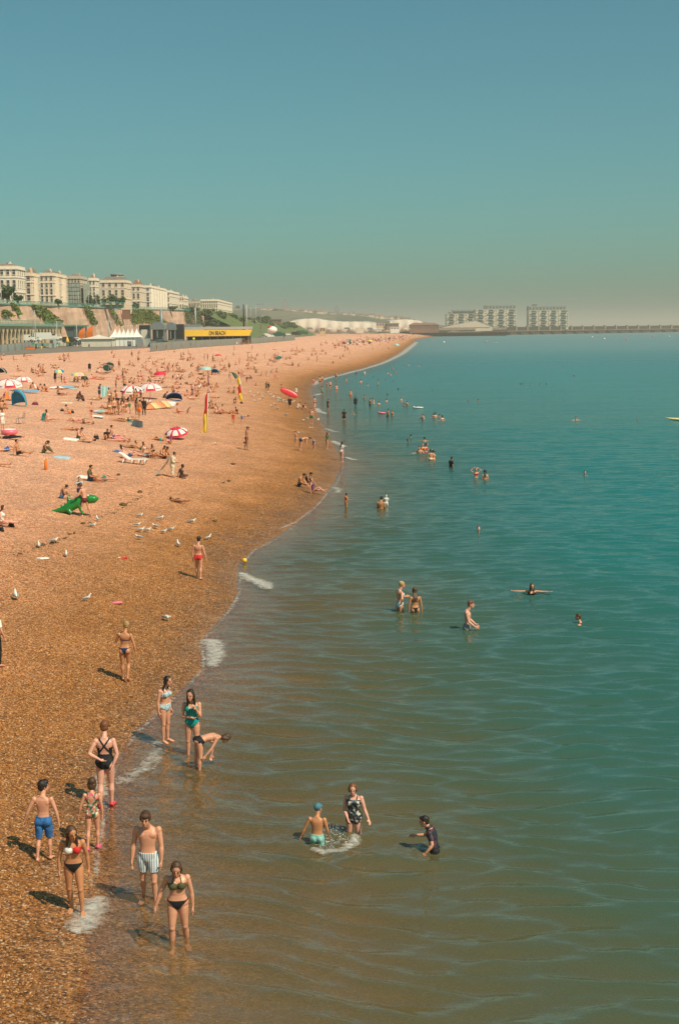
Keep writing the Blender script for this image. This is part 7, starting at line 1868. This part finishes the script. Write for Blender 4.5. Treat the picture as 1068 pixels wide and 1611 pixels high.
def crowd(ox, oy, sc, rows, **kw):
    for r_ in rows.strip().split('\n'):
        f_ = r_.split()
        if len(f_) < 3: continue
        x, y = float(f_[0]), float(f_[1]); code = f_[3]
        put(ox + x / sc, oy + y / sc, f_[2], code[0], code[1], code[2] if len(code) > 2 else 'f', code[3] if len(code) > 3 else 'd',
            float(f_[4]) if len(f_) > 4 and f_[4] != '-' else None, float(f_[5]) if len(f_) > 5 else None, **kw)
# crops of the photograph: x, y of the lowest point, pose, clothes + colour + skin + hair, heading, height
crowd(0, 540, 5.34, """
20 142 sk tkt
36 108 sl tdt
122 145 sl bkt
205 115 sk vkt
236 140 ss bpp
541 115 sk bkt
573 115 sk brt
596 160 sc brf
940 88 sk vdfd
957 124 sk vkf
160 240 sl bkt
281 252 sk tkb 160
327 205 sk vdtw
376 252 sk tkt 60
140 285 lf bwt
466 188 lb tdt
466 213 lk tmt
470 338 st ekbg 150
521 335 st eut - 1.2
551 336 sk vpf
628 322 sk tkb
655 322 sk tdb
717 318 sl eibd
757 246 st ekdw 20
802 300 pr brf
872 296 lb bit
836 248 sk vwf
818 250 sk bpf
960 240 sk tkt
1005 212 st bkb 0
1040 250 sk bot
1060 258 sk brt
992 280 lf bpp
301 388 sk vwp 100
322 405 sk tif
357 402 sk brt
400 408 sc bof
262 385 sk bit
525 390 lb bkt
620 375 lf bet
701 368 sk boft
737 370 sl tkt
500 438 sl tkb
545 436 lk twf
655 468 sk bkd
702 486 sk tkd 120
800 478 lb tft
978 405 st tbb
1050 405 hp tkt
590 592 sk tof 100
770 638 st tmf -120 1.5
640 660 lk bpf
722 678 lf tif
892 552 lk brtg
910 592 lb tot
962 595 sl bkt
1020 658 lb bit
60 556 sk bgt
15 500 sk bit
20 560 sl tit
368 650 sk etfy -70
408 660 sl bcf -70
662 806 sk tefd
715 832 lb tef 80
622 735 lf bmt
897 812 sk vkt
955 800 sl tbf
1005 808 lk vpp
1015 830 lf bpf
925 605 st bct 10
948 560 hp tit 160
966 608 st tif 30
1000 602 st bct -60
986 540 ho tkt 120
1040 605 st bif 60
""")
# the man with the wind shelter, the white topped woman at the left edge
put(157, 629, 'ho', 'e', 'n', 't', 'd', -100, desc='person in navy holding up one side of the pale wind shelter')
put(5, 678, 'st', 'd', 'w', 'f', 'b', -120, 1.66, desc='woman in a white top and pink skirt at the left edge above the ring')
crowd(150, 540, 5.34, """
310 120 st bkb 0
366 168 st tkt 20
364 88 sk tkt
456 136 sk bkt
461 158 sk vwf
290 188 sl bkt
328 196 sk tkt
410 212 sk bkt
432 232 sl brt
457 250 sk bgt
572 188 sk vkb
621 196 sk vgf
650 206 sk vdf
682 196 sk tkb
662 78 sk brt
776 148 sk tkb
802 152 hp tkt 60
822 138 sk bit
806 200 sk vkb
917 150 st tdb
947 148 st tmb
990 158 st tit
480 285 sk tkt
592 298 sl brf
652 298 sk vdf
690 300 sk vwf
718 306 sk tkb
736 246 lk tdt
792 288 sk vgf
826 280 sk bkt
290 334 sk tkt
250 385 st bkb 30
320 342 sk bkt
371 330 sl brf
412 322 sk bgt
436 346 lb tkt
466 326 sk tkb
500 358 sk vpf
526 356 sk bot
562 338 sk bkt
594 378 lf tgt
350 600 st bkb -30
372 628 wk lot -20
412 606 st wkt 10
296 590 be lef 90
262 540 sk bkt
220 520 sk bit
330 492 st bct 120
232 578 sc tet
205 648 lb tmt
290 652 lk bct
310 470 sk brf
350 500 st bkt 60
390 520 hp vdt 100
240 560 st tkb 150
275 500 sk vkb
636 460 sk tkb
662 408 sk tmt
586 462 sk vdb
448 522 sk vwf
600 516 lf twf
702 590 sl trf -90
762 590 kn tkb -60 1.0
800 350 lk tof
852 328 sk bpf
872 340 sk brt
902 308 sk bkt
846 408 sl bkt
870 388 sk vwf
884 378 sk vwf
832 428 lf bot
758 448 sk bof
792 440 sk brf
852 450 sk bkt
822 472 lb bff
862 238 sk bkt
932 238 st bof
946 252 sk bkt
912 280 sk brf
962 290 sk bpf
892 300 lk brt
982 552 sl bkt
1022 592 sl twf
1048 592 lk tkt
1000 462 lf bpf
520 812 lb tdf 95
628 846 sk vuf
560 822 lk ttt 90
980 230 sk bgt
1000 210 sk tkb
1020 262 lf tif
1044 250 sk bkt
120 500 hp bct 40
""")
crowd(180, 660, 5.34, """
232 276 pr tet -120
262 308 sl bcf -100
290 316 lk vgt
335 326 sl bkt -110
398 316 sk brt -120
425 330 sk tkt
130 332 pr tbp -95
565 492 ss bkd -60
150 240 lb tib
""")
crowd(300, 520, 5.34, """
326 332 st tkb 0
282 318 sk bkt
266 338 sk brt
250 298 sl vgt
366 210 sk bit
368 175 st bct 30
292 245 sk btf
410 292 st trt
376 292 sk brf
470 302 sk bot
492 296 st bct
516 262 sk vwf
541 248 sk tit
556 216 sk vdt
511 232 sl bkt
622 250 hp bct
541 276 lb tkt
776 232 sk bpf
801 246 sk bkt
836 242 sk trf
786 284 lf vgt
822 292 lb tit
860 298 sk tkb
906 300 sk bkt - 1.1
886 208 sk bit
986 250 sk brf
1016 212 sk tkb
1046 206 sk bct
1062 262 st bkt
546 358 sk vkb
541 332 sk tdb
592 386 sl brt
641 388 sl bcf
676 358 sk vgf
721 352 ss tmt -80
470 440 be lkt -120
511 410 sk vut
545 464 sk bkt - 1.1
636 516 wk eit -150
654 520 wk vkt -150
336 526 sk bct 60
362 532 sl tit 90
371 612 sk vdf -150
392 700 sc bkt 150
278 700 sl tif -100
322 698 lk tkt -95
180 660 sk bkt
226 690 sl vkf -100
360 796 st srt -160 1.35
428 786 be lbf -80 1.4
490 188 lb tkt
705 164 lf tkt
768 548 st tkt 100
884 560 wk vwf -30
836 668 wk ekf 160
900 656 sk vwf
944 662 sk vmf
1016 786 hp lef 170
1045 690 st bif 60 1.4
1034 474 st srf 20
400 345 lf tct
""")
# by the waterline
crowd(360, 580, 4.108, """
434 496 st tcf 120 1.25
462 530 be tnk -70
550 524 st sbf 150 1.05
634 518 au sef -60 1.45
728 602 st vwp -40
""")
crowd(440, 440, 3.3375, """
216 338 sk tkb
246 338 sk bkt
310 355 st tkb
342 364 st bkb
352 372 wk tdt
330 405 sk tkb
320 415 sk tmt
196 434 st bmt
150 422 sk brt
166 398 sk bkt
190 394 sl tdt
216 392 lf bkt
240 392 sk vkt
70 452 sk tkb
96 456 sk bkt
85 398 sk trt
40 416 sk bot
55 418 sl tkt
280 442 sk vut
290 404 lk tgt
366 392 st bct
486 366 sk bkt
526 342 sk trt
572 330 st bct
572 364 sk tkb
66 348 st vwf
360 340 sk trt
390 330 sk tkt
420 352 lf bkt
300 330 st tkb
""", small=True)
# the far beach where people blur into a band: those that still stand out
for i in range(44):
    u = i / 43
    px = 533 + 115 * u + rng.gauss(0, 4); py = 541.5 - 12.5 * u + rng.gauss(0, 2.2)
    py = max(py, 526.5)
    put(px, py, rng.choice(['st', 'st', 'sk', 'sk', 'sl', 'lb', 'wk']), rng.choice('btbtsev'), rng.choice('krrpbkwgmo'), rng.choice('fftbp'), 'd', zone='band', small=True)
# more sunbathers between them, in little groups, too small to pick apart
for i in range(62):
    gx, gy = rng.choice([(190, 585), (250, 575), (300, 590), (330, 575), (345, 600), (400, 570), (420, 560), (280, 565), (230, 600), (310, 610), (470, 553), (500, 545), (150, 575), (60, 570), (440, 556), (520, 538)])
    gx += rng.gauss(0, 22); gy = max(gy + rng.gauss(0, 9), 552 if gx > 330 else 560)
    for k in range(rng.choice([1, 2, 2, 3])):
        put(gx + rng.gauss(0, 4), gy + rng.gauss(0, 1.4), rng.choice(['sk', 'sl', 'sl', 'lb', 'lf', 'lk', 'pr', 'sk', 'st']), rng.choice('btbt'), rng.choice('krbkwngp'), rng.choice('fptttbr'), rng.choice('ddbby'), zone='extra', small=True)
# bathers
def bathe(ox, oy, sc, rows):
    for r_ in rows.strip().split('\n'):
        f_ = r_.split(); x, y = float(f_[0]), float(f_[1]); code = f_[3]
        put(ox + x / sc, oy + y / sc, f_[2], code[0], code[1], code[2], code[3] if len(code) > 3 else 'd', float(f_[5]) if len(f_) > 5 else rng.uniform(-180, 180), float(f_[6]) if len(f_) > 6 else None, zone='sea', sub=float(f_[4]))
bathe(360, 580, 4.108, """
589 112 st tmt .0 20
604 98 st tkt .05 30
606 176 st stb .15 10
636 136 st bct .2
655 132 st tkf .2
693 70 st tkt .2
696 154 st bpf .25
760 88 st brt .6
823 60 st vkb .3
876 42 st vwf .6
855 97 wa tkf .95
898 112 wa bkf 1.15
964 108 wa tff .85
788 186 st brt .45
818 242 st wkb .35 10
874 200 wa bkt 1.0
912 238 st tkt .75
936 226 wa bcf .85
970 236 wa bkf 1.05
1018 212 wa bkf 1.2
1026 310 st tkt .8
1056 305 st brt .9
808 296 sw bkf 1.3
745 330 st ekt .45 10
640 276 st ekt .15 -60
557 258 st bmt .05
""".replace('964 108 wa tff', '964 108 wa tif'))
bathe(620, 560, 5.34, """
100 80 wa bkf 1.1
126 82 wa trf 1.05
206 86 sw tkt 1.3
163 146 sw bkb 1.42
286 130 sw bpf 1.42
12 144 wa brf 1.1
40 284 sw tkb 1.4
318 294 sw bkt 1.4
60 384 wa bpf .9
72 420 sw tkb 1.25
106 420 wa trf 1.0
240 538 wa tkf 1.0 120
330 518 wa brt 1.1
346 520 wa bcf 1.05
390 512 sw bkt 1.3
405 544 wa brp 1.05
616 382 sw bkb 1.4
702 382 sw tkb 1.4
1055 238 sw bkb 1.42
138 686 sw tkb 1.4
100 726 sw bkb 1.38
258 718 sw tkb 1.36
238 806 wa bof .95 180
214 818 wa tkf 1.15 160
266 806 wa brf .95 -120
306 878 wa bct .72 10
332 870 wa bof .85 60
476 938 st ekb .85 -60
685 1024 au brf .95 180
762 1030 st bkf 1.05 0
""")
bathe(520, 540, 6.675, """
600 322 wa bpf 1.15
626 340 wa tkf 1.15
655 276 wa brf .95
683 314 sw bpf 1.3
450 356 sw tkd 1.4
507 392 sw bkb 1.3
577 386 sw tkd 1.4
648 396 sw bkd 1.4
716 488 sw tkd 1.4
583 543 sw bkd 1.4
930 240 sw tkb 1.35
870 318 sw bkb 1.42
""")
bathe(780, 580, 3.708, """
465 300 sw tkf 1.38 180
822 300 sw brf 1.38 180
515 622 sw bkf 1.32 180
448 46 sw tkb 1.4
459 46 sw bkb 1.4
140 94 sw tkb 1.4
158 92 sw bkb 1.3
204 94 sw brt 1.36
252 92 sw tkb 1.4
296 90 sw bkb 1.4
""")
put(544, 797, 'wa', 's', 'o', 't', 'd', -60, 1.1, zone='sea', sub=.28, desc='small child in orange standing thigh deep at the edge')
put(599, 800, 'ho', 't', 'k', 't', 'd', -20, 1.75, zone='sea', sub=1.05, desc='tanned man waist deep holding a child in white')
o = put(607.5, 797, 'ho', 'e', 'w', 'f', 'w', -10, 1.0, zone='sea', sub=.30, desc='small child in white held by the tanned man in the sea')
put(790, 889, 'sw', 'b', 'c', 'f', 'y', 90, 1.6, zone='sea', sub=1.60, desc='swimmer floating almost submerged above the bather with open arms') if False else None
put(752, 836, 'sw', 'b', 'r', 'p', 'b', 180, 1.66, zone='sea', sub=1.36, desc='red faced swimmer alone with head above the water in mid sea')
# people behind the fence and along it
for px, py, pose, code, lab in ((60, 552, 'st', 'eyt', 'person in yellow standing by the stall at the far left'), (66, 552, 'st', 'eyt', 'second person in yellow right of the stall'), (56, 553, 'be', 'eut', 'person in purple bending at the stall'), (141, 548.5, 'st', 'ekt', 'person in black sitting on the rail before the low cream tent'),
        (247, 553, 'st', 'ekt', 'dark dressed person leaning on the hoarding at its left end'), (262, 551.5, 'st', 'ent', 'dark dressed person second along the hoarding'), (373, 544, 'st', 'ewf', 'person in white before the long hoarding'), (380, 544, 'st', 'emt', 'person in maroon before the long hoarding'), (215, 550, 'st', 'ekt', 'person in black at the right end of the marquee'), (226, 549, 'st', 'ert', 'person in red by the screen right of the marquee')):
    put(px, py, pose, code[0], code[1], code[2], 'd', None, None, desc=lab, small=True)
# the carried board, the wind shelter, the grey shelter and the dark towel
g = at_y(452, 620, G(452, 628).y)
t = thing('rescue_board', 'glossy red board carried by two people toward the sea', 'board', g); b = MB(); n = 16
a, c = at_y(440.5, 612, g.y) - g, at_y(469, 624.5, g.y) - g; d = c - a; ax = d.normalized(); nn = ax.cross(Vector((0, 1, 0))).normalized(); rings = []
for i in range(n + 1):
    f_ = i / n; w = .42 * (max(1 - abs(2 * f_ - 1) ** 2.4, 0)) ** .6 + .01; p = a + d * f_
    rings.append([p + nn * w * math.cos(2 * PI * j / 12) + Vector((0, 1, 0)) * (.09 * math.sin(2 * PI * j / 12) + w * .25 * math.cos(2 * PI * j / 12)) for j in range(12)])
b.ring_loft(rings); b.build('deck', mat('board_red', (.66, .015, .03), .35, .05, 3, 0, .5, 0, 0, .3), t)
b = MB(); b.tube([a + d * .72 + nn * -.02, a + d * .97 + nn * -.02], [.02, .02], 6); b.build('rail_stripe', MATS['white_paint'], t)
b = MB(); b.add([a + d * .06, a + d * .02 + nn * .22, a + d * .12, a + d * .06 + Vector((0, .02, 0))], [(0, 1, 2), (3, 2, 1)]); b.build('fin', MATS['sign_black'], t)
def hung_cloth(label, corners, Y, m_, name, cat, folds=5, leanback=.25):
    g = at_y(sum(c[0] for c in corners) / 4, max(c[1] for c in corners), Y); vs = []; n, k = 10, 6
    P = [at_y(c[0], c[1], Y) - g for c in corners]
    for i in range(n + 1):
        for j in range(k + 1):
            u, v = i / n, j / k; p = (P[0] * (1 - u) + P[1] * u) * (1 - v) + (P[3] * (1 - u) + P[2] * u) * v
            vs.append(p + Vector((0, .06 * math.sin(u * folds * 3.1) + leanback * (1 - v), 0)))
    fs = [(i * (k + 1) + j, i * (k + 1) + j + 1, (i + 1) * (k + 1) + j + 1, (i + 1) * (k + 1) + j) for i in range(n) for j in range(k)]
    t = thing(name, label, cat, g); b = MB(); b.add(vs, fs, True); b.add([Vector(v) + Vector((0, .02, 0)) for v in vs], [f_[::-1] for f_ in fs], True); b.build('cloth', MATS[m_], t)
    for q in (P[0], P[1]):
        z0 = float(ground_h(g.x + q.x, g.y + q.y)) - g.z; b = MB(); b.tube([(q.x, q.y + leanback, q.z), (q.x, q.y + leanback, z0)], .02, 6); b.build('pole', MATS['wood'], t)
    return t
hung_cloth('pale aqua wind shelter cloth held up beside the standing crowd', [(158.5, 607), (174, 609), (171.5, 624), (159.5, 624)], G(165, 627).y, 'pale_teal', 'wind_shelter', 'wind shelter')
hung_cloth('slate grey folding shelter panel in front of the standing crowd', [(209, 661), (223, 663), (225, 672), (206, 671)], G(215, 672).y, 'cloth_dark grey', 'wind_shelter', 'wind shelter', 2, .6)
hung_cloth('dark green towel being shaken out between two people', [(363, 585), (371, 587), (375, 594), (370, 596)], G(369, 601).y, 'green_dark', 'towel', 'towel', 3, .1)
put(361, 600, 'ho', 'v', 'g', 't', 'd', -80, None, desc='person in grey shaking out the dark green towel')
# the rest of the far crowd: heads and bodies that read as one mass
b = MB()
for i in range(190):
    u = rng.random(); px = 520 + 140 * u + rng.gauss(0, 6); py = max(544 - 16.5 * u + rng.gauss(0, 2.6), 525.5)
    g = G(px, py)
    if shore_x(g.y) - g.x < 6: continue
    b.cur = rng.choice([0, 0, 0, 1, 2, 3, 4, 5]); h = rng.choice([.55, .6, .9, 1.35]); w = rng.uniform(.25, .6)
    b.ell(g + Vector((0, 0, h * .5)), (w, .28, h * .5), None, 6, 4); b.cur = 6; b.ell(g + Vector((rng.uniform(-.1, .1), 0, h + .14)), (.13, .13, .16), None, 6, 4)
o = b.build('crowd', [MATS[x] for x in ('skin_tan', 'skin_pink', 'cloth_red', 'cloth_navy', 'cloth_white', 'cloth_black', 'hair_dark')]); tag(o, 'far crowd blurring into a band along the distant beach', kind='stuff')

# ------------------------------------------------------------------ labels that single each person out
LAND = [('the tilted red parasol', 278, 683), ('the blue pop up tent', 31, 630), ('the lying rescue board', 253, 642), ('the left pair parasol', 208, 624), ('the right pair parasol', 240, 622), ('the rainbow parasol', 124, 596), ('the teal parasol', 171, 583), ('the aqua wind shelter', 165, 626),
        ('the navy beach tent', 275, 629), ('the furled red flag', 326, 680), ('the open lifeguard flag', 381, 628), ('the carried red board', 452, 625), ('the pale blue parasol', 324, 588), ('the aqua beach shade', 439, 565), ('the white marquee', 195, 548), ('the plain red parasol', 252, 596), ('the small red parasol', 343, 566),
        ('the green crocodile', 115, 808), ('the sun lounger', 212, 728), ('the robed woman', 268, 748), ('the red folding chair', 434, 597), ('the empty metal chair', 34, 664), ('the left parasols', 28, 608), ('the faded green parasol', 94, 592), ('the grey shelter panel', 215, 672), ('the cream kiosk', 507, 523), ('the green far parasol', 549, 538), ('the yellow far parasol', 582, 539), ('the grey far parasol', 624, 544), ('the red brick hall', 667, 520), ('the hoarding end', 464, 537)]
SLAND = [('the carried red board', 470, 628), ('the cream lilo', 658, 642), ('the pink lilo', 601, 651), ('the kayak', 1060, 661), ('the green shorts man', 490, 667), ('the marina flats', 780, 522), ('the far surf line', 600, 572), ('the waist deep father', 600, 799), ('the pitched shed', 735, 516), ('the robed woman', 268, 748)]
ORD = ['nearest', 'second nearest', 'third nearest', 'fourth nearest', 'fifth nearest', 'sixth nearest', 'seventh nearest', 'eighth nearest', 'ninth nearest', 'tenth nearest', 'eleventh nearest', 'twelfth nearest']
groups = {}
# past three hundred people the smallest figures become part of the far crowd
HEROES = len([o for o in bpy.data.objects if o.name.startswith('person') and o.parent is None]) - len(PEOPLE)
def show(q):
    o, px, py, desc, zone = q
    if zone == 'extra': return 0
    return (F / o.location.y) * (.45 if zone == 'sea' and o.location.z < -.9 else 1) * (9 if desc.startswith('D ') else 1)
PEOPLE.sort(key=lambda q: -show(q))
keep, rest = PEOPLE[:298 - HEROES], PEOPLE[298 - HEROES:]
cv, cf, cm, mats_, nv = [], [], [], [], 0
for o, px, py, desc, zone in rest:
    for part in [o] + list(o.children):
        me = part.data; v = np.empty(len(me.vertices) * 3, np.float32); me.vertices.foreach_get('co', v)
        q = np.empty(len(me.loops), np.int32); me.loops.foreach_get('vertex_index', q); mi = np.empty(len(me.polygons), np.int32); me.polygons.foreach_get('material_index', mi)
        Mw = np.array(Matrix.LocRotScale(o.location, o.rotation_euler, o.scale)); v = v.reshape(-1, 3) @ Mw[:3, :3].T + Mw[:3, 3]
        ids = []
        for s_ in part.material_slots:
            if s_.material not in mats_: mats_.append(s_.material)
            ids.append(mats_.index(s_.material))
        cv.append(v); cf.append(q.reshape(-1, 4) + nv); cm.append(np.array(ids)[mi]); nv += len(v)
    for part in list(o.children): bpy.data.objects.remove(part)
    bpy.data.objects.remove(o)
if cv: tag(link('distant_bathers', np_mesh('distant_bathers', np.concatenate(cv), np.concatenate(cf), mats_, np.concatenate(cm))), 'smallest far figures on the beach and heads in the sea', kind='stuff')
PEOPLE = keep
for o, px, py, desc, zone in PEOPLE:
    if desc.startswith('D '):
        o['label'] = desc[2:]; o['group'] = 'people on the beach' if zone != 'sea' else 'bathers in the sea'; continue
    L_ = SLAND if zone == 'sea' else LAND
    d, nm, lx_, ly_ = min((math.hypot(px - x, (py - y) * 1.7), n, x, y) for n, x, y in L_)
    dx, dy = px - lx_, (py - ly_) * 1.7
    rel = ('right of' if dx > 0 else 'left of') if abs(dx) > abs(dy) else ('before' if dy > 0 else 'behind')
    groups.setdefault((desc, rel, nm), []).append((d, o, zone))
for (desc, rel, nm), L_ in groups.items():
    L_.sort(key=lambda q: q[0])
    for i, (d, o, zone) in enumerate(L_):
        lab = '%s %s %s' % (desc, rel, nm)
        if len(L_) > 1: lab = '%s, %s' % (lab, ORD[min(i, 11)])
        o['label'] = lab; o['group'] = 'people on the beach' if zone != 'sea' else 'bathers in the sea'

NTH = ['leftmost', 'second from left', 'third from left', 'fourth from left', 'fifth from left', 'sixth from left', 'seventh from left', 'eighth from left', 'ninth from left', 'tenth from left', 'eleventh from left', 'twelfth from left']
for gname in ('clifftop lamp posts', 'lamp posts along the seafront road', 'scrub on the grassy bank', 'vans parked along the far sea wall', 'buoys before the breakwater'):
    L_ = sorted([o for o in bpy.data.objects if o.get('group') == gname and o.parent is None], key=lambda o: px_of(o.location)[0])
    for i, o in enumerate(L_): o['label'] = '%s, %s' % (o['label'], NTH[min(i, 11)])
# ------------------------------------------------------------------ loose stones over the near shingle (one object, instanced by geometry nodes)
def stone_material():
    mt, nt, out = nodes_of('stone'); N, L = nt.nodes.new, nt.links.new
    p = N('ShaderNodeBsdfPrincipled'); oi = N('ShaderNodeObjectInfo'); rp = N('ShaderNodeValToRGB'); el = rp.color_ramp.elements
    el[0].color = (.09, .036, .012, 1); el[1].color = (.62, .43, .25, 1)
    for q, c in ((.25, (.20, .07, .014)), (.5, (.31, .115, .02)), (.76, (.40, .165, .038)), (.93, (.46, .24, .09))):
        e = el.new(q); e.color = (*c, 1)
    L(oi.outputs['Random'], rp.inputs[0])
    tc = N('ShaderNodeTexCoord'); nz = N('ShaderNodeTexNoise'); nz.inputs['Scale'].default_value = 30; L(tc.outputs['Object'], nz.inputs[0])
    mx = N('ShaderNodeMix'); mx.data_type = 'RGBA'; mx.blend_type = 'OVERLAY'; mx.inputs[0].default_value = .3; L(rp.outputs[0], mx.inputs[6]); L(nz.outputs['Fac'], mx.inputs[7])
    L(mx.outputs[2], p.inputs['Base Color']); p.inputs['Roughness'].default_value = .5; L(p.outputs[0], out.inputs['Surface']); return mt
MAT_STONE = stone_material()
ys = np.concatenate([np.arange(17, 62, .5)]); dd_ = np.linspace(-.3, 15, 50)
PY, PD = np.meshgrid(ys, dd_, indexing='ij'); PX = shore_x(PY) - PD
dens = np.where(PY < 36, 420, 420 - (PY - 36) * 13).clip(60) * (PX > -.27 * PY - 1.5) * np.clip((PD - .5 - .4 * np.sin(PY * 1.7)) / 1.2, 0, 1)
st = grid_object('shingle_stones', PX, PY, ground_h(PX, PY), {'dens': dens}, MAT_STONE, False)
tag(st, 'loose brown and pale flint pebbles scattered over the near beach', kind='stuff')
ng = bpy.data.node_groups.new('scatter_stones', 'GeometryNodeTree')
ng.interface.new_socket('Geometry', in_out='INPUT', socket_type='NodeSocketGeometry'); ng.interface.new_socket('Geometry', in_out='OUTPUT', socket_type='NodeSocketGeometry')
N, L = ng.nodes.new, ng.links.new
gi, go = N('NodeGroupInput'), N('NodeGroupOutput')
na_ = N('GeometryNodeInputNamedAttribute'); na_.data_type = 'FLOAT'; na_.inputs[0].default_value = 'dens'
dp = N('GeometryNodeDistributePointsOnFaces'); L(gi.outputs[0], dp.inputs[0]); L(na_.outputs[0], dp.inputs['Density'])
ic = N('GeometryNodeMeshIcoSphere'); ic.inputs['Radius'].default_value = 1.0; ic.inputs['Subdivisions'].default_value = 2
sm = N('GeometryNodeSetMaterial'); sm.inputs['Material'].default_value = MAT_STONE; L(ic.outputs[0], sm.inputs[0])
rs = N('FunctionNodeRandomValue'); rs.data_type = 'FLOAT_VECTOR'; rs.inputs[0].default_value = (.014, .010, .006); rs.inputs[1].default_value = (.036, .026, .016)
rr = N('FunctionNodeRandomValue'); rr.data_type = 'FLOAT_VECTOR'; rr.inputs[0].default_value = (-.4, -.4, 0); rr.inputs[1].default_value = (.4, .4, 6.28); rr.inputs['Seed'].default_value = 3
ip = N('GeometryNodeInstanceOnPoints'); L(dp.outputs[0], ip.inputs[0]); L(sm.outputs[0], ip.inputs['Instance']); L(rs.outputs[0], ip.inputs['Scale']); L(rr.outputs[0], ip.inputs['Rotation'])
L(ip.outputs[0], go.inputs[0])
st.modifiers.new('scatter', 'NODES').node_group = ng
HAZE_COL=(.95,.885,.77,1); HAZE_D=.0002; HAZE_G=0.0; HAZE_TOP=95.0
# ------------------------------------------------------------------ sea air: one closed box of thin even haze round everything
hz_mt, hz_nt, hz_out = nodes_of('haze')
pv = hz_nt.nodes.new('ShaderNodeVolumePrincipled')
pv.inputs['Color'].default_value = HAZE_COL; pv.inputs['Density'].default_value = HAZE_D; pv.inputs['Anisotropy'].default_value = HAZE_G
hz_nt.links.new(pv.outputs[0], hz_out.inputs['Volume'])
b = MB(); b.box((0, 0, (HAZE_TOP - 11) / 2), (140000, 140000, HAZE_TOP + 11))
hz = tag(b.build('haze', [hz_mt]), kind='stuff'); hz.display_type = 'WIRE'
